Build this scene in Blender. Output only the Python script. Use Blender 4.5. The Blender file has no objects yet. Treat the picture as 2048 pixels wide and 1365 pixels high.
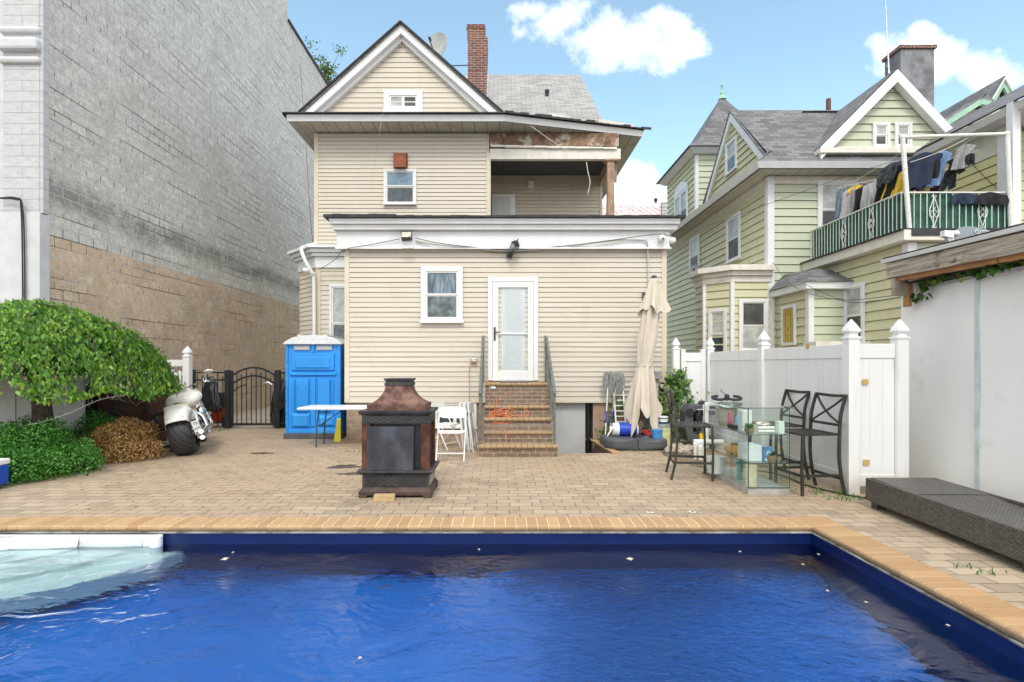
import bpy, math, random
import numpy as np
from mathutils import Vector, Matrix
R = math.radians
random.seed(7); rng = np.random.default_rng(7)
scn = bpy.context.scene
COL = scn.collection
# ---------------------------------------------------------------- camera
F = 1090.0; VX = 1000.0; HY = 730.0; CH = 1.55
cam = bpy.data.cameras.new('camera'); camo = bpy.data.objects.new('camera', cam); COL.objects.link(camo)
camo.location = (0, 0, CH); camo.rotation_euler = (R(90), 0, 0)
cam.sensor_width = 36; cam.lens = 36*F/2048
cam.shift_x = (1024-VX)/2048; cam.shift_y = (HY-682.5)/2048
cam.clip_start = .05; cam.clip_end = 900
scn.camera = camo
# ---------------------------------------------------------------- light
SUN_EL = 50; SUN_AZ = 180      # compass azimuth measured from +Y clockwise; behind the camera
W = bpy.data.worlds.new('World'); scn.world = W; W.use_nodes = True
nt = W.node_tree; N = nt.nodes; L = nt.links
for n in list(N): N.remove(n)
out = N.new('ShaderNodeOutputWorld'); bg = N.new('ShaderNodeBackground'); L.new(bg.outputs[0], out.inputs[0])
sky = N.new('ShaderNodeTexSky'); sky.sky_type = 'NISHITA'; sky.sun_disc = False
sky.sun_elevation = R(SUN_EL); sky.sun_rotation = R(SUN_AZ); sky.altitude = 50; sky.air_density = 1.0; sky.dust_density = 1.4; sky.ozone_density = 1.6
bg.inputs[1].default_value = 0.15
def wm(op, a, b=None, c=None, clamp=False):
    n = N.new('ShaderNodeMath'); n.operation = op; n.use_clamp = clamp
    for i, q in enumerate((a, b, c)):
        if q is None: continue
        if isinstance(q, (int, float)): n.inputs[i].default_value = q
        else: L.new(q, n.inputs[i])
    return n.outputs[0]
tc = N.new('ShaderNodeTexCoord'); sp = N.new('ShaderNodeSeparateXYZ'); L.new(tc.outputs['Generated'], sp.inputs[0])
dx, dy, dz = sp.outputs
yy = wm('MAXIMUM', dy, .02)
u = wm('DIVIDE', dx, yy); v = wm('DIVIDE', dz, yy)
nz = N.new('ShaderNodeTexNoise'); nz.inputs['Scale'].default_value = 7; nz.inputs['Detail'].default_value = 9; nz.inputs['Roughness'].default_value = .62
L.new(tc.outputs['Generated'], nz.inputs['Vector'])
nb = N.new('ShaderNodeTexNoise'); nb.inputs['Scale'].default_value = 3.2; nb.inputs['Detail'].default_value = 7; nb.inputs['Roughness'].default_value = .6
L.new(tc.outputs['Generated'], nb.inputs['Vector'])
nf = wm('SUBTRACT', nz.outputs[0], .5)
mask = None
# clouds: direction (u, v = tangents of the azimuth and the elevation seen facing the house), half sizes
for (pu, pv, a, b) in [(1060,22,50,26),(1130,40,80,45),(1200,70,90,58),(1280,75,90,58),(1350,88,55,30),(1320,40,60,26),
                       (1885,115,75,52),(1850,70,28,26),(1950,130,70,45),
                       (1270,370,62,62),(1300,430,80,50),(1215,440,60,60),(1345,440,60,40),(480,560,200,60),(-500,100,420,150),(2600,60,300,120)]:
    uc = (pu-VX)/F; vc = (HY-pv)/F
    e = wm('SQRT', wm('ADD', wm('POWER', wm('MULTIPLY', wm('SUBTRACT', u, uc), F/(a*1.3)), 2), wm('POWER', wm('MULTIPLY', wm('SUBTRACT', v, vc), F/(b*1.25)), 2)))
    m = wm('ADD', wm('SUBTRACT', 1.0, e), wm('MULTIPLY', nf, 3.6))
    mask = m if mask is None else wm('MAXIMUM', mask, m)
front = wm('MULTIPLY', wm('MULTIPLY', mask, 1.5, clamp=True), wm('GREATER_THAN', dy, .03))
# broken cloud over the rest of the sky (overhead and behind)
far = wm('MAXIMUM', wm('MULTIPLY', wm('SUBTRACT', dz, .60), 5, clamp=True), wm('MULTIPLY', wm('SUBTRACT', .05, dy), 5, clamp=True))
rest = wm('MULTIPLY', wm('MULTIPLY', wm('SUBTRACT', nb.outputs[0], .36), 9, clamp=True), far)
cm = wm('MAXIMUM', front, rest)
cr = N.new('ShaderNodeMix'); cr.data_type = 'RGBA'
cr.inputs[6].default_value = (5.2, 5.5, 6.1, 1); cr.inputs[7].default_value = (9.2, 9.2, 9.0, 1)
sh = wm('ADD', wm('MULTIPLY', nb.outputs[0], 1.2), wm('MULTIPLY', nf, 1.5))
L.new(wm('SUBTRACT', sh, .05, clamp=True), cr.inputs[0])
tint = N.new('ShaderNodeMix'); tint.data_type = 'RGBA'; tint.blend_type = 'MULTIPLY'; tint.inputs[0].default_value = 1
L.new(sky.outputs[0], tint.inputs[6]); tint.inputs[7].default_value = (1.62, 1.64, 1.34, 1)
mx = N.new('ShaderNodeMix'); mx.data_type = 'RGBA'
L.new(cm, mx.inputs[0]); L.new(tint.outputs[2], mx.inputs[6]); L.new(cr.outputs[2], mx.inputs[7]); L.new(mx.outputs[2], bg.inputs[0])
sun = bpy.data.lights.new('sun', 'SUN'); sun.energy = 1.05; sun.angle = R(16); sun.color = (1, .95, .87)
suno = bpy.data.objects.new('sun', sun); COL.objects.link(suno)
sd = Vector((math.sin(R(SUN_AZ))*math.cos(R(SUN_EL)), math.cos(R(SUN_AZ))*math.cos(R(SUN_EL)), math.sin(R(SUN_EL))))
suno.rotation_euler = (-sd).to_track_quat('-Z', 'Y').to_euler(); suno.location = (0, 0, 30)
vs = scn.view_settings; vs.view_transform = 'Standard'; vs.look = 'None'; vs.exposure = 0.64; vs.gamma = 1
scn.render.engine = 'CYCLES'; scn.cycles.use_denoising = True
scn.cycles.max_bounces = 8; scn.cycles.transparent_max_bounces = 16; scn.cycles.caustics_refractive = True; scn.cycles.caustics_reflective = False

# ---------------------------------------------------------------- helpers
def at(px, py, Y): return Vector(((px-VX)/F*Y, Y, CH-(py-HY)/F*Y))
OFF = {}
class MB:
    def __init__(s, M=None): s.v = []; s.f = []; s.mi = []; s.M = M; s.m = 0
    def add(s, vs, fs, mi=None):
        b = len(s.v); mi = s.m if mi is None else mi
        for p in vs:
            p = Vector(p); s.v.append(s.M @ p if s.M is not None else p)
        for f in fs: s.f.append([b+i for i in f]); s.mi.append(mi)
        return s
    def box(s, x0, x1, y0, y1, z0, z1, mi=None):
        return s.hexa([(x0,y0,z0),(x1,y0,z0),(x1,y1,z0),(x0,y1,z0),(x0,y0,z1),(x1,y0,z1),(x1,y1,z1),(x0,y1,z1)], mi)
    def hexa(s, p, mi=None):
        return s.add(p, [(0,3,2,1),(4,5,6,7),(0,1,5,4),(1,2,6,5),(2,3,7,6),(3,0,4,7)], mi)
    def poly(s, pts, mi=None): return s.add(pts, [list(range(len(pts)))], mi)
    def extr(s, pts, vec, mi=None):
        n = len(pts); vec = Vector(vec); a = [Vector(p) for p in pts]; b = [p+vec for p in a]
        fs = [list(range(n))[::-1], list(range(n, 2*n))]+[(i, (i+1) % n, n+(i+1) % n, n+i) for i in range(n)]
        return s.add(a+b, fs, mi)
    def xz(s, pts, y0, y1, mi=None): return s.extr([(a, y0, b) for a, b in pts], (0, y1-y0, 0), mi)
    def cyl(s, p0, p1, r0, r1=None, n=12, mi=None): return s.tube([p0, p1], [r0, r0 if r1 is None else r1], n, mi)
    def tube(s, pts, r, n=8, mi=None, closed=False):
        pts = [Vector(p) for p in pts]; k = len(pts)
        rs = [r]*k if isinstance(r, (int, float)) else r
        vs = []; fs = []; up = None
        for i, p in enumerate(pts):
            if closed: t = pts[(i+1) % k]-pts[i-1]
            else: t = pts[min(i+1, k-1)]-pts[max(i-1, 0)]
            if t.length < 1e-9: t = Vector((0, 0, 1))
            t.normalize()
            if up is None:
                up = Vector((0, 0, 1)) if abs(t.z) < .9 else Vector((0, 1, 0))
            a = up-t*up.dot(t)
            if a.length < 1e-6: a = Vector((1, 0, 0))-t*t.x
            a.normalize(); up = a; b = t.cross(a)
            for j in range(n):
                th = 2*math.pi*j/n; vs.append(p+(a*math.cos(th)+b*math.sin(th))*rs[i])
        for i in range(k if closed else k-1):
            i2 = (i+1) % k
            for j in range(n): fs.append((i*n+j, i*n+(j+1) % n, i2*n+(j+1) % n, i2*n+j))
        if not closed: fs += [list(range(n))[::-1], list(range((k-1)*n, k*n))]
        return s.add(vs, fs, mi)
    def lathe(s, prof, c=(0, 0, 0), n=16, mi=None, sx=1, sy=1):
        vs = []; fs = []; k = len(prof)
        for r, z in prof:
            for j in range(n):
                th = 2*math.pi*j/n; vs.append((c[0]+r*sx*math.cos(th), c[1]+r*sy*math.sin(th), c[2]+z))
        for i in range(k-1):
            for j in range(n): fs.append((i*n+j, i*n+(j+1) % n, (i+1)*n+(j+1) % n, (i+1)*n+j))
        fs += [list(range(n))[::-1], list(range((k-1)*n, k*n))]
        return s.add(vs, fs, mi)
    def sq(s, prof, c, mi=None):      # square 'lathe': half-widths (wx, wy, z)
        vs = []; fs = []; k = len(prof)
        for wx, wy, z in prof: vs += [(c[0]-wx,c[1]-wy,c[2]+z),(c[0]+wx,c[1]-wy,c[2]+z),(c[0]+wx,c[1]+wy,c[2]+z),(c[0]-wx,c[1]+wy,c[2]+z)]
        for i in range(k-1):
            for j in range(4): fs.append((i*4+j, i*4+(j+1) % 4, (i+1)*4+(j+1) % 4, (i+1)*4+j))
        fs += [(3,2,1,0), tuple(range(4*k-4, 4*k))]
        return s.add(vs, fs, mi)
    def ball(s, c, r, n=12, mi=None):
        rx, ry, rz = (r, r, r) if isinstance(r, (int, float)) else r
        k = n//2; return s.lathe([(math.sin(math.pi*i/k)+1e-4, -math.cos(math.pi*i/k)*rz/1) for i in range(k+1)], c, n, mi, rx, ry)
    def bar(s, p0, p1, w, h=None, mi=None, up=(0, 0, 1)):
        p0 = Vector(p0); p1 = Vector(p1); h = w if h is None else h
        t = (p1-p0).normalized(); up = Vector(up)
        if abs(t.dot(up)) > .95: up = Vector((0, 1, 0)) if abs(t.y) < .9 else Vector((1, 0, 0))
        a = t.cross(up).normalized(); b = a.cross(t).normalized(); a = a*w/2; b = b*h/2
        return s.hexa([p0-a-b, p0+a-b, p1+a-b, p1-a-b, p0-a+b, p0+a+b, p1+a+b, p1-a+b], mi)
    def barpath(s, pts, w, h=None, mi=None, up=(0, 0, 1)):
        for a, b in zip(pts, pts[1:]): s.bar(a, b, w, h, mi, up)
        return s
    def text(s, txt, size, M, mi=0, ext=.002):
        cu = bpy.data.curves.new('t', 'FONT'); cu.body = txt; cu.size = size; cu.extrude = ext; cu.align_x = 'CENTER'; cu.resolution_u = 2
        o = bpy.data.objects.new('t', cu); me = o.to_mesh()
        s2 = [M @ v.co for v in me.vertices]; s.add(s2, [list(p.vertices) for p in me.polygons], mi)
        o.to_mesh_clear(); bpy.data.objects.remove(o); bpy.data.curves.remove(cu); return s
    def build(s, name, mats, parent=None, smooth=False, bevel=0, uv=True, **tagkw):
        if not isinstance(mats, (list, tuple)): mats = [mats]
        off = OFF.get(parent, Vector((0, 0, 0))) if parent is not None else Vector((0, 0, 0))
        me = bpy.data.meshes.new(name)
        me.from_pydata([tuple(p-off) for p in s.v], [], s.f)
        for m in mats: me.materials.append(m)
        if any(s.mi): me.polygons.foreach_set('material_index', s.mi)
        if smooth: me.polygons.foreach_set('use_smooth', [True]*len(s.f))
        me.update()
        if uv: planar_uv(me, off)
        o = bpy.data.objects.new(name, me); COL.objects.link(o)
        if parent is not None: o.parent = parent; OFF[o] = off
        if bevel:
            b = o.modifiers.new('bevel', 'BEVEL'); b.width = bevel; b.segments = 2; b.limit_method = 'ANGLE'; b.angle_limit = R(40)
        if smooth == 'auto':
            me.polygons.foreach_set('use_smooth', [True]*len(s.f)); me.set_sharp_from_angle(angle=R(35))
        if tagkw: tag(o, **tagkw)
        return o
def planar_uv(me, off):
    nl = len(me.loops); npoly = len(me.polygons)
    if npoly == 0: return
    co = np.empty(len(me.vertices)*3); me.vertices.foreach_get('co', co); co = co.reshape(-1, 3)+np.array(off)
    nr = np.empty(npoly*3); me.polygons.foreach_get('normal', nr); nr = nr.reshape(-1, 3)
    tot = np.empty(npoly, int); me.polygons.foreach_get('loop_total', tot)
    vi = np.empty(nl, int); me.loops.foreach_get('vertex_index', vi)
    ln = np.repeat(nr, tot, axis=0); p = co[vi]
    flat = np.abs(ln[:, 2]) > .97
    uu = np.stack([-ln[:, 1], ln[:, 0], np.zeros(nl)], 1); l = np.linalg.norm(uu, axis=1)+1e-9; uu /= l[:, None]
    sgn = np.where(np.abs(uu[:, 0]) > np.abs(uu[:, 1]), np.sign(uu[:, 0]), np.sign(uu[:, 1])); uu *= sgn[:, None]
    vv = np.cross(ln, uu); vv *= np.where(vv[:, 2] < 0, -1, 1)[:, None]
    uu[flat] = (1, 0, 0); vv[flat] = (0, 1, 0)
    uv = np.stack([(p*uu).sum(1), (p*vv).sum(1)], 1)
    ul = me.uv_layers.new(name='UVMap'); ul.data.foreach_set('uv', uv.astype(np.float32).ravel())
def tag(o, label=None, cat=None, group=None, kind=None):
    if label: o['label'] = label
    if cat: o['category'] = cat
    if group: o['group'] = group
    if kind: o['kind'] = kind
    return o
def thing(name, label, cat, loc=(0, 0, 0), group=None, world=True, rz=0):
    o = bpy.data.objects.new(name, None); COL.objects.link(o); o.empty_display_size = .2
    o.location = loc; o.rotation_euler = (0, 0, rz)
    OFF[o] = Vector(loc) if world else Vector((0, 0, 0))
    return tag(o, label, cat, group)
def dup(root, loc=None, rz=None, label=None, name=None):
    r = root.copy(); COL.objects.link(r)
    if loc is not None: r.location = loc
    if rz is not None: r.rotation_euler = (root.rotation_euler[0], root.rotation_euler[1], rz)
    if label: r['label'] = label
    for ch in list(root.children):
        c = ch.copy(); COL.objects.link(c); c.parent = r
        for g in list(ch.children):
            d = g.copy(); COL.objects.link(d); d.parent = c
    return r
def smooth_path(pts, k=6):
    pts = [Vector(p) for p in pts]; P = [pts[0]]+pts+[pts[-1]]; o = []
    for i in range(1, len(P)-2):
        for j in range(k):
            t = j/k; a, b, c, d = P[i-1], P[i], P[i+1], P[i+2]
            o.append(.5*((2*b)+(c-a)*t+(2*a-5*b+4*c-d)*t*t+(3*b-a-3*c+d)*t**3))
    o.append(pts[-1]); return o
def sag(a, b, d, k=14):
    a = Vector(a); b = Vector(b); return [a.lerp(b, i/k)-Vector((0, 0, d*4*(i/k)*(1-i/k))) for i in range(k+1)]
def struct(name, mb, m, **kw): return tag(mb.build(name, m, **kw), kind='structure')

# ---------------------------------------------------------------- materials
class NT:
    def __init__(s, name):
        s.mat = bpy.data.materials.new(name); s.mat.use_nodes = True; s.t = s.mat.node_tree
        s.b = s.t.nodes['Principled BSDF']; s.o = s.t.nodes['Material Output']
        s.b.inputs['Specular IOR Level'].default_value = .4
    def n(s, typ, **kw):
        x = s.t.nodes.new(typ)
        for k, q in kw.items():
            if hasattr(x, k) and not isinstance(q, bpy.types.NodeSocket) and k not in x.inputs: setattr(x, k, q)
            else: s.set(x, k, q)
        return x
    def set(s, x, k, q):
        i = x.inputs[k]
        if isinstance(q, bpy.types.NodeSocket): s.t.links.new(q, i)
        elif isinstance(q, tuple) and len(q) == 3 and i.type == 'RGBA': i.default_value = (*q, 1)
        else: i.default_value = q
    def coord(s, w='Object'): return s.n('ShaderNodeTexCoord').outputs[w]
    def map(s, vec, sc=(1, 1, 1), rot=(0, 0, 0), loc=(0, 0, 0)):
        m = s.n('ShaderNodeMapping'); s.set(m, 'Vector', vec); m.inputs['Scale'].default_value = sc; m.inputs['Rotation'].default_value = rot; m.inputs['Location'].default_value = loc
        return m.outputs[0]
    def noise(s, vec, scale, detail=5, rough=.55, dist=0):
        x = s.n('ShaderNodeTexNoise'); s.set(x, 'Vector', vec); s.set(x, 'Scale', scale); s.set(x, 'Detail', detail); s.set(x, 'Roughness', rough); s.set(x, 'Distortion', dist)
        return x.outputs[0]
    def math(s, op, a, b=0, clamp=False):
        x = s.n('ShaderNodeMath', operation=op); x.use_clamp = clamp; s.set(x, 0, a); s.set(x, 1, b); return x.outputs[0]
    def mix(s, f, a, b, mode='MIX'):
        x = s.n('ShaderNodeMix'); x.data_type = 'RGBA'; x.blend_type = mode
        for i, q in ((0, f), (6, a), (7, b)): s.set(x, i, q)
        return x.outputs[2]
    def ramp(s, f, lo, hi):
        x = s.n('ShaderNodeMapRange'); x.interpolation_type = 'SMOOTHSTEP'; s.set(x, 0, f); s.set(x, 1, lo); s.set(x, 2, hi); return x.outputs[0]
    def bump(s, h, strength=.4, dist=.01, normal=None):
        x = s.n('ShaderNodeBump'); s.set(x, 'Height', h); s.set(x, 'Strength', strength); s.set(x, 'Distance', dist)
        if normal is not None: s.set(x, 'Normal', normal)
        return x.outputs[0]
    def fin(s, col=None, rough=None, normal=None, metal=None):
        for k, q in (('Base Color', col), ('Roughness', rough), ('Normal', normal), ('Metallic', metal)):
            if q is not None: s.set(s.b, k, q)
        return s.mat
def sc(c, k): return tuple(min(1, max(0, x*k)) for x in c)
MC = {}
def mat(name, col, rough=.55, metal=0, var=.12, vs=3, bump=0, bs=60, dirt=None, ds=1.5, da=(.55, .8), spec=.4, coat=0):
    if name in MC: return MC[name]
    t = NT(name); c = t.coord(); base = t.mix(t.ramp(t.noise(c, vs), .3, .7), sc(col, 1-var), sc(col, 1+var))
    if dirt is not None: base = t.mix(t.ramp(t.noise(c, ds, 8, .7), *da), base, dirt)
    rg = t.math('ADD', t.math('MULTIPLY', t.noise(c, vs*3), .16), rough-.08)
    nr = t.bump(t.noise(c, bs, 6, .6), .5, bump) if bump else None
    t.fin(base, rg, nr, metal); t.b.inputs['Specular IOR Level'].default_value = spec
    if coat: t.b.inputs['Coat Weight'].default_value = coat
    MC[name] = t.mat; return t.mat
def glass(name, col, alpha, rough=.03):          # thin pane: mixes a mirror coat over tinted clear glass
    t = NT(name); nd = t.t.nodes; nd.remove(t.b)
    tr = t.n('ShaderNodeBsdfTransparent'); t.set(tr, 0, col); gl = t.n('ShaderNodeBsdfGlossy'); t.set(gl, 'Roughness', rough); t.set(gl, 0, (1., 1., 1.))
    fr = t.n('ShaderNodeLayerWeight'); t.set(fr, 0, .5); ms = t.n('ShaderNodeMixShader')
    t.set(ms, 0, t.math('ADD', t.math('MULTIPLY', t.math('POWER', fr.outputs[1], 4.), .7), alpha+.02, True)); t.t.links.new(tr.outputs[0], ms.inputs[1]); t.t.links.new(gl.outputs[0], ms.inputs[2]); t.t.links.new(ms.outputs[0], t.o.inputs[0])
    return t.mat
def pane_mat(name, c1, c2, scale=6, rough=.06, streak=None):   # window glass; curtain, dark room and reflections painted as its colour
    t = NT(name); c = t.coord()
    if streak: c = t.map(c, rot=(0, R(streak), 0), sc=(6, 1, .8))
    f = t.ramp(t.noise(c, scale, 6, .65, .6), .35, .7)
    t.fin(t.mix(f, c1, c2), rough); t.b.inputs['Specular IOR Level'].default_value = .8 if rough < .2 else .3; return t.mat

# siding: vinyl colour with faint mildew near the laps
def siding_mat(name, col, dirt, da=.35, scale=.7):
    t = NT(name); c = t.coord(); base = t.mix(t.noise(c, 1.1, 3), sc(col, .93), sc(col, 1.05))
    st = t.ramp(t.noise(t.map(c, sc=(1, 1, .45)), scale*3, 9, .72), .5, .85)
    base = t.mix(t.math('MULTIPLY', st, da), base, dirt)
    return t.fin(base, .5, t.bump(t.noise(t.map(c, sc=(1, 1, 7)), 14, 3), .12, .004))
M_cream = siding_mat('cream vinyl', (.595, .545, .462), (.34, .29, .2))
M_green = siding_mat('green clapboard', (.53, .575, .43), (.33, .34, .16), .5)
M_greenlit = siding_mat('sunlit tone green clapboard', (.60, .585, .385), (.33, .31, .12), .5)  # sunlit yellow of the left-facing clapboard put into the colour
M_trim = mat('white trim', (.74, .75, .76), .4, var=.04, dirt=(.5, .48, .42), ds=2.2, da=(.6, .95))
t = NT('white vinyl'); c = t.coord(); zc_ = t.n('ShaderNodeSeparateXYZ'); t.set(zc_, 0, c)
base = t.mix(t.noise(c, 1.5, 3), (.76, .765, .77), (.82, .82, .82))
base = t.mix(t.math('MULTIPLY', t.ramp(t.noise(t.map(c, sc=(1, 1, .13)), 9, 7, .7), .5, .8), .45), base, (.50, .48, .42))
spl = t.math('MULTIPLY', t.ramp(t.math('ADD', zc_.outputs[2], t.math('MULTIPLY', t.noise(c, 6, 6, .7), .35)), .50, .16), .6)
base = t.mix(spl, base, (.36, .32, .25)); M_white = t.fin(base, .38)
M_oldwhite = mat('old white paint', (.72, .69, .62), .6, var=.08, vs=5, dirt=(.36, .28, .19), ds=4, da=(.60, .78), bump=.004)
M_creamtrim = mat('cream trim', (.62, .56, .44), .5, var=.05)
M_dark = mat('black tar edge', (.035, .035, .037), .7, var=.4, vs=6, bump=.01, bs=15)
M_black = mat('black metal', (.02, .021, .025), .42, var=.3)
M_iron = mat('grey bronze metal', (.07, .068, .062), .45, .3, var=.25, vs=12)
M_chrome = mat('chrome', (.75, .75, .77), .12, 1, var=.1)
M_steel = mat('galvanised steel', (.42, .43, .43), .45, .7, var=.2, vs=9)
M_rail = mat('worn rail metal', (.17, .18, .16), .6, .4, var=.35, vs=14, dirt=(.2, .1, .05), ds=9)
M_wood = mat('grey weathered wood', (.36, .30, .23), .8, var=.3, vs=3, bump=.006, bs=20)
M_rubber = mat('tyre rubber', (.035, .035, .04), .6, var=.25, vs=8)
M_plasticw = mat('white plastic', (.78, .78, .76), .35, var=.04)
M_darkplastic = mat('dark grey plastic', (.085, .09, .1), .5, var=.15, bump=.002)
M_interior = mat('dark interior', (.03, .032, .035), .8)
def shingle(name, c1, c2, tab=.3, row=.14):
    t = NT(name); uvc = t.coord('UV'); b = t.n('ShaderNodeTexBrick'); t.set(b, 'Vector', uvc)
    for k, q in (('Color1', (0., 0., 0.)), ('Color2', (1., 1., 1.)), ('Mortar', (.5, .5, .5)), ('Scale', 1.), ('Mortar Size', .007), ('Brick Width', tab), ('Row Height', row), ('Mortar Smooth', .1)): t.set(b, k, q)
    f = t.math('ADD', t.math('MULTIPLY', b.outputs[0], .95), t.math('MULTIPLY', t.math('SUBTRACT', t.noise(uvc, 1.2, 6, .7), .25), .5))
    col = t.mix(f, c1, c2); col = t.mix(t.math('MULTIPLY', b.outputs[1], .9), col, sc(c1, .25))
    col = t.mix(t.math('MULTIPLY', t.noise(uvc, 90, 2), .35), col, sc(c2, 1.2))
    return t.fin(col, .9, t.bump(t.math('SUBTRACT', 1., b.outputs[1]), .6, .015))
M_shg = shingle('grey shingles', (.22, .22, .215), (.38, .38, .37))
M_shd = shingle('charcoal shingles', (.075, .075, .08), (.20, .20, .21), .34, .16)
def brick_mat(name, c1, c2, mort, w=.2, h=.067, ms=.008, dirt=None, bump=.008, rot=None, da=(.55, .75)):
    t = NT(name); uvc = t.coord('UV'); b = t.n('ShaderNodeTexBrick')
    wv = t.n('ShaderNodeVectorMath', operation='ADD'); t.set(wv, 0, uvc)
    nn = t.n('ShaderNodeTexNoise'); t.set(nn, 'Vector', uvc); t.set(nn, 'Scale', 3.); wsc = t.n('ShaderNodeVectorMath', operation='SCALE'); t.set(wsc, 0, nn.outputs[1]); t.set(wsc, 'Scale', h*.12); t.set(wv, 1, wsc.outputs[0])
    t.set(b, 'Vector', wv.outputs[0])
    for k, q in (('Color1', c1), ('Color2', c2), ('Mortar', mort), ('Scale', 1.), ('Mortar Size', ms), ('Brick Width', w), ('Row Height', h), ('Mortar Smooth', .15), ('Bias', 0.)): t.set(b, k, q)
    col = t.mix(t.ramp(t.noise(uvc, 7, 7, .7), .3, .75), t.mix(1., b.outputs[0], (.78, .78, .78), 'MULTIPLY'), t.mix(1., b.outputs[0], (1.15, 1.15, 1.15), 'MULTIPLY'))
    if dirt: col = t.mix(t.ramp(t.noise(uvc, 2.3, 9, .75), *da), col, dirt)
    hh = t.math('ADD', t.math('SUBTRACT', 1., b.outputs[1]), t.math('MULTIPLY', t.noise(uvc, 35, 5), .5))
    return t.fin(col, .85, t.bump(hh, .7, bump))
M_brick = brick_mat('old red brick', (.24, .085, .06), (.15, .06, .05), (.40, .34, .30), dirt=(.33, .3, .28))
M_stepbrick = brick_mat('brown step brick', (.19, .13, .095), (.25, .175, .13), (.42, .36, .28), .2, .07, .006, dirt=(.33, .27, .2), da=(.6, .9))
M_found = brick_mat('foundation brick', (.34, .24, .18), (.42, .31, .23), (.4, .35, .3), .22, .08)
M_stucco = mat('pink stucco', (.40, .28, .22), .9, var=.12, bump=.01, bs=30, dirt=(.26, .18, .13), ds=3)
M_graystucco = mat('grey stucco', (.20, .205, .22), .75, var=.35, vs=3.5, bump=.02, bs=12, dirt=(.3, .3, .32), ds=5)
# block wall of the tall building
t = NT('split face block'); uvc = t.coord('UV'); ob = t.coord()
b = t.n('ShaderNodeTexBrick'); t.set(b, 'Vector', uvc)
for k, q in (('Color1', (.0, .0, .0)), ('Color2', (1., 1., 1.)), ('Mortar', (.5, .5, .5)), ('Scale', 1.), ('Mortar Size', .009), ('Brick Width', .4), ('Row Height', .2), ('Mortar Smooth', .1)): t.set(b, k, q)
spx = t.n('ShaderNodeSeparateXYZ'); t.set(spx, 0, ob); zz = spx.outputs[2]
n1 = t.math('ADD', t.math('MULTIPLY', t.noise(ob, 9, 9, .8), .6), t.math('MULTIPLY', t.noise(ob, 30, 4, .7), .4)); n2 = t.noise(ob, 1.1, 6, .6)
rnd = b.outputs[0]
beige = t.mix(t.ramp(n1, .34, .66), (.46, .35, .245), (.95, .77, .58)); beige = t.mix(t.math('MULTIPLY', rnd, .5), beige, (.60, .42, .28))
beige = t.mix(t.math('MULTIPLY', t.ramp(n2, .4, .7), .35), beige, (.25, .2, .15))
grey = t.mix(t.ramp(n1, .34, .66), (.43, .415, .385), (.95, .92, .85)); grey = t.mix(t.math('MULTIPLY', rnd, .3), grey, (.38, .38, .37))
grey = t.mix(t.math('MULTIPLY', t.ramp(n2, .45, .7), .25), grey, (.40, .37, .30))
edge = t.math('ADD', zz, t.math('MULTIPLY', t.math('SUBTRACT', t.noise(ob, 1.6, 4), .5), .02))
col = t.mix(t.math('GREATER_THAN', edge, 4.0), beige, grey)
zs = t.math('ADD', zz, t.math('MULTIPLY', t.math('SUBTRACT', t.noise(ob, .9, 6, .7), .5), .9))
stain = t.math('MULTIPLY', t.math('MULTIPLY', t.ramp(zs, 4.35, 4.75), t.ramp(zs, 5.25, 4.85)), t.ramp(t.noise(ob, 3, 8, .8), .3, .55))
col = t.mix(t.math('MULTIPLY', stain, .62), col, (.10, .10, .085))
streak = t.noise(t.map(ob, sc=(1, 1, .12)), 3.5, 8, .7)
col = t.mix(t.math('MULTIPLY', t.ramp(streak, .66, .75), .35), col, (.66, .66, .64))
col = t.mix(t.math('MULTIPLY', t.ramp(t.noise(ob, 2.1, 4), .72, .78), .4), col, (.45, .36, .2))
gap = t.ramp(t.noise(t.map(uvc, sc=(.25, 5, 1)), 1, 1), .5, .6)     # open bed joints read dark, the rest smeared pale
mort = t.mix(gap, (.60, .59, .56), (.10, .10, .09))
jv = t.math('MULTIPLY', b.outputs[1], t.ramp(t.noise(t.map(uvc, sc=(.7, 1.6, 1)), 1.3, 4, .7), .30, .48)); col = t.mix(jv, col, mort)
hh = t.math('ADD', t.math('MULTIPLY', t.math('SUBTRACT', 1., b.outputs[1]), .9), t.math('ADD', t.noise(ob, 9, 9, .8), t.math('MULTIPLY', rnd, .5)))
M_block = t.fin(col, .95, t.bump(hh, .75, .03))
# pavers
t = NT('concrete pavers'); uvc = t.coord('UV')
nn = t.n('ShaderNodeTexNoise'); t.set(nn, 'Vector', uvc); t.set(nn, 'Scale', 1.7); t.set(nn, 'Detail', 3.)
wsc = t.n('ShaderNodeVectorMath', operation='SCALE'); t.set(wsc, 0, nn.outputs[1]); t.set(wsc, 'Scale', .07)
wv = t.n('ShaderNodeVectorMath', operation='ADD'); t.set(wv, 0, uvc); t.set(wv, 1, wsc.outputs[0])
b = t.n('ShaderNodeTexBrick'); t.set(b, 'Vector', wv.outputs[0]); b.offset = .43
for k, q in (('Color1', (0., 0., 0.)), ('Color2', (1., 1., 1.)), ('Mortar', (.5, .5, .5)), ('Scale', 1.), ('Mortar Size', .005), ('Brick Width', .245), ('Row Height', .15), ('Mortar Smooth', .2)): t.set(b, k, q)
col = t.mix(b.outputs[0], (.30, .235, .165), (.475, .375, .27))
n1 = t.noise(uvc, .35, 5, .6); n2 = t.noise(uvc, 45, 4, .7); n3 = t.noise(uvc, 2.2, 8, .7)
col = t.mix(t.ramp(n1, .35, .65), col, (.40, .29, .19)); col = t.mix(t.math('MULTIPLY', t.ramp(n2, .35, .75), .3), col, (.50, .43, .34))
col = t.mix(t.math('MULTIPLY', t.ramp(n3, .48, .72), .6), col, (.20, .16, .12))
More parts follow.
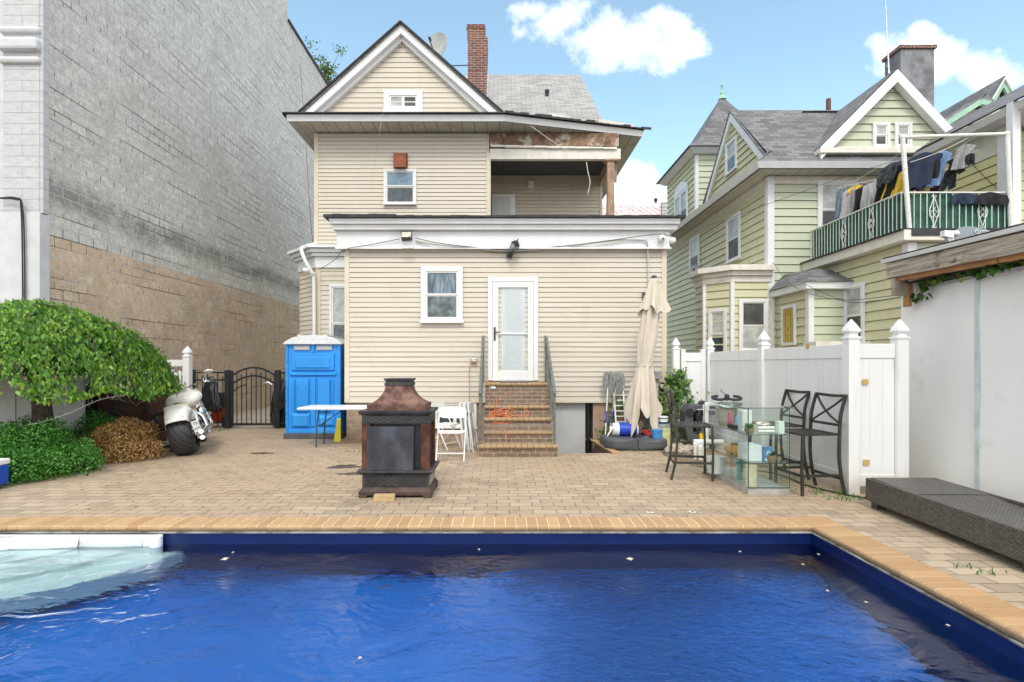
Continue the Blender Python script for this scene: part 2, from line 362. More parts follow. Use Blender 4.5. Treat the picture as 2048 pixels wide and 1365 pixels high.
jn = t.math('MULTIPLY', b.outputs[1], t.ramp(t.noise(uvc, 3.1, 3), .2, .5))
jc = t.mix(t.ramp(t.noise(uvc, 1.3, 6, .7), .62, .72), (.10, .075, .05), (.09, .12, .03))
col = t.mix(t.math('MULTIPLY', jn, .85), col, jc)
hh = t.math('ADD', t.math('SUBTRACT', 1., b.outputs[1]), t.math('ADD', t.math('MULTIPLY', n2, .3), t.math('MULTIPLY', b.outputs[0], .25)))
M_paver = t.fin(col, t.math('ADD', .62, t.math('MULTIPLY', n3, .25)), t.bump(hh, .7, .008))
# ================================================================ setting: ground, terrace, pool
PX0, PX1, PY0, PY1 = -6.0, 3.0, -2.0, 5.24       # pool hole (liner faces)
WX0, WX1, WY0, WY1 = 1.05, 1.95, 9.55, 11.32      # basement stairwell
def frame_sheet(z, X0, X1, Y0, Y1, holes):
    xs = sorted({X0, X1, *[h[0] for h in holes], *[h[1] for h in holes]}); ys = sorted({Y0, Y1, *[h[2] for h in holes], *[h[3] for h in holes]})
    mb = MB()
    for a, b in zip(xs, xs[1:]):
        for c, d in zip(ys, ys[1:]):
            if any(h[0]-1e-6 <= a and b <= h[1]+1e-6 and h[2]-1e-6 <= c and d <= h[3]+1e-6 for h in holes): continue
            mb.add([(a,c,z),(b,c,z),(b,d,z),(a,d,z)], [(0,1,2,3)])
    return mb
M_ground = mat('dusty ground', (.22, .18, .14), .95, var=.25, vs=.8, bump=.02, bs=9)
holes = [(PX0, PX1, PY0, PY1), (WX0, WX1, WY0, WY1)]
struct('ground', frame_sheet(-.02, -400, 400, -400, 600, holes), M_ground)
CW = .31
dk = frame_sheet(0, -11, 7.2, -5, 13.2, [(PX0-CW, PX1+CW, PY0-CW, PY1+CW), (WX0, WX1, WY0, WY1)])
struct('terrace', dk, M_paver)
M_concrete = mat('worn concrete', (.33, .29, .24), .9, var=.2, vs=2, bump=.008, bs=20, dirt=(.2, .17, .13), ds=2)
mb = MB(); mb.box(-11, -3.4, 13.2, 40, -.015, .004); struct('alley_path', mb, M_concrete)
# coping: bullnose bricks, one by one in a single sheet of masonry
t = NT('bullnose coping'); c = t.coord(); uvc = t.coord('UV'); ii = t.n('ShaderNodeAttribute'); ii.attribute_name = 'rnd'
base = t.mix(ii.outputs[2], (.34, .19, .08), (.45, .275, .13)); base = t.mix(t.math('MULTIPLY', t.noise(c, 60, 3), .3), base, (.62, .47, .3))
base = t.mix(t.math('MULTIPLY', t.ramp(t.noise(c, 2.5, 8, .7), .55, .75), .6), base, (.34, .25, .15))
M_coping = t.fin(base, .75, t.bump(t.noise(c, 70, 4), .4, .003))
M_mortar = mat('pale mortar', (.66, .61, .53), .9, var=.2, vs=9)
def bullnose_bricks(p0, p1, inward, width=.31, pitch=.104, gap=.007, th=.05, r=.028, z0=.002, jit=.0015, miter0=False):
    p0 = Vector(p0); p1 = Vector(p1); t_ = (p1-p0); Ln = t_.length; t_.normalize(); n_ = Vector(inward); mb = MB(); rnd = []
    prof = [(0, -th), (0, 0)]
    for k in range(6):
        a = math.pi/2-(k/5)*math.pi*.95; prof.append((width-r+r*math.cos(a), -r+r*math.sin(a)))
    prof.append((width-r-.01, -th))
    k = int(Ln/pitch); pt = Ln/k
    for i in range(k):
        a = p0+t_*(i*pt+gap/2); j = random.uniform(-jit, jit)
        q = [a+n_*(w+random.uniform(-.001, .001))+Vector((0, 0, h+z0+j)) for w, h in prof]
        n0 = len(mb.f); mb.extr(q, t_*(pt-gap)); rnd += [random.random()]*(len(mb.f)-n0)
    return mb, rnd
def setrnd(o, vals):
    a = o.data.attributes.new('rnd', 'FLOAT', 'FACE'); a.data.foreach_set('value', np.array(vals, np.float32))
cmb = MB(); rr = []
for a in (bullnose_bricks((PX0-CW, PY1+CW, 0), (PX1+CW*.25, PY1+CW, 0), (0, -1, 0)),
          bullnose_bricks((PX1+CW, PY1+CW*.35, 0), (PX1+CW, PY0, 0), (-1, 0, 0))):
    b0 = len(cmb.v); cmb.v += a[0].v; cmb.f += [[b0+i for i in f] for f in a[0].f]; cmb.mi += a[0].mi; rr += a[1]
# rounded corner brick
n0 = len(cmb.f); cmb.extr([(PX1+.08, PY1+CW, .003), (PX1+CW, PY1+CW, .003), (PX1+CW, PY1+.11, .003), (PX1+.03, PY1-.0, .003), (PX1-.005, PY1+.03, .003)], (0, 0, -.05)); rr += [.4]*(len(cmb.f)-n0)
cp = struct('pool_coping', cmb, M_coping, bevel=.003); setrnd(cp, rr)
mb = MB()
mb.extr([(PX0-CW, PY1+CW, -.09), (PX0-CW, PY1+.03, -.09), (PX0-CW, PY1+.03, -.052), (PX0-CW, PY1+.004, -.03), (PX0-CW, PY1+.014, -.006), (PX0-CW, PY1+.035, -.001), (PX0-CW, PY1+CW, -.001)], (PX1-PX0+2*CW, 0, 0)); mb.extr([(PX1+CW, PY0, -.09), (PX1+.03, PY0, -.09), (PX1+.03, PY0, -.052), (PX1+.004, PY0, -.03), (PX1+.014, PY0, -.006), (PX1+.035, PY0, -.0014), (PX1+CW, PY0, -.0014)], (0, PY1-PY0+.01, 0))
struct('coping_mortar', mb, M_mortar)
mb = MB(); mb.box(PX0, PX1+.012, PY1-.012, PY1+.013, -.068, -.056); mb.box(PX1-.012, PX1+.013, PY0, PY1-.012, -.068, -.056)
struct('liner_track', mb, mat('dirty white track', (.42, .42, .38), .6, var=.4, vs=8, dirt=(.12, .1, .07), ds=4, da=(.4, .6)))
# liner
t = NT('blue pool liner'); c = t.coord()
f = t.noise(t.map(c, sc=(1, 1.6, 1)), 1.3, 6, .6, .8)
vor = t.n('ShaderNodeTexVoronoi'); vor.feature = 'SMOOTH_F1'; t.set(vor, 'Vector', c); t.set(vor, 'Scale', 3.)
base = t.mix(f, (.002, .12, .57), (.005, .23, .82))
M_liner = t.fin(base, .5)
M_linerwall = mat('navy liner band', (.003, .013, .085), .35, var=.12, vs=2)
zf0, zf1 = -1.0, -1.6
mb = MB()
Yb = [(PY1, zf0), (4.3, zf0-.04), (2.2, zf1), (PY0, zf1-.1)]
for (ya, za), (yb, zb) in zip(Yb, Yb[1:]): mb.add([(PX0, ya, za), (PX1, ya, za), (PX1, yb, zb), (PX0, yb, zb)], [(0, 3, 2, 1)])
struct('pool_floor', mb, M_liner)
mb = MB()
mb.box(PX0-.1, PX1+.1, PY1, PY1+.1, -1.9, -.06); mb.box(PX1, PX1+.1, PY0, PY1, -1.9, -.06)
mb.box(PX0-.1, PX0, PY0, PY1, -1.9, -.06); mb.box(PX0-.1, PX1+.1, PY0-.1, PY0, -1.9, -.06)
struct('pool_wall', mb, M_linerwall)
# moulded white corner stair of the pool: nested rounded treads
M_fibre = mat('white fibreglass', (.88, .93, .92), .35, var=.04)
st = thing('pool_stairs', 'white moulded stairs in the corner of the pool at the left', 'pool stairs', (-4.5, 4.6, -.6))
cx, cy = -5.05, PY1+.25
def arc(r, z, n=40, a0=-100, a1=-1):
    return [(cx+r*math.cos(R(a0+(a1-a0)*i/n)), min(PY1-.002, cy+r*.80*math.sin(R(a0+(a1-a0)*i/n))), z) for i in range(n+1)]
for i, (r, z) in enumerate([(2.0, -.42), (1.55, -.31), (1.1, -.23)]):
    mb = MB(); pts = arc(r, z); mb.extr([(PX0+.003, PY1-.003, z)]+pts[:1]+pts[1:], (0, 0, -.5)) if False else mb.extr([(cx-.9, PY1-.003, z)]+pts+[(pts[-1][0], PY1-.002, z)], (0, 0, -.35))
    mb.build('tread', M_fibre, st)
mb = MB()   # white back panel with its rounded corner post
mb.box(PX0+.002, -3.26, PY1-.05, PY1-.004, -.62, -.078)
mb.build('back_panel', M_fibre, st, bevel=.01)
mb = MB(); mb.tube([(-3.27, PY1-.055, -.62), (-3.27, PY1-.055, -.079)], .055, 14); mb.build('corner_post', M_fibre, st, smooth='auto')
mb = MB()   # sloping side lip that runs forward from the back panel
pts = [(-6, 4.55), (-5.2, 4.95), (-4.6, 5.08), (-4.0, 5.14), (-3.4, 5.17)]
for (a, b_), (c_, d) in zip(pts, pts[1:]): mb.hexa([(a, b_, -.21), (c_, d, -.21), (c_, PY1-.06, -.21), (a, PY1-.06, -.21), (a, b_+.05, -.12), (c_, d+.02, -.11), (c_, PY1-.055, -.08), (a, PY1-.055, -.08)])
mb.build('lip', M_fibre, st, smooth=True)
# water
ZW = -.175
t = NT('pool water'); t.t.nodes.remove(t.b); c = t.coord()
tr = t.n('ShaderNodeBsdfRefraction'); t.set(tr, 0, (.80, .95, 1.)); t.set(tr, 'IOR', 1.33); t.set(tr, 'Roughness', 0.); gl = t.n('ShaderNodeBsdfGlossy'); t.set(gl, 'Roughness', .02); t.set(gl, 0, (1., 1., 1.))
sp_ = t.n('ShaderNodeSeparateXYZ'); t.set(sp_, 0, c)
# ripples from the return jet: calm by the walls, busier out in the pool
w1 = t.noise(t.map(c, sc=(1, 1.5, 1), rot=(0, 0, R(20))), 4.5, 3, .5, 1.2)
w2 = t.noise(t.map(c, sc=(1, 1.4, 1), rot=(0, 0, R(-25))), 14, 5, .6, .5)
w3 = t.noise(t.map(c, sc=(1, 1.2, 1)), 1.6, 3, .5, 1.0)
act = t.math('MULTIPLY', t.ramp(t.math('ABSOLUTE', t.math('SUBTRACT', t.math('ADD', sp_.outputs[0], t.math('MULTIPLY', t.noise(c, .9, 3), 1.4)), 1.85)), 1.25, .2), 1.15)   # the return jet stirs a band on the right
act = t.math('MAXIMUM', act, t.math('MULTIPLY', t.ramp(t.noise(c, .55, 3), .45, .66), .3))
rip = t.math('MULTIPLY', t.ramp(sp_.outputs[1], PY1-.05, PY1-.75), t.ramp(sp_.outputs[0], PX1-.02, PX1-.9))
h = t.math('ADD', t.math('MULTIPLY', w1, t.math('ADD', .30, t.math('MULTIPLY', act, .9))), t.math('ADD', t.math('MULTIPLY', t.math('MULTIPLY', w2, t.math('ADD', .03, t.math('MULTIPLY', act, 2.6))), .7), t.math('MULTIPLY', w3, 1.4)))
bm = t.n('ShaderNodeBump'); t.set(bm, 'Height', h); t.set(bm, 'Strength', t.math('ADD', .12, t.math('MULTIPLY', rip, .88))); t.set(bm, 'Distance', .042)
t.t.links.new(bm.outputs[0], gl.inputs['Normal']); t.t.links.new(bm.outputs[0], tr.inputs['Normal'])
fr = t.n('ShaderNodeFresnel'); t.set(fr, 0, 1.38); t.t.links.new(bm.outputs[0], fr.inputs['Normal'])
ms = t.n('ShaderNodeMixShader'); t.set(ms, 0, fr.outputs[0]); t.t.links.new(tr.outputs[0], ms.inputs[1]); t.t.links.new(gl.outputs[0], ms.inputs[2]); t.t.links.new(ms.outputs[0], t.o.inputs[0])
M_water = t.mat
mb = MB(); mb.add([(PX0+.001, PY0+.001, ZW), (PX1-.001, PY0+.001, ZW), (PX1-.001, PY1-.001, ZW), (PX0+.001, PY1-.001, ZW)], [(0, 1, 2, 3)])
struct('pool_water', mb, M_water)
# pale leaves and petals on the water
pet = [at(450, 1104, 4.83), at(466, 1094, 5.0), at(1260, 1103, 4.83), at(1480, 1091, 5.02), at(1637, 1097, 4.95), at(1606, 1116, 4.7), at(1655, 1167, 4.15), at(958, 1091, 5.08), at(720, 1290, 3.2), at(1732, 1192, 3.95), at(1896, 1245, 3.6)]
for i, p in enumerate(pet):
    s_ = .035 if i in (0, 2) else .014; a = random.uniform(0, 6); mb = MB()
    pts = [(p.x+s_*math.cos(a+q)*(1 if k % 2 == 0 else .55), p.y+s_*math.sin(a+q)*(1 if k % 2 == 0 else .6)*1.2, ZW+.003+.003*(k % 2)) for k, q in enumerate([j*math.pi/4 for j in range(8)])]
    mb.extr(pts, (0, 0, .002))
    tag(mb.build('floating_petal', mat('petal', (.7, .68, .62) if i % 3 else (.6, .55, .4), .6)), 'small pale fallen petal floating on the blue pool water', 'petal', 'pale petals floating on the pool')
# stairwell to the basement
mb = MB(); mb.box(WX0-.1, WX0, WY0-.1, WY1, -1.4, -.003); mb.box(WX0-.1, WX1+.1, WY0-.1, WY0, -1.4, -.003); mb.box(WX1, WX1+.1, WY0, WY1, -1.4, -.003); mb.box(WX0, WX1, WY0, WY1+.5, -1.5, -1.3)
struct('stairwell_wall', mb, M_stepbrick)
ds_ = MB(); 
for i in range(5): ds_.box(WX0+.002, WX1-.002, WY0+.002+i*.24, WY0+(i+1)*.24, -1.3, -.2-i*.22)
struct('basement_steps', ds_, M_concrete)
kb = bullnose_bricks((1.95+.13, 9.45, 0), (1.95+.02, 11.1, 0), (-1, 0, 0), .13, .2, .006, .05, .01, .03)
setrnd(struct('stairwell_kerb', kb[0], M_coping), kb[1])
# two skimmer lids and stains are flat pieces let into the terrace
for (px, py) in ((1300, 1026), (1385, 1025)):
    p = at(px, py, CH*F/(py-HY)); mb = MB(); mb.lathe([(.001, .002), (.036, .002), (.04, .006), (.025, .008), (.001, .008)], (p.x, p.y, 0), 20); mb.m = 1; mb.lathe([(.001, .0082), (.018, .0085)], (p.x, p.y, 0), 10)
    tag(mb.build('deck_socket', [M_oldwhite, M_black]), 'round white deck socket lid set in pavers by the coping, '+('nearer the cabinet' if px > 1350 else 'farther from the cabinet'), 'deck socket', 'deck sockets by the pool')

# ================================================================ tall block building on the left
BX = -8.5
bb = thing('tall_building', 'tall windowless building of split face block, beige below and grey above, along the left side', 'building', (-11, 16, 0))
mb = MB(); mb.box(BX-9, BX, 10.2, 21.8, 0, 24); mb.box(BX-9, BX, 21.8, 26.9, 0, 15.3); mb.build('wall', M_block, bb)
mb = MB(); mb.box(BX-.3, BX+.05, 21.85, 27, 15.3, 15.42); mb.build('roof_edge', M_dark, bb); mb = MB(); mb.box(BX-.3, BX+.04, 10.2, 21.8, 24, 24.2); mb.build('roof_edge', M_dark, bb)
M_pil = mat('white painted masonry', (.60, .61, .63), .8, var=.07, bump=.006, bs=25, dirt=(.45, .45, .45), ds=2)
t = NT('painted rough block'); uvc = t.coord('UV'); ob = t.coord(); b = t.n('ShaderNodeTexBrick'); t.set(b, 'Vector', t.map(uvc, loc=(.02, 0, 0)))
for k, q in (('Scale', 1.), ('Mortar Size', .006), ('Brick Width', .8), ('Row Height', .2), ('Mortar Smooth', .3)): t.set(b, k, q)
base = t.mix(t.noise(ob, 8, 6), (.48, .48, .49), (.62, .63, .64)); base = t.mix(t.math('MULTIPLY', b.outputs[1], .4), base, (.3, .3, .3))
M_roughpaint = t.fin(base, .85, t.bump(t.math('ADD', t.noise(ob, 12, 7, .7), t.math('MULTIPLY', b.outputs[1], -.5)), .8, .03))
pl = MB(); pl.box(-9.17, BX-.003, 10.06, 10.21, 4.36, 24); pl.box(BX-.002, BX+.06, 10.07, 10.2, 4.36, 24); pl.build('pilaster', M_roughpaint, bb)
pl = MB(); pl.box(-9.2, BX+.035, 10.02, 10.25, 0, 4.35); pl.build('pilaster_base', M_pil, bb, bevel=.01)
pl = MB()
for z, r in ((7.72, .05), (7.44, .09), (7.16, .05)): pl.box(-9.22, BX+.03, 10.05-r*1.2, 10.25, z-r*1.3, z+r*1.3)
pl.build('moulding', M_pil, bb, bevel=.05)
pl = MB()
for za, zb in ((0, 4.2), (4.23, 7.53), (7.56, 11), (11.03, 24)): pl.box(-18, -9.24, 10.14, 10.3, za, zb)
pl.build('front_panel', M_pil, bb, bevel=.004)
for k in range(2):
    pts = smooth_path([(-9.9, 10.0, 4.65-k*.02), (-9.3, 9.98, 4.6), (-8.85, 9.96, 4.6-k*.03), (-8.76+k*.03, 9.97, 4.4), (-8.74+k*.04, 9.98, 3), (-8.73+k*.02, 9.98, 1.2)])
    mb = MB(); mb.tube(pts, .014, 6); tag(mb.build('wall_cable', M_black), 'black cable running along and down the corner of the tall block building', 'cable', 'cables on the corner of the tall building')

# ================================================================ shared house pieces
def siding(mb, x0, x1, z0, z1, pitch=.102, t_=.015, lf=None, rf=None):
    gap = .009 if pitch < .15 else .016
    k = max(1, round((z1-z0)/pitch)); p = (z1-z0)/k
    sr = random.Random(int(abs(x1-x0)*97+z0*13))
    for i in range(k):
        a, b = z0+i*p, z0+(i+1)*p
        if not lf and x1-x0 > 1.6:       # long runs: lapped panel joints and a little waviness
            cuts = [x0]; x = x0+sr.uniform(.4, 2.6)
            while x < x1-.4: cuts.append(x); x += sr.uniform(1.0, 1.9)
            cuts.append(x1); yo = sr.choice((0, .0035)); za = a
            for xa, xb in zip(cuts, cuts[1:]):
                zb_ = a+sr.uniform(-.0022, .0022) if xb < x1 else a; tt = t_+yo+sr.uniform(0, .0015); e = b-gap; yo = .0035-yo if sr.random() < .45 else yo
                mb.add([(xa, -tt, za), (xb, -tt, zb_), (xb, -.004, e), (xa, -.004, e), (xa, .018, za), (xb, .018, zb_), (xb, .018, e), (xa, .018, e)], [(0, 1, 2, 3), (4, 5, 1, 0), (3, 2, 6, 7), (1, 2, 6, 5)]); za = zb_
            continue
        xa, xb = (lf(a), rf(a)) if lf else (x0, x1); xc, xd = (lf(b), rf(b)) if lf else (x0, x1)
        if xb-xa < .02: continue
        g = gap; e = b-g
        mb.add([(xa, -t_, a), (xb, -t_, a), (xd, -.004, e), (xc, -.004, e), (xa, .018, a), (xb, .018, a), (xd, .018, e), (xc, .018, e)], [(0, 1, 2, 3), (4, 5, 1, 0), (3, 2, 6, 7)])
FRONT = lambda x, y, z=0: Matrix.Translation((x, y, z))
LEFTF = lambda x, y, z=0: Matrix.Translation((x, y, z)) @ Matrix.Rotation(-math.pi/2, 4, 'Z')   # local x runs towards the viewer (-Y), outward is -X
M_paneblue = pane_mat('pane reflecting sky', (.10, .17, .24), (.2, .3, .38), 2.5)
M_panedark = pane_mat('dark window pane', (.015, .03, .035), (.07, .10, .1), 5)
M_panefilm = pane_mat('pane behind wrinkled film', (.02, .045, .07), (.22, .30, .36), 3.2, .08, 38)
M_panescreen = pane_mat('screened pane', (.055, .06, .06), (.12, .125, .12), 3, .5)
M_panecurt = pane_mat('pane over curtain', (.34, .36, .35), (.55, .57, .55), 3, .3)
M_blind = None
def window(parent, M, w, h, trim=.09, top=None, bot=None, split=.5, tm=None, slider=False, name='window', sill=True):
    tm = tm or M_trim
    mb = MB(M)
    mb.box(-trim, 0, -.05, 0, -trim, h+trim); mb.box(w, w+trim, -.05, 0, -trim, h+trim); mb.box(0, w, -.05, 0, h, h+trim); mb.box(0, w, -.05, 0, -trim, 0)
    if sill: mb.box(-trim-.02, w+trim+.02, -.075, -.0505, -trim, -trim*.45)
    wo = mb.build(name, tm, parent, bevel=.006)
    s = .035; mb = MB(M)
    if slider:
        for a, b_ in ((0, w*.5), (w*.5, w)):
            mb.box(a, a+s, -.03, -.002, 0, h); mb.box(b_-s, b_, -.03, -.002, 0, h); mb.box(a+s, b_-s, -.03, -.002, 0, s); mb.box(a+s, b_-s, -.03, -.002, h-s, h)
        rects = [(s, w*.5-s, s, h-s, top), (w*.5+s, w-s, s, h-s, bot)]
    else:
        hz = h*split
        for za, zb, y in ((0, hz, -.018), (hz, h, -.034)):
            mb.box(0, s, y, -.002, za, zb); mb.box(w-s, w, y, -.002, za, zb); mb.box(s, w-s, y, -.002, za, za+s*.8); mb.box(s, w-s, y, -.002, zb-s*.8, zb)
        rects = [(s, w-s, s*.8, hz-s*.8, bot), (s, w-s, hz+s*.8, h-s*.8, top)]
    mb.build('sash', M_plasticw, wo, bevel=.003)
    for a, b_, c_, d, m in rects:
        q = MB(M); q.box(a-.004, b_+.004, -.014, -.003, c_-.004, d+.004); q.build('pane', m or M_panedark, wo)
    return wo
def rake(mb, pts, w, y0, y1):        # band of width w below a polyline in the XZ plane (apex mitred)
    for (a, b) in zip(pts, pts[1:]):
        mb.add([(a[0], y0, a[1]), (b[0], y0, b[1]), (b[0], y0, b[1]-w), (a[0], y0, a[1]-w), (a[0], y1, a[1]), (b[0], y1, b[1]), (b[0], y1, b[1]-w), (a[0], y1, a[1]-w)], [(3,2,1,0), (4,5,6,7), (0,1,5,4), (1,2,6,5), (2,3,7,6), (3,0,4,7)])

# ================================================================ cream house
ho = thing('cream_house', 'cream vinyl sided house with a pointed gable and one storey rear wing by the pool', 'house', (0, 14, 0))
E = 11.2; ex0, ex1 = -3.19, 3.42
mb = MB(); mb.box(ex0+.02, ex1-.02, E+.02, 14.1, .80, 4.5); mb.box(-4.73, -.28, 14.02, 24, .8, 7.5); mb.box(-.28, 2.95, 16.02, 24, .8, 7.5); mb.box(-.3, 3.35, 14.1, 16.1, .8, 4.45)
mb.build('wall_core', M_cream, ho)
mb = MB(FRONT(0, E)); siding(mb, ex0+.1, ex1-.1, .80, 3.96); mb.build('siding', M_cream, ho)
mb = MB(FRONT(0, 14)); siding(mb, -4.66, -.35, .8, 7.5); mb.build('siding', M_cream, ho)
mb = MB(FRONT(0, 16)); siding(mb, -.28, 2.95, 4.5, 7.2); mb.build('siding', M_cream, ho)
mb = MB(LEFTF(-4.75, 24)); siding(mb, 0, 9.9, .8, 7.5); mb.build('siding', M_cream, ho)
mb = MB(LEFTF(ex0, 14)); siding(mb, 0, 2.7, .8, 3.96); mb.build('siding', M_cream, ho)
mb = MB()
for q_ in ((ex0, ex0+.1, E-.025, E+.08, .79, 3.97), (ex1-.1, ex1, E-.025, E+.08, .79, 3.97), (-4.77, -4.66, 13.975, 14.08, .8, 7.5), (-.35, -.24, 13.97, 14.2, 4.5, 7.0), (2.93, 3.0, 15.97, 16.2, 4.5, 7.1)): mb = MB(); mb.box(*q_); mb.build('corner_post', M_creamtrim, ho, bevel=.004)
mb = MB(); mb.box(ex0, ex1, E-.02, E+.01, .77, .80); mb.build('starter_strip', M_creamtrim, ho)
mb = MB()
mb.box(ex0+.02, WX0, E+.06, 14, -.02, .78); mb.build('foundation', M_found, ho)
mb = MB(); mb.box(WX1-.03, ex1-.02, E+.05, 14, -1.4, .78); mb.box(-4.7, ex0, 13, 24, -.02, .8); mb.build('foundation_stucco', M_stucco, ho)
mb = MB(); mb.box(WX0+.002, WX1-.18, E+.12, E+.16, -1.3, .77); mb.build('basement_door', mat('pale grey door', (.5, .51, .52), .5, var=.06), ho)
mb = MB(); mb.box(WX1-.17, WX1-.03, E+.3, E+.35, -1.3, .77); mb.cyl((WX1-.12, E+.1, -1.3), (WX1-.12, E+.1, .77), .03); mb.build('drain_pipe', M_black, ho)
# cornice of the rear wing
mb = MB(); mb.box(ex0-.12, ex1+.02, E-.12, E+.2, 3.93, 4.27); mb.box(ex0-.16, ex1+.06, E-.15, E-.121, 3.90, 3.935); mb.box(ex0-.14, ex0-.121, E-.1, 14, 3.93, 4.27); mb.box(ex1+.021, ex1+.04, E-.1, 14, 3.93, 4.27); mb.build('frieze', M_trim, ho, bevel=.005)
def crown(y, za, zb, pro, xo): 
    mb.hexa([(ex0-xo, E-pro, za), (ex1+xo*.8, E-pro, za), (ex1+xo*.8, 14, za), (ex0-xo, 14, za), (ex0-xo-.02, E-pro-.018, zb), (ex1+xo*.8+.02, E-pro-.018, zb), (ex1+xo*.8+.02, 14, zb), (ex0-xo-.02, 14, zb)])
mb = MB(); crown(0, 4.275, 4.37, .22, .18); crown(0, 4.375, 4.48, .29, .22); mb.build('crown_moulding', M_trim, ho, bevel=.004)
mb = MB(); n_ = 40
for i in range(n_):
    a = ex0-.32+i*(ex1-ex0+.6)/n_; b_ = a+(ex1-ex0+.6)/n_+.0005; q = random.uniform(-.008, .008); h0 = .065 if a < -2.2 else .04
    mb.box(a, b_, E-.375+q, 14.0, 4.485, 4.485+h0+q)
mb.build('flat_roof', M_dark, ho)
# basement window behind the chairs
window(ho, FRONT(-1.32, E+.05, .30), .78, .42, .06, M_panedark, M_panedark, slider=True)
# kitchen window + rear door
window(ho, FRONT(-1.52, E-.02, 2.50), .66, .96, .10, M_panefilm, pane_mat('dark pane with reflections', (.012, .03, .035), (.16, .21, .22), 4, .08), .50)
dr = MB(); a, b_, z0, z1 = -.155, .69, 1.27, 3.25
dr.box(a-.09, a, E-.07, E, z0-.04, z1+.09); dr.box(b_, b_+.09, E-.07, E, z0-.04, z1+.09); dr.box(a, b_, E-.07, E, z1, z1+.09); dr.box(a, b_, E-.07, E, z0-.05, z0)
door = dr.build('rear_door', M_trim, ho, bevel=.006)
q = MB(); w_ = .12
q.box(a+.004, a+w_, E-.06, E-.02, z0, z1); q.box(b_-w_, b_-.004, E-.06, E-.02, z0, z1); q.box(a+w_, b_-w_, E-.06, E-.02, z1-.12, z1); q.box(a+w_, b_-w_, E-.06, E-.02, z0, z0+.16); q.box(a+w_, b_-w_, E-.055, E-.02, z0+.90, z0+.93); q.build('storm_frame', M_plasticw, door, bevel=.006)
q = MB(); q.box(a+w_+.06, b_-w_-.06, E-.0195, E-.015, z0+.16, z1-.12); q.box(a+w_+.1, b_-w_-.1, E-.024, E-.0196, z0+.26, z1-.2)
for i in range(62): q.box(a+w_+.13, b_-w_-.13, E-.030, E-.0245, z0+.3+i*.025, z0+.3+i*.025+.018)
q.build('blind', mat('blind slats', (.60, .64, .66), .5, var=.04), door)
q = MB(); q.box(a+w_-.003, b_-w_+.003, E-.041, E-.037, z0+.15, z1-.11); q.build('glass_pane', glass('storm door glass', (.99, 1., .995), .03), door)
q = MB(); q.box(a+.03, a+.065, E-.085, E-.06, z0+.78, z0+1.05); q.cyl((a+.047, E-.10, z0+.94), (a+.16, E-.10, z0+.95), .011); q.cyl((a+.047, E-.06, z0+.94), (a+.047, E-.11, z0+.94), .013); q.build('door_handle', M_black, door, bevel=.003)
# upper windows and vent
w1 = window(ho, FRONT(-2.92, 13.98, 5.70), .72, .80, .06, M_paneblue, M_panedark, .52)
w2 = window(ho, FRONT(-2.83, 13.98, 8.14), .70, .30, .15, M_panecurt, M_panescreen, slider=True)
mb = MB(); mb.box(-2.72, -2.37, 13.90, 13.99, 6.6, 6.96); mb.hexa([(-2.70, 13.80, 6.56), (-2.39, 13.80, 6.56), (-2.39, 13.9, 6.56), (-2.70, 13.9, 6.56), (-2.70, 13.88, 6.95), (-2.39, 13.88, 6.95), (-2.39, 13.9, 6.95), (-2.70, 13.9, 6.95)])
mb.build('exhaust_vent', mat('rusted vent', (.22, .075, .035), .7, .2, var=.3, vs=8), ho, bevel=.004)
# porch recess
mb = MB(); mb.box(-.26, 3.1, 13.99, 14.13, 6.83, 7.10); mb.build('porch_beam', M_oldwhite, ho, bevel=.006)
mb = MB(); 
for i in range(9): mb.box(-.24+i*.36, -.24+i*.36+.355, 13.93+random.uniform(-.01, .01), 13.989, 7.12+random.uniform(-.008, .008)-i*.006, 7.17-i*.006)
mb.build('porch_ledge', M_oldwhite, ho, bevel=.004)
mb = MB(); mb.box(-.26, 3.05, 14.0, 14.13, 7.175, 7.5); mb.build('porch_header', mat('bare rotten sheathing', (.22, .14, .09), .9, var=.45, vs=6, dirt=(.5, .46, .38), ds=2.2, da=(.5, .6), bump=.01, bs=15), ho)
mb = MB(); mb.box(2.76, 2.94, 13.99, 14.16, 4.5, 6.83); mb.box(2.68, 3.02, 13.95, 14.2, 6.78, 6.83); mb.build('porch_post', mat('brown timber post', (.36, .24, .17), .8, var=.25, vs=5, bump=.005, bs=25), ho, bevel=.006)
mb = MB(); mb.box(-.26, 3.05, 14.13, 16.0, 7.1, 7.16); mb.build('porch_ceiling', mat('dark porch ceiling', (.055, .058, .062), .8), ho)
mb = MB(); mb.box(1.2, 1.85, 14.3, 14.75, 7.06, 7.099); mb.build('ceiling_fixture', M_steel, ho)
mb = MB(); mb.box(2.9, 3.05, 14.2, 16.1, 6.8, 7.1); mb.box(2.96, 3.03, 14.13, 14.2, 6.3, 7.1); mb.build('side_beam', M_wood, ho)
mb = MB(); mb.box(-.23, .45, 15.93, 15.98, 4.5, 6.55); 
pd = mb.build('porch_door', M_trim, ho, bevel=.004)
mb = MB(); mb.box(-.23, .32, 15.90, 15.9295, 4.5, 6.42); mb.build('door_leaf', mat('pale grey door leaf', (.58, .6, .62), .5, var=.05), pd, bevel=.003)
mb = MB()
for xa in (-.17, .08):
    for za, zb in ((4.6, 5.3), (5.4, 6.3)): mb.box(xa, xa+.18, 15.885, 15.8995, za, zb)
mb.build('door_panel', mat('pale grey door panel', (.54, .56, .58), .5, var=.05), pd, bevel=.01)
mb = MB(); mb.box(.83, .99, 15.9, 15.985, 6.75, 6.93); mb.build('porch_lamp', M_trim, ho, bevel=.01)
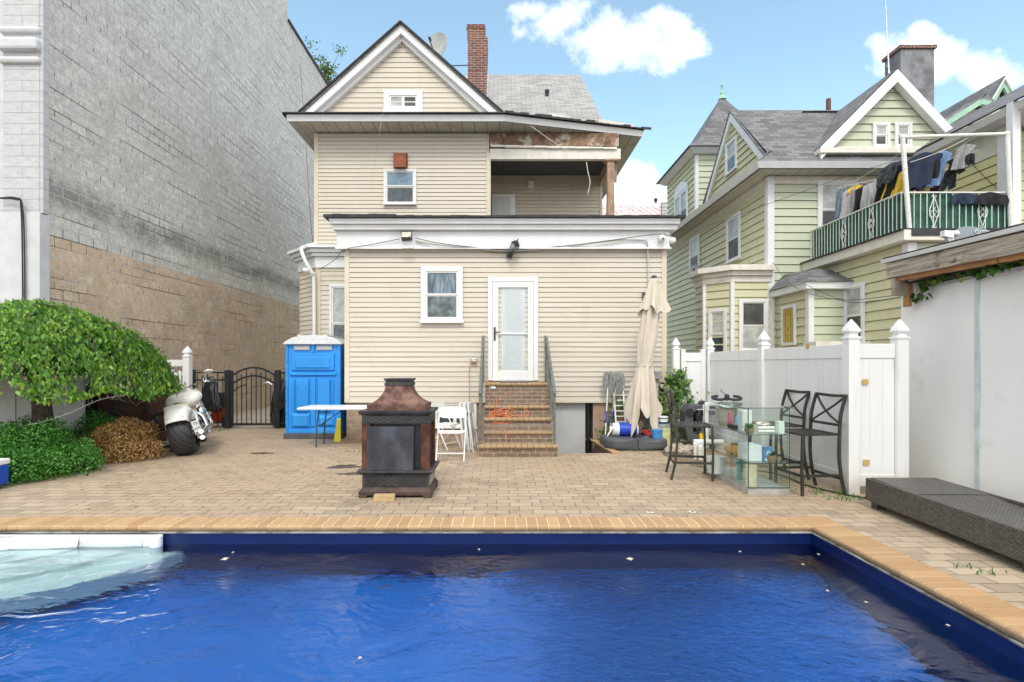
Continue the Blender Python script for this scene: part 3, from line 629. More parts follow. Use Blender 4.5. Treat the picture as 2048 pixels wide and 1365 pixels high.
# eaves: fascia gutter, soffit, skirt roof
fz0, fz1 = 7.53, 7.68
P = [Vector((-5.22, 13.38, 0)), Vector((.12, 13.38, 0)), Vector((3.72, 14.28, 0)), Vector((3.72, 24, 0))]
mb = MB(); pts3 = [Vector((-5.22, 24, 0))]+P
for a_, b_ in zip(pts3, pts3[1:]):
    d = (b_-a_).normalized(); nrm = Vector((d.y, -d.x, 0)); e = nrm*.035
    mb.hexa([a_+Vector((0,0,fz0)), b_+Vector((0,0,fz0)), b_-nrm*.03+Vector((0,0,fz0)), a_-nrm*.03+Vector((0,0,fz0)), a_+e+Vector((0,0,fz1)), b_+e+Vector((0,0,fz1)), b_-nrm*.03+Vector((0,0,fz1)), a_-nrm*.03+Vector((0,0,fz1))])
mb.build('gutter', M_trim, ho)
sm_ = NT('soffit panels'); c = sm_.coord(); sx = sm_.n('ShaderNodeSeparateXYZ'); sm_.set(sx, 0, c)
line = sm_.math('GREATER_THAN', sm_.math('FRACT', sm_.math('MULTIPLY', sx.outputs[0], 3.2)), .93)
base = sm_.mix(line, (.52, .50, .44), (.22, .2, .17)); base = sm_.mix(sm_.ramp(sm_.noise(c, 2, 6), .5, .8), base, (.38, .35, .28)); M_soffit = sm_.fin(base, .6)
mb = MB(); mb.add([(-5.2, 13.4, 7.52), (.12, 13.4, 7.52), (3.7, 14.3, 7.52), (3.7, 24, 7.52), (-5.2, 24, 7.52)], [(4, 3, 2, 1, 0)]); mb.build('soffit', M_soffit, ho)
AP = Vector((-2.50, 0, 10.12)); GL = -5.06; GR = .02; GZ = 7.99
mb = MB()
mb.add([(-5.28, 13.30, 7.695), (.14, 13.30, 7.695), (.02, 13.99, 8.02), (-5.06, 13.99, 8.02)], [(0, 1, 2, 3)])     # skirt under the gable
mb.add([(-5.28, 13.30, 7.695), (-5.06, 13.99, 8.02), (-4.0, 24, 9.0), (-5.28, 24, 7.695)], [(0, 1, 2, 3)])
mb.add([(.14, 13.30, 7.695), (3.78, 14.22, 7.695), (2.98, 15.5, 8.36), (.02, 14.0, 8.02)], [(0, 1, 2, 3)])
mb.add([(.02, 14.0, 8.02), (2.98, 15.5, 8.36), (2.86, 19.5, 11.93), (-2.6, 19.5, 11.93), (-2.5, 15.2, 8.05)], [(0, 1, 2, 3, 4)])
mb.add([(3.78, 14.22, 7.695), (3.78, 24, 7.695), (2.86, 19.5, 11.93), (2.98, 15.5, 8.36)], [(0, 1, 2, 3)])
mb.add([(-2.6, 19.5, 11.93), (2.86, 19.5, 11.93), (3.78, 24, 7.695), (-5.2, 24, 7.695)], [(0, 1, 2, 3)])
mb.build('roof', M_shg, ho)
mb = MB(); ov = .28        # gable roof slabs
for (fx, fz_) in ((GL+.02, GZ-.15), (GR+.04, GZ-.15)):
    s_ = 1 if fx > 0 else -1
    a0 = (AP.x, 13.99-ov, AP.z+.06); a1 = (fx, 13.99-ov, fz_+.06); b0 = (AP.x, 20, AP.z+.06); b1 = (fx, 20, fz_+.06)
    dn = Vector((0, 0, -.05)); v8 = [a0, a1, b1, b0]; v8 = [Vector(p)+dn for p in v8]+[Vector(p) for p in v8]
    mb.hexa(v8)
mb.build('gable_roof', [M_shg], ho)
mb = MB()
for (fx, fz_) in ((GL+.0, GZ-.15), (GR+.06, GZ-.15)): mb.bar((AP.x, 13.69, AP.z+.055), (fx, 13.69, fz_+.055), .035, .07, up=(0, 1, 0))
rg = [(.14+i*.19, 13.28+i*.0485) for i in range(20)]
for i, (a_, b_) in enumerate(rg):
    q = random.uniform(-.02, .03); mb.hexa([(a_, b_-.03, 7.68), (a_+.2, b_+.02, 7.68), (a_+.17, b_+.25, 7.78), (a_-.02, b_+.2, 7.78), (a_, b_-.03, 7.72+q), (a_+.2, b_+.02, 7.73+q), (a_+.17, b_+.25, 7.84+q), (a_-.02, b_+.2, 7.83+q)])
mb.box(-5.3, .14, 13.27, 13.31, 7.685, 7.71); mb.bar((-5.3, 13.3, 7.69), (-5.3, 24, 7.69), .04)
mb.build('torn_roof_edge', M_dark, ho)
mb = MB(); mb.hexa([(2.5, 13.86, 7.70), (3.5, 14.12, 7.69), (3.45, 14.3, 7.8), (2.5, 14.1, 7.8), (2.5, 13.85, 7.80), (3.5, 14.11, 7.76), (3.45, 14.3, 7.86), (2.5, 14.1, 7.88)])
mb.build('loose_board', M_oldwhite, ho); mb = MB(); mb.hexa([(1.3, 13.58, 7.72), (1.75, 13.69, 7.74), (1.75, 13.9, 7.86), (1.3, 13.8, 7.86), (1.3, 13.57, 7.77), (1.75, 13.68, 7.80), (1.75, 13.9, 7.9), (1.3, 13.8, 7.9)]); mb.build('loose_board', M_oldwhite, ho)
mb = MB(); rake(mb, [(GL+.04, GZ-.15), (AP.x, AP.z), (GR+.02, GZ-.15)], .21, 13.74, 13.98); mb.build('rake_board', M_oldwhite if False else M_trim, ho)
mb = MB(); rake(mb, [(GL+.26, GZ-.12), (AP.x, AP.z-.17), (GR-.24, GZ-.12)], .16, 13.86, 13.985); mb.build('inner_rake', M_trim, ho)
mb = MB(FRONT(0, 13.98)); k = (AP.z-.1-GZ)/((AP.x-GL-.15))
siding(mb, 0, 0, GZ+.02, AP.z-.3, .13, .018, lambda z: GL+(z-GZ)/k+.1, lambda z: GR-(z-GZ)/k-.1); mb.build('gable_siding', M_cream, ho)
mb = MB(); mb.add([(GL+.05, 13.985, GZ), (GR-.05, 13.985, GZ), (AP.x, 13.985, AP.z-.05)], [(0, 1, 2)]); mb.build('gable_wall', M_cream, ho)
# chimney (leaning, patched)
mb = MB(); sxn = [(.26, .26, -1.6), (.255, .25, .0), (.27, .27, .45), (.27, .27, .9), (.25, .25, 1.0), (.25, .25, 1.18), (.262, .26, 1.19), (.262, .26, 1.25), (.245, .245, 1.26), (.245, .245, 1.3)]
vs_ = []
for wx, wy, z in sxn:
    off_ = .10*(z/1.3)**1*(-.4 if z > .9 else .3)
    vs_ += [(-.63-wx+off_, 15.3-wy, 9.66+z), (-.63+wx+off_, 15.3-wy, 9.66+z), (-.63+wx+off_, 15.3+wy, 9.66+z), (-.63-wx+off_, 15.3+wy, 9.66+z)]
fs_ = [(i*4+j, i*4+(j+1) % 4, i*4+4+(j+1) % 4, i*4+4+j) for i in range(len(sxn)-1) for j in range(4)]+[tuple(range(len(vs_)-4, len(vs_)))]
mb.add(vs_, fs_); mb.build('chimney', M_brick, ho)
mb = MB(); p = at(1094, 192, 17.6); mb.cyl((p.x, 17.6, p.z-.1), (p.x, 17.6, p.z+.1), .06); mb.cyl((p.x, 17.6, p.z+.1), (p.x, 17.6, p.z+.18), .075); mb.build('roof_vent', M_black, ho)
p = at(1088, 170, 18.5); mb = MB(); mb.tube([(p.x-.28, 18.45, p.z-.03), (p.x-.1, 18.45, p.z+.02), (p.x+.1, 18.45, p.z+.02), (p.x+.28, 18.45, p.z-.02)], .022, 6); mb.build('roof_patch', M_oldwhite, ho)
# bay at the left with cornice, window and downspout
by = 13.0; bl = -4.37
pl2 = [(-3.2, by), (bl, by), (-5.02, by+.68), (-5.02, 14.6)]
mb = MB()
for (xa, ya), (xb, yb) in zip(pl2, pl2[1:]):
    L_ = math.hypot(xb-xa, yb-ya); ang = math.atan2(ya-yb, xa-xb); M = Matrix.Translation((xb, yb, 0)) @ Matrix.Rotation(ang, 4, 'Z'); m2 = MB(M); siding(m2, 0, L_, .8, 3.9, .115, .016); mb.add(m2.v, m2.f)
mb.build('bay_siding', M_cream, ho)
mb = MB(); mb.extr([(x, y+.01, .0) for x, y in pl2]+[(-3.2, 14.6, 0)], (0, 0, 3.95)); mb.build('bay_core', M_stucco, ho)
mb = MB()
for i, (o_, za, zb) in enumerate([(.05, 3.86, 4.12), (.13, 4.125, 4.20), (.2, 4.205, 4.29), (.28, 4.295, 4.36)]):
    mb.extr([(-3.2, by-o_, za), (bl-o_*.41, by-o_, za), (-5.02-o_, by+.68-o_*.41, za), (-5.02-o_, 14.6, za), (-3.2, 14.6, za)], (0, 0, zb-za))
mb.build('bay_cornice', M_trim, ho, bevel=.006)
mb = MB(); mb.box(bl-.02, bl+.1, by-.025, by+.02, .8, 3.9); mb.build('bay_corner', M_creamtrim, ho)
window(ho, FRONT(-4.0, by-.01, 1.9), .95, 1.5, .06, M_panecurt, M_panedark, .42)
mb = MB(); pp = [at(632, 488, 13.9), at(612, 493, 13.3), at(603, 500, 12.85), at(612, 525, 12.8), at(625, 548, 12.85), at(628, 560, 12.9), at(629, 700, 12.9)]
mb.tube(smooth_path(pp, 5), .045, 8); mb.build('downspout', M_trim, ho, smooth='auto')
# brick steps up to the door
sp2 = thing('brick_steps', 'brown brick steps with tan bullnose treads leading up to the white rear door', 'steps', (.31, 10, 0))
Ys = 9.15; rise = .2; go = .28; mb = MB(); treads = []
for i in range(6):
    xa, xb = (-.36, .98) if i == 0 else (-.29, .93)
    y0 = Ys+i*go; mb.box(xa+.02, xb-.02, y0+.03, (y0+go+.03) if i < 5 else E-.01, 0 if i == 0 else i*rise-.2, (i+1)*rise-.055)
    kb = bullnose_bricks((xa, y0+.26, 0), (xb, y0+.26, 0), (0, -1, 0), .27, .1, .007, .066, .032, (i+1)*rise)
    treads.append(kb)
mb.box(-.27, .91, Ys+.3, E-.012, 0, .5); mb.box(-.27, .91, Ys+1.0, E-.012, .5, 1.1)
mb.build('riser', M_stepbrick, sp2)
t = NT('worn tread'); c = t.coord(); base = t.mix(t.noise(c, 9, 6), (.30, .19, .10), (.43, .31, .18)); base = t.mix(t.ramp(t.noise(c, 2.6, 8, .7), .5, .7), base, (.24, .2, .14)); M_tread = t.fin(base, .85)
tvn = 0
for tm_, tvv in treads: setrnd(tm_.build('tread', M_tread, sp2), tvv)
mb = MB(); mb.box(-.27, .91, Ys+5*go+.27, E-.012, 1.1, 1.198); mb.build('landing', M_tread, sp2)
mb = MB(); mb.box(.0, .55, 10.62, 11.1, 1.2035, 1.216); tag(mb.build('doormat', M_darkplastic), 'thin dark doormat lying on the top landing before the rear door', 'doormat')
for sx_, nm in ((-.34, 'left'), (.93, 'right')):
    r_ = thing('handrail', 'worn metal handrail on the %s side of the brick steps' % nm, 'handrail', (sx_, 10, 0), 'handrails of the brick steps')
    top = lambda y: 1.12+(y-9.3)*.60 if y < 10.9 else 2.14
    for y, zb in ((9.28, .2), (10.1, .8), (10.88, 1.2), (11.12, 1.2)):
        mb = MB(); mb.box(sx_-.018, sx_+.018, y-.018, y+.018, zb, top(y)); mb.build('post', M_rail, r_, bevel=.003)
    mb = MB(); mb.barpath([(sx_, 9.2, top(9.2)), (sx_, 10.88, top(10.88)), (sx_, 11.18, top(11))], .045, .02); mb.build('top_rail', M_rail, r_, bevel=.003)
    mb = MB(); mb.barpath([(sx_, 9.28, top(9.28)-.72), (sx_, 10.88, top(10.88)-.78), (sx_, 11.12, 1.35)], .022, .014); mb.build('lower_rail', M_rail, r_)
    for k in range(9):
        y = 9.42+k*.18; 
        mb = MB(); mb.box(sx_-.007, sx_+.007, y-.007, y+.007, top(y)-.75, top(y)-.01); mb.build('baluster', M_rail, r_)
# ================================================================ green house on the right
gh = thing('green_house', 'pale green clapboard house with grey shingle roofs and a turret beyond the white fence', 'house', (9.5, 16, 0))
GX, GY = 7.0, 14.2
mb = MB(); mb.box(GX+.02, 12.5, GY+.02, 23.5, 0, 6.6); mb.box(8.12, 11.5, 10.82, GY+.02, 0, 3.98); mb.build('wall_core', M_green, gh)
mb = MB(FRONT(0, GY)); siding(mb, GX+.12, 12.4, 0, 6.25, .205, .028); mb.build('front_siding', M_green, gh)
mb = MB(LEFTF(GX, 23.5)); siding(mb, 0, 23.5-GY-.1, 0, 6.45, .205, .028); mb.build('side_siding', M_greenlit, gh)
mb = MB(LEFTF(8.1, GY)); siding(mb, 0, GY-10.92, 0, 3.97, .205, .028); mb.build('side_siding', M_greenlit, gh)
mb = MB(FRONT(0, 10.8)); siding(mb, 8.22, 11.5, 0, 3.97, .205, .028); mb.build('front_siding', M_green, gh)
mb = MB(); mb.box(GX-.045, GX+.13, GY-.045, GY+.13, 0, 6.45); mb.build('corner_board', M_trim, gh, bevel=.004)
mb = MB(); mb.box(8.055, 8.23, 10.755, 10.93, 0, 3.97); mb.build('corner_board', M_trim, gh, bevel=.004)
mb = MB(); mb.box(GX+.13, 12.4, GY-.024, GY+.0, 6.26, 6.46); mb.box(GX-.024, GX, 14.4, 23.4, 6.2, 6.46); mb.build('frieze_board', M_oldwhite, gh)
# eaves
mb = MB(); 
mb.add([(6.5, 13.65, 6.47), (12.5, 13.65, 6.47), (12.5, GY+.1, 6.47), (GX+.1, GY+.1, 6.47), (GX+.1, 23.5, 6.47), (6.5, 23.5, 6.47)], [(0, 1, 2, 3, 4, 5)]); mb.build('soffit', M_soffit, gh)
mb = MB(); mb.hexa([(6.46, 13.62, 6.47), (12.5, 13.62, 6.47), (12.5, 13.7, 6.47), (6.46, 13.7, 6.47), (6.40, 13.55, 6.62), (12.5, 13.55, 6.62), (12.5, 13.7, 6.62), (6.40, 13.7, 6.62)])
mb.hexa([(6.46, 13.701, 6.47), (6.55, 13.701, 6.47), (6.55, 23.5, 6.47), (6.46, 23.5, 6.47), (6.40, 13.701, 6.62), (6.55, 13.701, 6.62), (6.55, 23.5, 6.62), (6.40, 23.5, 6.62)])
mb.build('gutter', M_trim, gh)
RY, RZ = 16.2, 9.12
mb = MB()
mb.add([(6.46, 13.6, 6.63), (12.6, 13.6, 6.63), (12.6, RY, RZ), (6.86, RY, RZ), (6.86, 14.0, 7.02)], [(0, 1, 2, 3, 4)])
mb.add([(6.86, RY, RZ), (12.6, RY, RZ), (12.6, 18.8, 6.7), (6.86, 18.8, 6.7)], [(0, 1, 2, 3)])
mb.add([(6.44, 13.6, 6.63), (6.44, 23.4, 6.63), (7.0, 23.4, 7.1), (7.0, 14.0, 7.1)], [(0, 1, 2, 3)])
mb.add([(8.9, 16.0, 9.0), (12.6, 16.0, 9.0), (12.6, 18.5, 9.95), (9.7, 18.5, 9.95)], [(0, 1, 2, 3)])
mb.add([(8.9, 16.0, 9.0), (9.7, 18.5, 9.95), (9.7, 22, 7), (7.0, 22, 7)], [(0, 1, 2, 3)])
mb.build('roof', M_shd, gh)
# small gable facing the cream house
A, B, C_ = (14.2, 7.0), (16.18, 9.05), (18.1, 7.0)
mb = MB(LEFTF(6.93, 18.1)); k = (B[1]-A[1])/(18.1-16.18)
siding(mb, 0, 0, 7.0, 8.9, .2, .034, lambda z: (z-7.0)/k+.1, lambda z: 3.9-(z-7.0)/k-.1); mb.build('gable_siding', M_greenlit, gh)
def rakex(mb, X0, X1, pts, w):
    for a, b in zip(pts, pts[1:]): mb.hexa([(X0, a[0], a[1]-w), (X0, b[0], b[1]-w), (X1, b[0], b[1]-w), (X1, a[0], a[1]-w), (X0, a[0], a[1]), (X0, b[0], b[1]), (X1, b[0], b[1]), (X1, a[0], a[1])])
mb = MB(); rakex(mb, 6.83, 6.93, [(A[0]-.08, A[1]-.02), B, (C_[0]+.08, C_[1]-.02)], .27); mb.build('gable_rake', M_trim, gh)
mb = MB(); rakex(mb, 6.81, 7.2, [(A[0]-.12, A[1]), (B[0], B[1]+.06), (C_[0]+.12, C_[1])], .045); mb.build('gable_roof_edge', M_shd, gh)
window(gh, LEFTF(6.91, 16.55, 7.35), .62, .82, .08, M_panecurt, M_panedark)
for yy_, zz_ in ((16.65, 4.72), (19.9, 4.85)): window(gh, LEFTF(6.98, yy_, zz_), .78, 1.2, .09, M_panecurt, M_panescreen)
# big front gable
AX, AZ = 10.0, 8.97; f0, f1, fz = 8.15, 11.75, 7.03
mb = MB(); 
for fx in (f0-.1, f1+.1):
    mb.add([(AX, 13.72, AZ+.06), (fx, 13.72, fz), (fx, 14.3, fz), (AX+(fx-AX)*.02, 16.3, AZ+.06)], [(0, 1, 2, 3)])
    mb.add([(AX, 13.72, AZ), (fx, 13.72, fz-.06), (fx, 14.3, fz-.06), (AX+(fx-AX)*.02, 16.3, AZ)], [(0, 1, 2, 3)])
mb.build('gable_roof', M_shd, gh)
k = (AZ-fz)/(AX-f0)
mb = MB(FRONT(0, 13.95)); siding(mb, 0, 0, fz+.08, AZ-.25, .21, .034, lambda z: f0+(z-fz)/k+.1, lambda z: f1-(z-fz)*(f1-AX)/(AZ-fz)-.1); mb.build('gable_siding', M_green, gh)
mb = MB(); mb.add([(f0, 13.96, fz), (f1, 13.96, fz), (AX, 13.96, AZ-.05)], [(0, 1, 2)]); mb.build('gable_wall', M_green, gh)
mb = MB(); rake(mb, [(f0-.08, fz+.0), (AX, AZ+.02), (f1+.08, fz)], .32, 13.70, 13.90); mb.build('gable_rake', M_trim, gh)
mb = MB(); mb.box(f0-.12, f1+.1, 13.66, 13.96, fz-.16, fz-.03); mb.box(f0+.4, f1-.2, 13.83, 13.95, fz-.025, fz+.06); mb.build('gable_base_board', M_oldwhite, gh, bevel=.004)
for xx in (9.58, 10.14): window(gh, FRONT(xx, 13.93, 7.16), .30, .50, .07, M_panecurt, M_panescreen, sill=False)
p0 = at(1769, -40, 14.6); p1 = at(1778, 148, 14.0)
mb = MB(); mb.cyl(p1, p0, .022, .01, 6); mb.bar(p1+Vector((-.05, 0, .18)), p1+Vector((.55, .9, .3)), .02); tag(mb.build('antenna_mast', M_steel), 'thin metal antenna mast rising from the peak of the green front gable', 'antenna')
mb = MB(); mb.box(11.25, 12.2, 15.3, 15.95, 7.5, 10.42); ch = mb.build('chimney', M_graystucco, gh, bevel=.02)
mb = MB()
for i in range(9): mb.box(11.2+i*.117, 11.2+i*.117+.105, 15.25, 16.0, 10.42+.002*(i % 2), 10.50+random.uniform(0, .02))
mb.build('chimney_cap', M_brick, ch)
p = at(1657, 215, 18.4); mb = MB(); mb.cyl((p.x, 18.4, p.z-.2), (p.x, 18.4, p.z+.28), .075); mb.build('vent_pipe', mat('rusty pipe', (.14, .08, .06), .8), gh)
# turret
TX, TY = 7.25, 20.2
mb = MB(); mb.box(TX+.02, TX+3.2, TY+.02, TY+3.4, 6, 9.35); mb.build('turret_core', M_green, gh)
mb = MB(FRONT(0, TY)); siding(mb, TX+.1, TX+3.1, 6.4, 9.35, .205, .028); mb.build('turret_siding', M_green, gh)
mb = MB(LEFTF(TX, TY+3.4)); siding(mb, 0, 3.3, 6.4, 9.35, .205, .028); mb.build('turret_siding', M_greenlit, gh)
mb = MB(); mb.box(TX-.02, TX+.1, TY-.03, TY+.1, 6.4, 9.35); mb.build('turret_corner', M_trim, gh)
mb = MB(); mb.sq([(1.75, 1.85, 0), (1.95, 2.05, .16)], (TX+1.65, TY+1.7, 9.34)); mb.build('turret_cornice', M_trim, gh)
mb = MB(); mb.sq([(2.05, 2.15, 0), (1.5, 1.55, .42), (.95, 1.0, 1.25), (.38, .4, 2.2), (.03, .03, 2.78)], (TX+1.65, TY+1.7, 9.505)); mb.build('turret_roof', M_shd, gh)
M_mint = mat('mint green paint', (.33, .56, .42), .5, var=.08)
mb = MB(); mb.lathe([(.02, 0), (.16, .0), (.14, .1), (.07, .2), (.09, .25), (.05, .32), (.035, .5), (.07, .56), (.03, .62), (.012, .8)], (TX+1.68, TY+1.7, 12.2), 10); mb.build('finial', M_mint, gh, smooth='auto')
tw = window(gh, LEFTF(TX-.02, 22.4, 7.0), 1.35, 1.3, .1, M_panecurt, M_panescreen)
mb = MB(LEFTF(TX-.02, 22.4, 8.3)); mb.xz([(-.1, .1)]+[(.675+.78*math.cos(R(a)), .1+.38*math.sin(R(a))) for a in range(170, 9, -16)]+[(1.45, .1)], -.06, 0); mb.build('window_arch', M_trim, tw)
mb = MB(LEFTF(TX-.02, 22.4, 7.0)); mb.box(.62, .74, -.055, 0, 0, 1.35); mb.build('mullion', M_trim, tw)
# corner bay
bp = [(7.0, 14.17), (6.03, 14.17), (5.52, 14.72), (5.52, 15.35), (7.0, 16.6)]
def bay(pts, z0, z1, pitch, mats, nm, parent):
    for i, ((xa, ya), (xb, yb)) in enumerate(zip(pts, pts[1:])):
        L_ = math.hypot(xb-xa, yb-ya); M = Matrix.Translation((xb, yb, 0)) @ Matrix.Rotation(math.atan2(ya-yb, xa-xb), 4, 'Z'); m2 = MB(M); siding(m2, 0, L_, z0, z1, pitch, .028); m2.build(nm, mats[min(i, len(mats)-1)], parent)
bay(bp, 0, 3.72, .205, [M_greenlit], 'bay_siding', gh)
mb = MB(); mb.extr([(x+.02, y+.02, 0) for x, y in bp], (0, 0, 3.75)); mb.build('bay_core', M_greenlit, gh)
mb = MB()
for o_, za, zb in ((.05, 3.70, 3.86), (.22, 3.98, 4.12)): mb.extr([(7.05, 14.17-o_, za), (6.03-o_*.5, 14.17-o_, za), (5.52-o_, 14.72-o_*.5, za), (5.52-o_, 15.4, za), (7.05, 16.7, za)], (0, 0, zb-za))
mb.sq([(.01, .01, 0)], (0, 0, 0)) if False else None
mb.extr([(7.05, 14.05, 3.861), (6.0, 14.05, 3.861), (5.44, 14.66, 3.861), (5.44, 15.4, 3.861), (7.05, 16.65, 3.861)], (0, 0, .117)); mb.build('bay_cornice', M_oldwhite, gh, bevel=.006)
mb = MB(); 
for x, y in bp[1:3]: mb = MB(); mb.box(x-.05, x+.05, y-.05, y+.05, 0, 3.7); mb.build('bay_corner', M_trim, gh)
window(gh, FRONT(6.27, 14.15, 1.95), .60, 1.22, .08, M_panescreen, M_panecurt)
M = Matrix.Translation((5.52, 14.72, 1.75)) @ Matrix.Rotation(math.atan2(-.55, .51), 4, 'Z') @ Matrix.Translation((.2, -.01, 0)); window(gh, M, .36, 1.2, .07, M_panecurt, M_panedark)
# small hipped porch
qp = [(8.1, 12.7), (7.2, 12.7), (7.2, 14.2)]
bay(qp, 0, 3.3, .205, [M_green, M_greenlit], 'porch_siding', gh)
mb = MB(); mb.extr([(8.1, 12.72, 0), (7.22, 12.72, 0), (7.22, 14.19, 0), (8.1, 14.19, 0)], (0, 0, 3.3)); mb.build('porch_core', M_greenlit, gh)
mb = MB(); mb.box(7.02, 8.1, 12.5, 14.18, 3.3, 3.46); mb.build('porch_cornice', M_trim, gh, bevel=.004)
mb = MB(); mb.add([(6.97, 12.45, 3.465), (8.2, 12.45, 3.465), (8.2, 13.3, 3.86), (7.75, 13.3, 3.9), (7.4, 14.19, 3.9), (6.97, 14.19, 3.465)], [(0, 1, 2, 3), (0, 3, 4, 5)]); mb.build('porch_roof', M_shd, gh)
mb = MB(); mb.box(7.17, 7.30, 12.66, 12.8, 0, 3.3); mb.box(8.0, 8.09, 12.66, 12.75, 0, 3.3); mb.build('porch_corner', M_trim, gh)
gw = MB(LEFTF(7.17, 13.75, 2.1)); gw.box(-.07, .57, -.05, 0, -.07, 0); gw.box(-.07, 0, -.05, 0, 0, .92); gw.box(.5, .57, -.05, 0, 0, .92); gw.box(0, .5, -.05, 0, .85, .92)
g_ = gw.build('window', M_trim, gh)
gw = MB(LEFTF(7.17, 13.75, 2.1)); gw.box(.0, .5, -.02, -.004, 0, .85); gw.build('pane', mat('amber pane', (.42, .29, .035), .3, var=.2, vs=8), g_)
gw = MB(LEFTF(7.17, 13.75, 2.1))
for x in (.08, .19, .31, .42): gw.tube([(x, -.03, .02), (x, -.03, .84)], .008, 6)
for s_ in (-1, 1):
    gw.tube([(.25+s_*.07*math.sin(a)*(1 if a < 3.14 else .6), -.035, .2+.07*a) for a in [i*.35 for i in range(19)]], .007, 6)
gw.build('grille', mat('pale gold bars', (.7, .62, .25), .4, .3), g_)
mb = MB(); mb.box(7.6, 9.9, 12.0, 12.35, 1.86, 2.0) if False else mb.box(6.9, 8.3, 11.9, 12.4, 1.93, 2.06); mb.build('ledge', M_oldwhite, gh, bevel=.004)
window(gh, LEFTF(8.08, 12.72, 2.05), .58, 1.25, .09, M_panecurt, M_panescreen)
window(gh, FRONT(8.35, GY-.02, 4.9), .85, 1.35, .1, M_panecurt, M_panescreen)
# fascia under the balcony
mb = MB(); mb.box(7.86, 11.5, 10.6, GY, 3.98, 4.18); mb.build('balcony_fascia', M_oldwhite, gh, bevel=.004)
mb = MB(); mb.box(7.92, 11.5, 10.64, GY, 4.181, 4.22); mb.box(8.0, 11.0, 10.58, 10.599, 4.06, 4.2); mb.box(7.80, 7.92, 10.6, GY, 4.181, 4.20); mb.build('tar_edge', M_dark, gh)
# balcony railing with green screen
M_rw = mat('white painted iron', (.72, .72, .68), .45, var=.1, vs=20, dirt=(.3, .18, .1), ds=8, da=(.62, .75))
br = thing('balcony_railing', 'white iron balcony railing backed with dark green screen cloth', 'railing', (9, 11, 4.22))
def railrun(a, b, n, orn):
    a = Vector(a); b = Vector(b); d = (b-a); 
    mb = MB(); mb.bar(a+Vector((0, 0, .80)), b+Vector((0, 0, .80)), .04, .025); mb.bar(a+Vector((0, 0, .05)), b+Vector((0, 0, .05)), .03, .02); mb.build('rail', M_rw, br)
    for i in range(n+1):
        p = a+d*(i/n); mb = MB(); mb.tube([p+Vector((0, 0, .05)), p+Vector((0, 0, .79))], .0085 if i % n else .02, 6); mb.build('baluster', M_rw, br)
    dn = d.normalized()
    for f in orn:
        p = a+d*f+Vector((0, 0, .42)); mb = MB()
        for s_ in (-1, 1):
            mb.barpath([p+Vector((0, 0, .3)), p+dn*s_*.1, p-Vector((0, 0, .3))], .012)
            mb.tube([p+dn*s_*(.05+.04*math.sin(q))+Vector((0, 0, .05+.05*math.cos(q))) for q in [j*.55 for j in range(11)]], .007, 5)
            mb.tube([p+dn*s_*(.05+.04*math.sin(q))+Vector((0, 0, -.07+.05*math.cos(q))) for q in [j*.55 for j in range(11)]], .007, 5)
            mb.tube([p+dn*s_*(.02+.025*math.sin(q))+Vector((0, 0, .31+.02*math.cos(q))) for q in [j*.6 for j in range(9)]], .006, 5)
            mb.tube([p+dn*s_*(.02+.025*math.sin(q))+Vector((0, 0, -.31+.02*math.cos(q))) for q in [j*.6 for j in range(9)]], .006, 5)
        mb.build('scroll_ornament', M_rw, br)
railrun((8.08, 14.15, 4.22), (8.08, 10.98, 4.22), 27, (.42, .72)); railrun((8.08, 10.98, 4.22), (10.3, 10.98, 4.22), 17, (.30, .74))
def cloth_grid(p00, du, dv, nu, nv, fn):
    vs = []; fs = []
    for j in range(nv+1):
        for i in range(nu+1):
            a, b = i/nu, j/nv; vs.append(Vector(p00)+Vector(du)*a+Vector(dv)*b+Vector(fn(a, b)))
    for j in range(nv):
        for i in range(nu): k0 = j*(nu+1)+i; fs.append((k0, k0+1, k0+nu+2, k0+nu+1))
    return MB().add(vs, fs)
M_gscreen = mat('green screen cloth', (.025, .11, .075), .75, var=.3, vs=5)
cloth_grid((8.12, 14.15, 4.28), (0, -3.12, 0), (0, 0, .73), 60, 3, lambda a, b: (.01*math.sin(a*90), 0, .01*math.sin(a*40))).build('screen_cloth', M_gscreen, br, smooth=True)
cloth_grid((8.12, 11.03, 4.28), (2.2, 0, 0), (0, 0, .73), 40, 3, lambda a, b: (0, .01*math.sin(a*70), .008*math.sin(a*33))).build('screen_cloth', M_gscreen, br, smooth=True)
# wing to the right of the balcony
wg = thing('yellow_house_wing', 'yellow clapboard house wing with white eave behind the balcony at the far right', 'house', (12, 13, 0))
mb = MB(); mb.box(11.02, 16, 11.8, 16.3, 0, 6.6); mb.build('wall_core', M_greenlit, wg)
mb = MB(LEFTF(11.0, 16.3)); siding(mb, 0, 4.4, 4.1, 6.2, .215, .03); mb.build('siding', siding_mat('brightened yellow clapboard', (.66, .62, .34), (.33, .31, .12), .3), wg)  # left face brightened in its colour to make up for shade
mb = MB(FRONT(0, 11.8)); siding(mb, 11.2, 16, 0, 6.6, .215, .024); mb.build('siding', M_greenlit, wg)
mb = MB(); mb.box(10.975, 11.0, 11.9, 16.3, 6.2, 6.72); mb.build('frieze', M_oldwhite, wg)
mb = MB(); mb.box(10.90, 11.2, 11.7, 11.95, 0, 6.72); mb.box(10.4, 10.56, 11.05, 11.2, 4.2, 6.9); mb.build('corner_post', M_trim, wg, bevel=.006)
mb = MB(); mb.hexa([(10.5, 10.7, 6.72), (11.1, 10.7, 6.72), (11.1, 16.4, 6.72), (10.5, 16.4, 6.72), (10.42, 10.65, 6.86), (11.1, 10.65, 6.86), (11.1, 16.4, 6.86), (10.42, 16.4, 6.86)]); mb.box(11.1, 16, 10.7, 11.8, 6.72, 6.86); mb.build('gutter', M_trim, wg, bevel=.01)
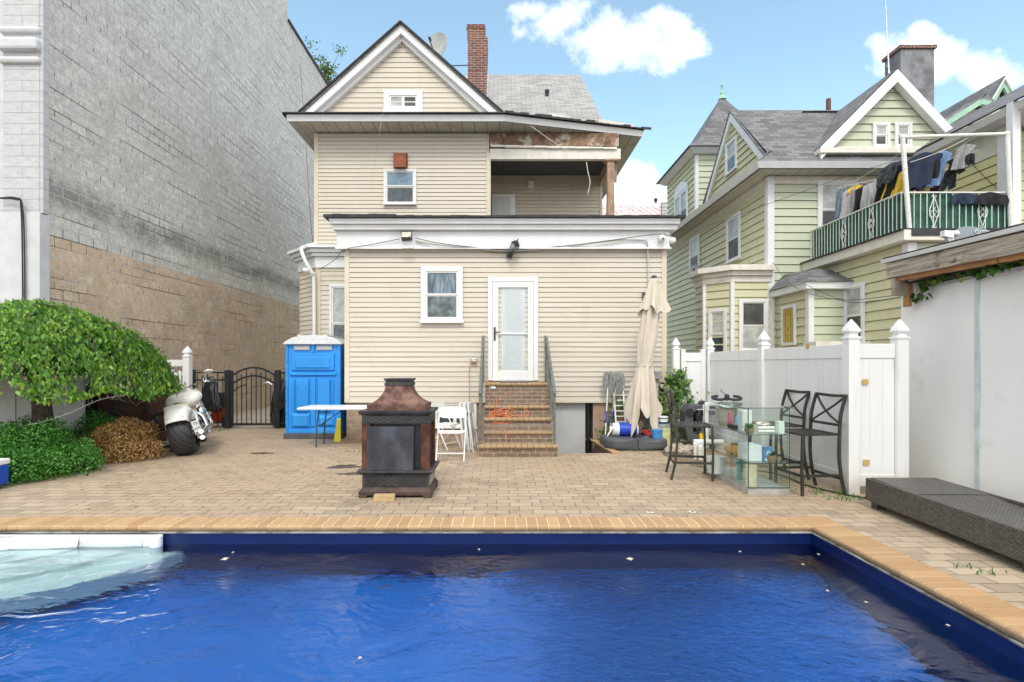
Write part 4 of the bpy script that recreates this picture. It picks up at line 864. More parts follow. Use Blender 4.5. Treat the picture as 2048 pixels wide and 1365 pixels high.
mb = MB(); mb.add([(10.4, 10.6, 6.9), (10.4, 16.5, 6.9), (13.2, 16.5, 8.6), (13.2, 10.6, 8.6)], [(0, 1, 2, 3)]); mb.add([(10.4, 10.6, 6.865), (10.4, 16.5, 6.865), (13.2, 16.5, 8.565), (13.2, 10.6, 8.565)], [(0, 1, 2, 3)]); mb.build('roof', M_shd, wg)
mb = MB(); mb.tube(sag((10.95, 12.7, 6.3), (10.95, 11.9, 5.35), .05), .006, 5); mb.build('wall_wire', M_black, wg)
# mint trimmed house beyond
mh = thing('mint_trimmed_house', 'house with mint green trimmed gables showing above the wing roof at the far right', 'house', (20, 21, 0))
yg = 20.0
def Pm(px, py): return at(px, py, yg)
mb = MB(); mb.box(17.6, 24, yg+.3, yg+5, 0, 8.6); mb.build('wall', M_oldwhite, mh)
ap = Pm(1990, 168); lf_ = Pm(1928, 275); rf_ = Vector((ap.x*2-lf_.x, yg, lf_.z))
mb = MB(FRONT(0, yg+.06)); siding(mb, 0, 0, lf_.z-.2, ap.z-.2, .12, .015, lambda z: ap.x-(ap.z-z)*(ap.x-lf_.x)/(ap.z-lf_.z)+.1, lambda z: ap.x+(ap.z-z)*(ap.x-lf_.x)/(ap.z-lf_.z)-.1); mb.build('gable_siding', M_oldwhite, mh)
mb = MB(); rake(mb, [(lf_.x, lf_.z), (ap.x, ap.z), (rf_.x, rf_.z)], .3, yg-.35, yg-.25); mb.build('outer_rake', M_mint, mh)
mb = MB(); rake(mb, [(lf_.x+.25, lf_.z-.1), (ap.x, ap.z-.35), (rf_.x-.25, rf_.z-.1)], .14, yg-.1, yg+.05); mb.build('inner_rake', M_mint, mh)
mb = MB(); rake(mb, [(lf_.x-.08, lf_.z-.03), (ap.x, ap.z+.05), (rf_.x+.08, rf_.z-.03)], .09, yg-.42, yg-.352); mb.build('verge_board', M_trim, mh)
mb = MB()
for s_ in (lf_, rf_): mb.add([(ap.x, yg-.4, ap.z+.1), (s_.x, yg-.4, s_.z+.05), (s_.x, yg+5, s_.z+.05), (ap.x, yg+5, ap.z+.1)], [(0, 1, 2, 3)])
mb.build('roof', M_shd, mh)
a, b, c, d = at(1883, 250, 18.5), at(1972, 182, 21.5), at(1962, 205, 18.8), at(1915, 236, 17.5)
mb = MB(); mb.add([at(1878, 252, 18.5), at(1960, 200, 18.4), at(1978, 182, 21), at(1935, 205, 21.5)], [(0, 1, 2, 3)]); mb.add([at(1960, 200, 18.4), at(1990, 210, 18.8), at(1985, 182, 21)], [(0, 1, 2)]); mb.build('dormer_roof', M_shd, mh)
mb = MB(); mb.bar(at(1880, 256, 18.42), at(1960, 205, 18.32), .12, .16); mb.bar(at(1960, 205, 18.32), at(1992, 213, 18.7), .12, .16); mb.build('dormer_fascia', M_mint, mh)
q = at(1925, 260, 18.9); mb = MB(); mb.box(q.x, q.x+1.6, 18.9, 20, 7.5, 10.4); mb.build('dormer_wall', M_oldwhite, mh)
mb = MB(); mb.box(q.x+.2, q.x+.5, 18.86, 18.9, 9.3, 9.9); mb.build('window', M_panedark, mh)
# wrapped building far behind
t = NT('printed house wrap'); c = t.coord(); wv = t.n('ShaderNodeTexWave'); t.set(wv, 'Vector', t.map(c, rot=(0, R(-32), 0))); wv.wave_type = 'BANDS'; wv.bands_direction = 'Z'; t.set(wv, 'Scale', 1.1); t.set(wv, 'Distortion', .6)
rows = t.n('ShaderNodeSeparateXYZ'); t.set(rows, 0, c); rz_ = t.ramp(t.math('PINGPONG', t.math('MULTIPLY', rows.outputs[2], 1.0), .75), .28, .36)
txt = t.math('MULTIPLY', t.math('MULTIPLY', t.ramp(wv.outputs[1], .45, .75), rz_), t.ramp(t.noise(t.map(c, sc=(3.5, 1, 1)), 2.4, 2), .45, .55))
M_wrap = t.fin(t.mix(txt, (.74, .73, .74), (.68, .30, .36)), .6)
wb = thing('wrapped_building', 'distant building wrapped in white sheathing with pale pink print, seen past the porch post', 'building', (12, 45, 0))
mb = MB(); mb.box(8.2, 13.3, 45, 52, 0, 14.9); mb.build('wall', M_wrap, wb)
mb = MB(); mb.box(13.35, 13.75, 44.9, 45.3, 0, 15.0)
for i in range(9): mb.box(13.3, 13.8, 44.85, 44.895, 12.6+i*.28, 12.6+i*.28+.16)
mb.build('chimney', M_steel, wb)
mb = MB(); mb.lathe([(.1, 0), (.1, .3), (.16, .32), (.16, .5), (.02, .6)], (13.0, 45.5, 14.9), 8); mb.build('roof_vent', M_black, wb)

# ================================================================ fences and shed
def gothic_cap(mb, x, y, z, s=.066):
    mb.sq([(s*1.15, s*1.15, 0), (s*1.15, s*1.15, .02), (s*.8, s*.8, .03), (s*.72, s*.72, .055), (s*1.05, s*1.05, .085), (s*1.08, s*1.08, .10), (s*.85, s*.85, .14), (s*.45, s*.45, .19), (.004, .004, .235)], (x, y, z))
vf = thing('vinyl_fence', 'white vinyl privacy fence with pointed post caps between the terrace and the green house', 'fence', (4.2, 8.7, 0))
def panel(p0, p1, top=1.80, bot=.1, boards=.15):
    p0 = Vector(p0); p1 = Vector(p1); d = (p1-p0).normalized(); L_ = (p1-p0).length
    ang = math.atan2(d.y, d.x); M = Matrix.Translation(p0) @ Matrix.Rotation(ang, 4, 'Z')
    mb = MB(M); n = max(1, round(L_/boards)); w = L_/n
    for i in range(n): mb.box(i*w+.0015, (i+1)*w-.0015, -.011, .011, bot+.13, top-.16)
    mb.box(.01, L_-.01, -.007, .007, bot+.12, top-.15); mb.build('panel', M_white, vf)
    for za, zb in ((top-.17, top), (bot, bot+.14)): mb = MB(M); mb.box(0, L_, -.024, .024, za, zb); mb.build('rail', M_white, vf, bevel=.004)
fx = 4.2; fys = [10.9, 8.7+.12, 6.52]
for x, y in [(fx, 10.9), (fx, 8.68), (fx, 6.52), (4.78, 6.52), (3.54, 10.98)]:
    big = (x, y) in ((fx, 6.52), (4.78, 6.52)); w = .066 if big else .063; mb = MB(); mb.box(x-w, x+w, y-w, y+w, 0, 1.86); po = mb.build('post', M_white, vf, bevel=.004)
    mb = MB(); gothic_cap(mb, x, y, 1.86, w); mb.build('post_cap', M_white, po)
panel((fx, 10.83, 0), (fx, 8.75, 0)); panel((fx, 8.61, 0), (fx, 6.59, 0)); panel((fx+.07, 6.52, 0), (4.71, 6.52, 0))
for px, py, Y in ((1623, 693, 7.4), (1730, 764, 6.50), (1732, 925, 6.50)):
    p = at(px, py, Y); mb = MB()
    if py < 700: mb.box(4.168, 4.175, 7.35, 7.43, p.z-.03, p.z+.03)
    else: mb.box(p.x-.035, p.x+.035, 6.488, 6.494, p.z-.032, p.z+.032)
    mb.build('tape_patch', mat('tan tape', (.55, .38, .12), .6, var=.1), vf)
vg = thing('fence_gate', 'white vinyl gate with two capped stiles beside the corner of the cream house', 'gate', (3.85, 10.95, 0))
mb = MB(); mb.box(3.70, 4.05, 10.94, 10.97, .12, 1.68); mb.build('panel', M_white, vg)
for xa in (3.63, 4.03): mb = MB(); mb.box(xa, xa+.09, 10.91, 11.0, .05, 1.83); mb.build('stile', M_white, vg, bevel=.006)
for za, zb in ((1.62, 1.79), (.1, .24)): mb = MB(); mb.box(3.72, 4.03, 10.92, 10.99, za, zb); mb.build('rail', M_white, vg, bevel=.004)
mb = MB(); mb.bar((3.74, 10.93, 1.35), (4.0, 10.93, .3), .012, .06); mb.build('brace', M_white, vg)
for xx in (3.675, 4.075):
    mb = MB(); mb.sq([(.05, .05, 0), (.05, .05, .015), (.02, .02, .03)], (xx, 10.955, 1.831)); mb.build('stile_cap', M_white, vg)
# small white fence behind the motorcycle
bf = thing('low_white_fence', 'white vinyl fence with an arched picket top behind the parked motorcycle', 'fence', (-7.2, 11.9, 0))
p = at(374, 720, 11.8); mb = MB(); mb.box(p.x-.07, p.x+.07, 11.75, 11.89, 0, 1.72); po = mb.build('post', M_white, bf, bevel=.004); mb = MB(); gothic_cap(mb, p.x, 11.82, 1.72, .07); mb.build('post_cap', M_white, po)
for z in (.15, .55, 1.0, 1.32): mb = MB(); mb.box(-8.4, p.x-.07, 11.8, 11.85, z, z+.06); mb.build('rail', M_white, bf)
mb = MB(); mb.box(-8.4, p.x-.07, 11.79, 11.86, 1.52, 1.66); mb.build('top_rail', M_white, bf)
for i in range(9):
    x = p.x-.14-i*.16; mb = MB(); mb.box(x-.03, x+.03, 11.77, 11.80, .1, 1.42+.05*math.sin(i*1.0)); mb.build('picket', M_white, bf)
# white panels behind the weeping tree
lp = thing('panel_fence', 'plain white panel fence below the weeping tree at the far left', 'fence', (-9.2, 9.9, 0))
for i in range(5):
    mb = MB(); mb.box(-10.6+i*.62, -10.6+i*.62+.60, 9.85, 9.89, .02, 1.35); mb.build('panel', M_pil, lp)
mb = MB(); mb.box(-10.7, -7.5, 9.90, 9.95, 1.2, 1.3); mb.build('rail', M_pil, lp)
# white sheeted shed
sh_ = thing('garden_shed', 'lean to shed covered in white sheeting with a weathered timber roof edge on the right', 'shed', (5.8, 5, 0))
SXX = 5.4
for (ya, yb) in ((7.32, 6.16), (6.14, 3.6), (3.58, 2.0)):
    cloth_grid((SXX, ya, .02), (0, yb-ya, 0), (0, 0, 2.53), 34, 24, lambda a, b: (-.012*math.sin(a*5+b*3)-.008*math.sin(b*9+a*2)+.006*math.sin(a*22)*(b > .9), 0, .02*math.sin(a*6)*b)).build('sheeting', mat('white sheeting', (.85, .84, .82), .38, var=.03, vs=.8, dirt=(.50, .49, .44), ds=1.6, da=(.56, .85)), sh_, smooth=True)
mb = MB(); mb.box(SXX-.022, SXX-.008, 6.12, 6.18, .02, 2.54); mb.build('seam_tape', mat('blue grey tape', (.55, .61, .62), .5, var=.15, vs=6), sh_)
mb = MB(); mb.box(SXX+.03, SXX+.1, 2, 7.35, 0, 2.9); mb.box(SXX+.03, 8.4, 7.25, 7.35, 0, 2.85); mb.build('wall_core', M_wood, sh_)
t = NT('silvered plank'); c = t.coord(); g1 = t.noise(t.map(c, sc=(1, .35, 9)), 5, 7, .7, .8); g2 = t.noise(t.map(c, sc=(1, .8, 3)), 3, 6, .75)
base = t.mix(t.ramp(g1, .32, .68), (.20, .155, .11), (.56, .50, .41)); base = t.mix(t.math('MULTIPLY', t.ramp(g2, .58, .66), .8), base, (.08, .06, .045)); M_plank = t.fin(base, .88, t.bump(t.math('ADD', g1, g2), .9, .012))
def rhex(mb, x0, x1, y0, y1, z0, z1, dz=.08): mb.hexa([(x0,y1,z0),(x1,y1,z0),(x1,y0,z0+dz),(x0,y0,z0+dz),(x0,y1,z1),(x1,y1,z1),(x1,y0,z1+dz),(x0,y0,z1+dz)])
mb = MB(); rhex(mb, 5.06, 5.11, 2.0, 7.1, 2.68, 2.87, -.1); rhex(mb, 5.06, 5.16, 7.101, 7.14, 2.68, 2.87, 0); mb.build('fascia_board', M_plank, sh_, bevel=.004)
mb = MB(); rhex(mb, 5.03, 8.6, 2.0, 7.2, 2.885, 2.935, -.1); mb.build('drip_edge', mat('pale drip edge', (.55, .55, .53), .5, var=.1), sh_)
mb = MB(); rhex(mb, 5.06, 8.6, 2.0, 7.2, 2.937, 2.96, -.1); mb.build('roof_felt', M_dark, sh_)
mb = MB(); rhex(mb, 5.12, 5.20, 2.0, 7.05, 2.63, 2.70, -.1); mb.box(5.25, 5.29, 7.0, 7.1, 2.3, 2.62); mb.build('batten', mat('orange timber', (.42, .21, .09), .75, var=.2, vs=5), sh_)
mb = MB(); mb.box(5.08, 5.25, 7.02, 7.08, 2.44, 2.67); mb.build('end_block', M_wood, sh_, bevel=.003)
mb = MB(); mb.box(5.32, 5.5, 6.98, 7.1, 2.4, 2.64); mb.build('peeling_block', M_oldwhite, sh_)
mb = MB(); mb.box(5.21, SXX+.03, 2.0, 7.0, 2.60, 2.61) ; mb.build('eave_board', M_interior, sh_)
mb = MB(); mb.box(SXX-.03, SXX+.02, 2, 7.0, 2.60, 2.66) if False else mb.tube([(SXX-.02, 7.3, 2.545), (SXX-.02, 6, 2.56), (SXX-.02, 2, 2.57)], .022, 8); mb.build('sheeting_hem', M_steel, sh_)
# black iron fence with arched gate
IY = 13.25
inf = thing('iron_fence', 'black metal fence with flat top rails either side of the arched gate', 'fence', (-7, IY, 0))
ix = lambda px: (px-VX)/F*IY
for px in (384, 456): mb = MB(); mb.box(ix(px)-.06, ix(px)+.06, IY-.06, IY+.06, 0, 1.42); mb.build('post', M_black, inf, bevel=.004)
for px in (556,): mb = MB(); mb.box(ix(px)-.06, ix(px)+.06, IY-.06, IY+.06, 0, 1.42); mb.build('post', M_black, inf, bevel=.004)
for a, b in ((384, 456), (556, 590)):
    for z in (.14, 1.18, 1.36): mb = MB(); mb.box(ix(a)+.06, ix(b)-.05, IY-.015, IY+.015, z-.018, z+.018); mb.build('rail', M_black, inf)
    n = int((ix(b)-ix(a))/.12)
    for i in range(1, n):
        x = ix(a)+i*(ix(b)-ix(a))/n; mb = MB(); mb.box(x-.009, x+.009, IY-.009, IY+.009, .05, 1.36 if i % 2 else 1.27); mb.build('picket', M_black, inf)
ig = thing('iron_gate', 'black metal garden gate with double arched top', 'gate', (-6, IY, 0))
ga, gb = ix(464), ix(551); gw_ = gb-ga
arch = lambda x, lo: lo+.20*(1-((x-(ga+gb)/2)/(gw_/2))**2)
mb = MB(); mb.box(ga-.028, ga+.028, IY-.03, IY+.03, .05, 1.40); mb.box(gb-.028, gb+.028, IY-.03, IY+.03, .05, 1.36); mb.box(ga+.028, gb-.028, IY-.02, IY+.02, .08, .13)
for lo in (1.28, 1.08): mb.barpath([(x, IY, arch(x, lo)) for x in [ga+gw_*i/16 for i in range(17)]], .03, .04)
mb.build('gate_frame', M_black, ig)
for i in range(1, 9):
    x = ga+gw_*i/9; mb = MB(); mb.box(x-.009, x+.009, IY-.009, IY+.009, .1, arch(x, 1.27) if i % 2 else arch(x, 1.17)); mb.build('picket', M_black, ig)

# ================================================================ foliage
def leafmat(name, cols, trans=.25, rough=.45):
    t = NT(name); a = t.n('ShaderNodeAttribute'); a.attribute_name = 'rnd'; cr_ = t.n('ShaderNodeValToRGB'); t.set(cr_, 0, a.outputs[2])
    el = cr_.color_ramp.elements
    while len(el) < len(cols): el.new(.5)
    for i, q in enumerate(cols): el[i].position = i/(len(cols)-1); el[i].color = (*q, 1)
    t.fin(cr_.outputs[0], rough); t.b.inputs['Specular IOR Level'].default_value = .5
    tl = t.n('ShaderNodeBsdfTranslucent'); t.set(tl, 0, t.mix(1., cr_.outputs[0], (1.3, 1.5, .6), 'MULTIPLY')); ms = t.n('ShaderNodeMixShader'); t.set(ms, 0, trans)
    t.t.links.new(t.b.outputs[0], ms.inputs[1]); t.t.links.new(tl.outputs[0], ms.inputs[2]); t.t.links.new(ms.outputs[0], t.o.inputs[0]); return t.mat
def leaves(name, P_, D, Nn, ln, wd, m, parent=None, **kw):
    """pointed leaf quads: centre points P_, pointing D, facing Nn"""
    P_ = np.asarray(P_, float); D = np.asarray(D, float); Nn = np.asarray(Nn, float); n = len(P_)
    D /= np.linalg.norm(D, axis=1)[:, None]+1e-9; S = np.cross(D, Nn); S /= np.linalg.norm(S, axis=1)[:, None]+1e-9; U = np.cross(S, D)
    k = rng.uniform(.45, 1.4, n)[:, None]; l = ln*k; w = wd*k
    off = np.array(OFF.get(parent, Vector((0, 0, 0)))) if parent is not None else np.zeros(3)
    P_ = P_-off
    v = np.stack([P_-D*l*.5, P_-D*l*.05+S*w*.5+U*w*.12, P_+D*l*.5-U*l*.12, P_-D*l*.05-S*w*.5+U*w*.12], 1).reshape(-1, 3)
    me = bpy.data.meshes.new(name); me.vertices.add(4*n); me.vertices.foreach_set('co', v.ravel()); me.loops.add(4*n); me.loops.foreach_set('vertex_index', np.arange(4*n, dtype=np.int32)); me.polygons.add(n); me.polygons.foreach_set('loop_start', np.arange(0, 4*n, 4, dtype=np.int32))
    me.update(); me.validate(); me.materials.append(m)
    r_ = kw.pop('rnd', None); r_ = rng.random(n) if r_ is None else r_
    a = me.attributes.new('rnd', 'FLOAT', 'FACE'); a.data.foreach_set('value', np.clip(r_, 0, 1).astype(np.float32))
    o = bpy.data.objects.new(name, me); COL.objects.link(o)
    if parent is not None: o.parent = parent
    return o
M_leafw = leafmat('weeping leaves', [(.012, .045, .008), (.04, .13, .012), (.095, .24, .02), (.21, .38, .035), (.44, .46, .07)])
M_leafh = leafmat('hedge leaves', [(.02, .08, .01), (.04, .16, .02), (.08, .25, .03), (.14, .34, .05)])
M_leafb = leafmat('brown leaves', [(.14, .07, .025), (.34, .18, .06), (.5, .30, .11), (.6, .42, .2)], .15, .7)
M_leafv = leafmat('vine leaves', [(.015, .06, .01), (.04, .13, .02), (.08, .20, .03), (.25, .28, .04)])
M_leaft = leafmat('far tree leaves', [(.02, .06, .01), (.06, .14, .02), (.14, .22, .04), (.25, .3, .08)])
M_bark = mat('bark', (.10, .08, .065), .9, var=.35, vs=8, bump=.02, bs=20)
# weeping tree
wt = thing('weeping_tree', 'weeping tree with a low green umbrella crown beside the tall block wall', 'tree', (-7.6, 8.9, 0))
tcx, tcy = -8.1, 8.75
mb = MB(); mb.tube(smooth_path([(-7.45, 8.9, 0), (-7.46, 8.9, .6), (-7.5, 8.86, 1.2), (-7.65, 8.8, 1.9)]), [.17-.004*i for i in range(19)], 10); mb.build('trunk', M_bark, wt, smooth='auto')
mb = MB(); Pl = []; Dl = []; Nl = []; Rl = []
RX, RYY = 2.62, 1.85
def dome(a, s):  # s 0 centre .. 1 rim
    lump = 1+.025*math.sin(a*3+1)+.03*math.sin(a*7)
    z = 2.50-.34*s**1.6-.94*s**5+.06*math.sin(a*3+s*6)
    return Vector((tcx+RX*lump*s*math.cos(a), tcy+RYY*lump*s*math.sin(a), z))
for b_ in range(560):
    a = random.uniform(0, 2*math.pi); s0 = random.uniform(.05, .75); s1 = min(1.06, s0+random.uniform(.25, .6)); lift = random.uniform(-.20, .05); tone = random.uniform(-.16, .16); pts = []
    for i in range(12):
        s = s0+(s1-s0)*i/11; p = dome(a+.12*math.sin(i*.5+b_), min(s, 1.0)); 
        if s1 > .95 and i > 8: p.z -= (i-8)*random.uniform(.0, .06)
        p.z += lift; pts.append(p)
    if b_ % 3 == 0: mb.tube(pts, [.012-.0007*i for i in range(12)], 4)
    for i in range(1, 12):
        d = (pts[i]-pts[i-1]).normalized()
        for _ in range(15):
            q = pts[i-1].lerp(pts[i], random.random())+Vector((random.gauss(0, .045), random.gauss(0, .045), random.gauss(-.03, .04)))
            if q.z < 1.06+.08*math.sin(q.x*5+q.y*3): continue
            Pl.append(q); dd = d*.6+Vector((random.gauss(0, .55), random.gauss(0, .55), -.75+random.gauss(0, .2))); Dl.append(dd)
            out_ = Vector((q.x-tcx, q.y-tcy, 1.1)).normalized(); Nl.append(out_+Vector((random.gauss(0, .35), random.gauss(0, .35), random.gauss(0, .2))))
            Rl.append(.2+.45*random.random()+.25*(i/11)*random.random()+(.3 if random.random() < .05 else 0)+lift*.9+tone)  # lower-set strands darker: shade inside the crown put into leaf colour
for a_ in range(10):
    a = a_*.63; pts = [Vector((-7.72, 8.82, 1.7)), dome(a, .15)-Vector((0, 0, .25)), dome(a, .45)-Vector((0, 0, .12)), dome(a, .8)-Vector((0, 0, .08))]; sp3 = smooth_path(pts, 5); mb.tube(sp3, [.06-.0032*i for i in range(len(sp3))], 6)
mb.build('branch', M_bark, wt, smooth='auto')
leaves('crown', Pl, Dl, Nl, .080, .037, M_leafw, wt, rnd=np.array(Rl))
# hedge bodies: leaf clusters over an uneven ellipsoid mass, with twigs and a shade-dark core inside
def shrub(name, label, cat, c, r, n, m, ln, wd, seed, lumps=26, yel=0):
    rs = np.random.default_rng(seed); root = thing(name, label, cat, (c[0], c[1], 0))
    dirs = rs.normal(size=(lumps, 3)); dirs[:, 2] = np.abs(dirs[:, 2])*.9; dirs[:lumps//2, 2] *= .15; dirs /= np.linalg.norm(dirs, axis=1)[:, None]
    cent = np.array(c)+dirs*np.array(r)*rs.uniform(.45, .86, (lumps, 1)); cr2 = rs.uniform(.22, .38, lumps)*min(r)*1.25
    which = rs.integers(0, lumps, n); dd = rs.normal(size=(n, 3)); dd /= np.linalg.norm(dd, axis=1)[:, None]
    P_ = cent[which]+dd*(cr2[which]*rs.uniform(.75, 1.12, n)**1)[:, None]; ok = P_[:, 2] > .015
    P_ = P_[ok]; dd = dd[ok]; wl = which[ok]; tone = rs.uniform(-.12, .12, lumps)
    D = dd*.5+rs.normal(size=P_.shape)*.6+np.array([0, 0, .35]); Nn = dd+rs.normal(size=P_.shape)*.45+np.array([0, 0, .4])
    leaves('foliage', P_, D, Nn, ln, wd, m, root, rnd=rs.uniform(.15, .85, len(P_))+tone[wl])
    mb = MB()
    for i in range(lumps): mb.tube([(c[0]+dirs[i][0]*.06, c[1]+dirs[i][1]*.06, 0), tuple((cent[i]+np.array([c[0], c[1], cent[i][2]]))/2), tuple(cent[i])], [.012, .009, .004], 4)
    mb.build('stem', M_bark, root)
    mb = MB(); mb.lathe([(.01, 0), (.6, .0), (.66, r[2]*.3), (.5, r[2]*.6), (.25, r[2]*.72), (.01, r[2]*.76)], (c[0], c[1], 0), 18, None, r[0]*.9, r[1]*.9); mb.build('dark_core', mat('shade dark core', (.02, .035, .012), .95, var=.5, vs=14), root)  # solid core, the shade within the foliage put into its colour
    return root
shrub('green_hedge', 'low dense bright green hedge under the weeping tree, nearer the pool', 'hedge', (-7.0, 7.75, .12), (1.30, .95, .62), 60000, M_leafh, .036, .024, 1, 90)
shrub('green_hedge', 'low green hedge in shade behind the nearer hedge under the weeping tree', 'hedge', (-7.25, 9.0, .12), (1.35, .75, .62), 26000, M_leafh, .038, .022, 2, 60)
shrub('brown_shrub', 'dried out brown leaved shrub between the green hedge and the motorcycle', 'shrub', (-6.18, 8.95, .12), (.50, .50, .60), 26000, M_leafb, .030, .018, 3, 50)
# tree beyond the block building
ft = thing('background_tree', 'leafy tree top showing above the far end of the tall block building', 'tree', (-9.9, 30, 0))
mb = MB(); mb.tube([(-9.9, 30, 0), (-9.9, 30, 8), (-9.8, 30, 14.5), (-9.7, 30, 16.8)], [.3, .25, .16, .04], 8); mb.build('trunk', M_bark, ft)
Pl = []; tw = MB()
for i in range(95):
    c = Vector((-9.95+random.gauss(0, .55), 30+random.gauss(0, .8), 16.8+random.gauss(0, .85))); 
    if i % 2 == 0: tw.tube([(-9.85, 30, min(c.z-.8, 16.5)), c], [.03, .008], 4)
    for _ in range(60): Pl.append(c+Vector((random.gauss(0, .2), random.gauss(0, .2), random.gauss(0, .13))))
tw.build('branch', M_bark, ft)
leaves('crown', Pl, rng.normal(size=(len(Pl), 3)), rng.normal(size=(len(Pl), 3))+np.array([0, -.3, .8]), .13, .08, M_leaft, ft)
def vine(name, label, pts, rad, n, sz, m=M_leafv, stems=4, hang=.3):
    root = thing(name, label, 'climbing plant', pts[0]); pp = smooth_path(pts, 8); mb = MB()
    for k in range(stems): mb.tube([p+Vector((.04*math.sin(i*.9+k*2), -.02, .04*math.cos(i*.7+k))) for i, p in enumerate(pp)], .006, 4)
    mb.build('stem', M_bark, root); Pl = []; Dl = []; Nl = []
    for _ in range(n):
        i = random.randrange(len(pp)); r = rad[min(int(i/len(pp)*len(rad)), len(rad)-1)]; Pl.append(pp[i]+Vector((random.gauss(0, r), -abs(random.gauss(0, .08)), random.gauss(0, r*.7)))); Dl.append((random.gauss(0, .6), random.gauss(-.3, .3), -.6+random.gauss(0, hang))); Nl.append((random.gauss(0, .4), -1, .7+random.gauss(0, .3)))
    leaves('foliage', Pl, Dl, Nl, sz, sz*.8, m, root); return root
vine('ivy', 'green climbing vine at the corner of the cream house behind the closed umbrella', [(3.30, 10.95, .1), (3.38, 10.9, .6), (3.50, 10.88, 1.0), (3.52, 10.86, 1.35)], [.22, .2, .17, .10], 620, .085)
vine('ivy', 'sparse green ivy on the wall and floor behind the mops and ladder', [(2.05, 11.1, .05), (2.25, 11.1, .4), (2.4, 11.12, .75), (2.6, 11.1, .5)], [.1, .09, .1], 170, .06)
sv = vine('ivy', 'green vine hanging under the timber roof edge of the white shed', [(5.33, 7.0, 2.40), (5.27, 6.6, 2.60), (5.26, 5.9, 2.57), (5.24, 5.4, 2.68), (5.16, 5.0, 2.72), (5.1, 4.6, 2.66)], [.03, .04, .04, .05, .11, .16], 200, .10)
# grass tufts in the joints
Pl = []; 
for px, py, n, r in [(1650, 985, 80, .28), (1560, 960, 30, .2), (1265, 903, 40, .25), (1690, 998, 60, .12), (1975, 1150, 12, .06), (1930, 1137, 6, .04), (450, 862, 30, .2), (700, 905, 20, .15), (1440, 952, 40, .15)]:
    p = at(px, py, CH*F/(py-HY))
    for _ in range(n): Pl.append((p.x+random.gauss(0, r), p.y+random.gauss(0, r*.5), .02))
g_ = leaves('weeds', Pl, rng.normal(size=(len(Pl), 3))*.4+np.array([0, 0, 1.]), rng.normal(size=(len(Pl), 3)), .05, .012, M_leafh); tag(g_, 'weeds and grass growing in the paver joints', 'weeds', kind='stuff')
Pl = []
for _ in range(420):
    px = random.uniform(150, 900); py = random.uniform(890, 1030); Y = CH*F/(py-HY); p = at(px, py, Y)
    if random.random() < (1.1-px/1000): Pl.append((p.x, p.y, .006))
g_ = leaves('fallen_leaves', Pl, rng.normal(size=(len(Pl), 3))*np.array([1, 1, .1]), rng.normal(size=(len(Pl), 3))*.2+np.array([0, 0, 1.]), .03, .018, M_leafb); tag(g_, 'small fallen leaves scattered over the pavers', 'leaves', kind='stuff')
# ================================================================ things on the terrace
# ---- portable toilet
M_pt = mat('blue moulded plastic', (.025, .27, .72), .38, var=.12, vs=1.5, dirt=(.10, .38, .74), ds=1.2)
pt = thing('portable_toilet', 'bright blue portable toilet with white roof beside the left corner of the cream house', 'portable toilet', (-3.9, 11.9, 0))
x0, x1, y0, y1 = -4.48, -3.33, 11.38, 12.5
mb = MB(); mb.box(x0-.03, x1+.03, y0-.03, y1, .0, .12); mb.build('skid_base', M_darkplastic, pt, bevel=.01)
mb = MB(); mb.box(x0, x1, y0+.03, y1, .12, 1.98)
def wedge(a, b, c, d, y, e=.03): mb.hexa([(a, y0+.03, c), (b, y0+.03, c), (b, y0+.031, d), (a, y0+.031, d), (a+e, y, c+e), (b-e, y, c+e), (b-e, y, d-e), (a+e, y, d-e)])
def blk(a, b, c, d, dep, e=.02):
    f = y0+.03; mb.hexa([(a, f, c), (b, f, c), (b-e, f-dep, c+e), (a+e, f-dep, c+e), (a, f, d), (b, f, d), (b-e, f-dep, d-e), (a+e, f-dep, d-e)])
for a, b, c, d in ((x0, x0+.05, .12, 1.98), (x1-.05, x1, .12, 1.98), (x0+.05, x1-.05, .12, .2)): mb.box(a, b, y0-.005, y0+.029, c, d)
blk(x0+.12, x1-.12, 1.42, 1.80, .045); blk(x0+.19, x1-.19, 1.46, 1.74, .07, .03)
blk(x0+.08, x1-.08, 1.30, 1.40, .05, .04)
blk(x0+.20, x0+.50, .55, 1.26, .05, .03); blk(x1-.50, x1-.20, .55, 1.26, .05, .03); blk(x0+.52, x1-.52, .25, 1.30, .03, .01)
blk(x0+.1, x0+.52, .22, .55, .055, .06); blk(x1-.48, x1-.1, .24, .5, .05, .06)
blk(x0+.14, x0+.19, .3, 1.24, .03, .01); blk(x1-.19, x1-.14, .3, 1.24, .03, .01)
mb.box(x0+.55, x1-.55, y0-.002, y0+.02, 1.80, 1.98)
mb.build('cabin', M_pt, pt, bevel=.008)
mb = MB()
for a, b in ((x0+.18, x0+.5), (x1-.5, x1-.18)): mb.box(a, b, y0+.0, y0+.025, 1.86, 1.95)
mb.build('vent_grille', mat('grey vent mesh', (.4, .42, .42), .7, var=.4, vs=50), pt)
mb = MB()
for xx in (x0+.27, x0+.43):
    for zz_ in (1.03, 1.10): mb.cyl((xx, y0-.024, zz_), (xx, y0-.018, zz_), .011, n=8)
for i in range(7): 
    for xx in (x0+.025, x1-.025): mb.cyl((xx, y0-.012, .25+i*.27), (xx, y0-.004, .25+i*.27), .009, n=8)
mb.build('rivet', M_black, pt)
mb = MB(); n = 12; prof = [(x0-.04, 1.975), (x0-.04, 1.995), (x0+.05, 2.06), (x0+.16, 2.12), (x0+.34, 2.155), ((x0+x1)/2, 2.17), (x1-.34, 2.155), (x1-.16, 2.12), (x1-.05, 2.06), (x1+.04, 1.995), (x1+.04, 1.975)]
mb.xz(prof, y0-.05, y1+.02)
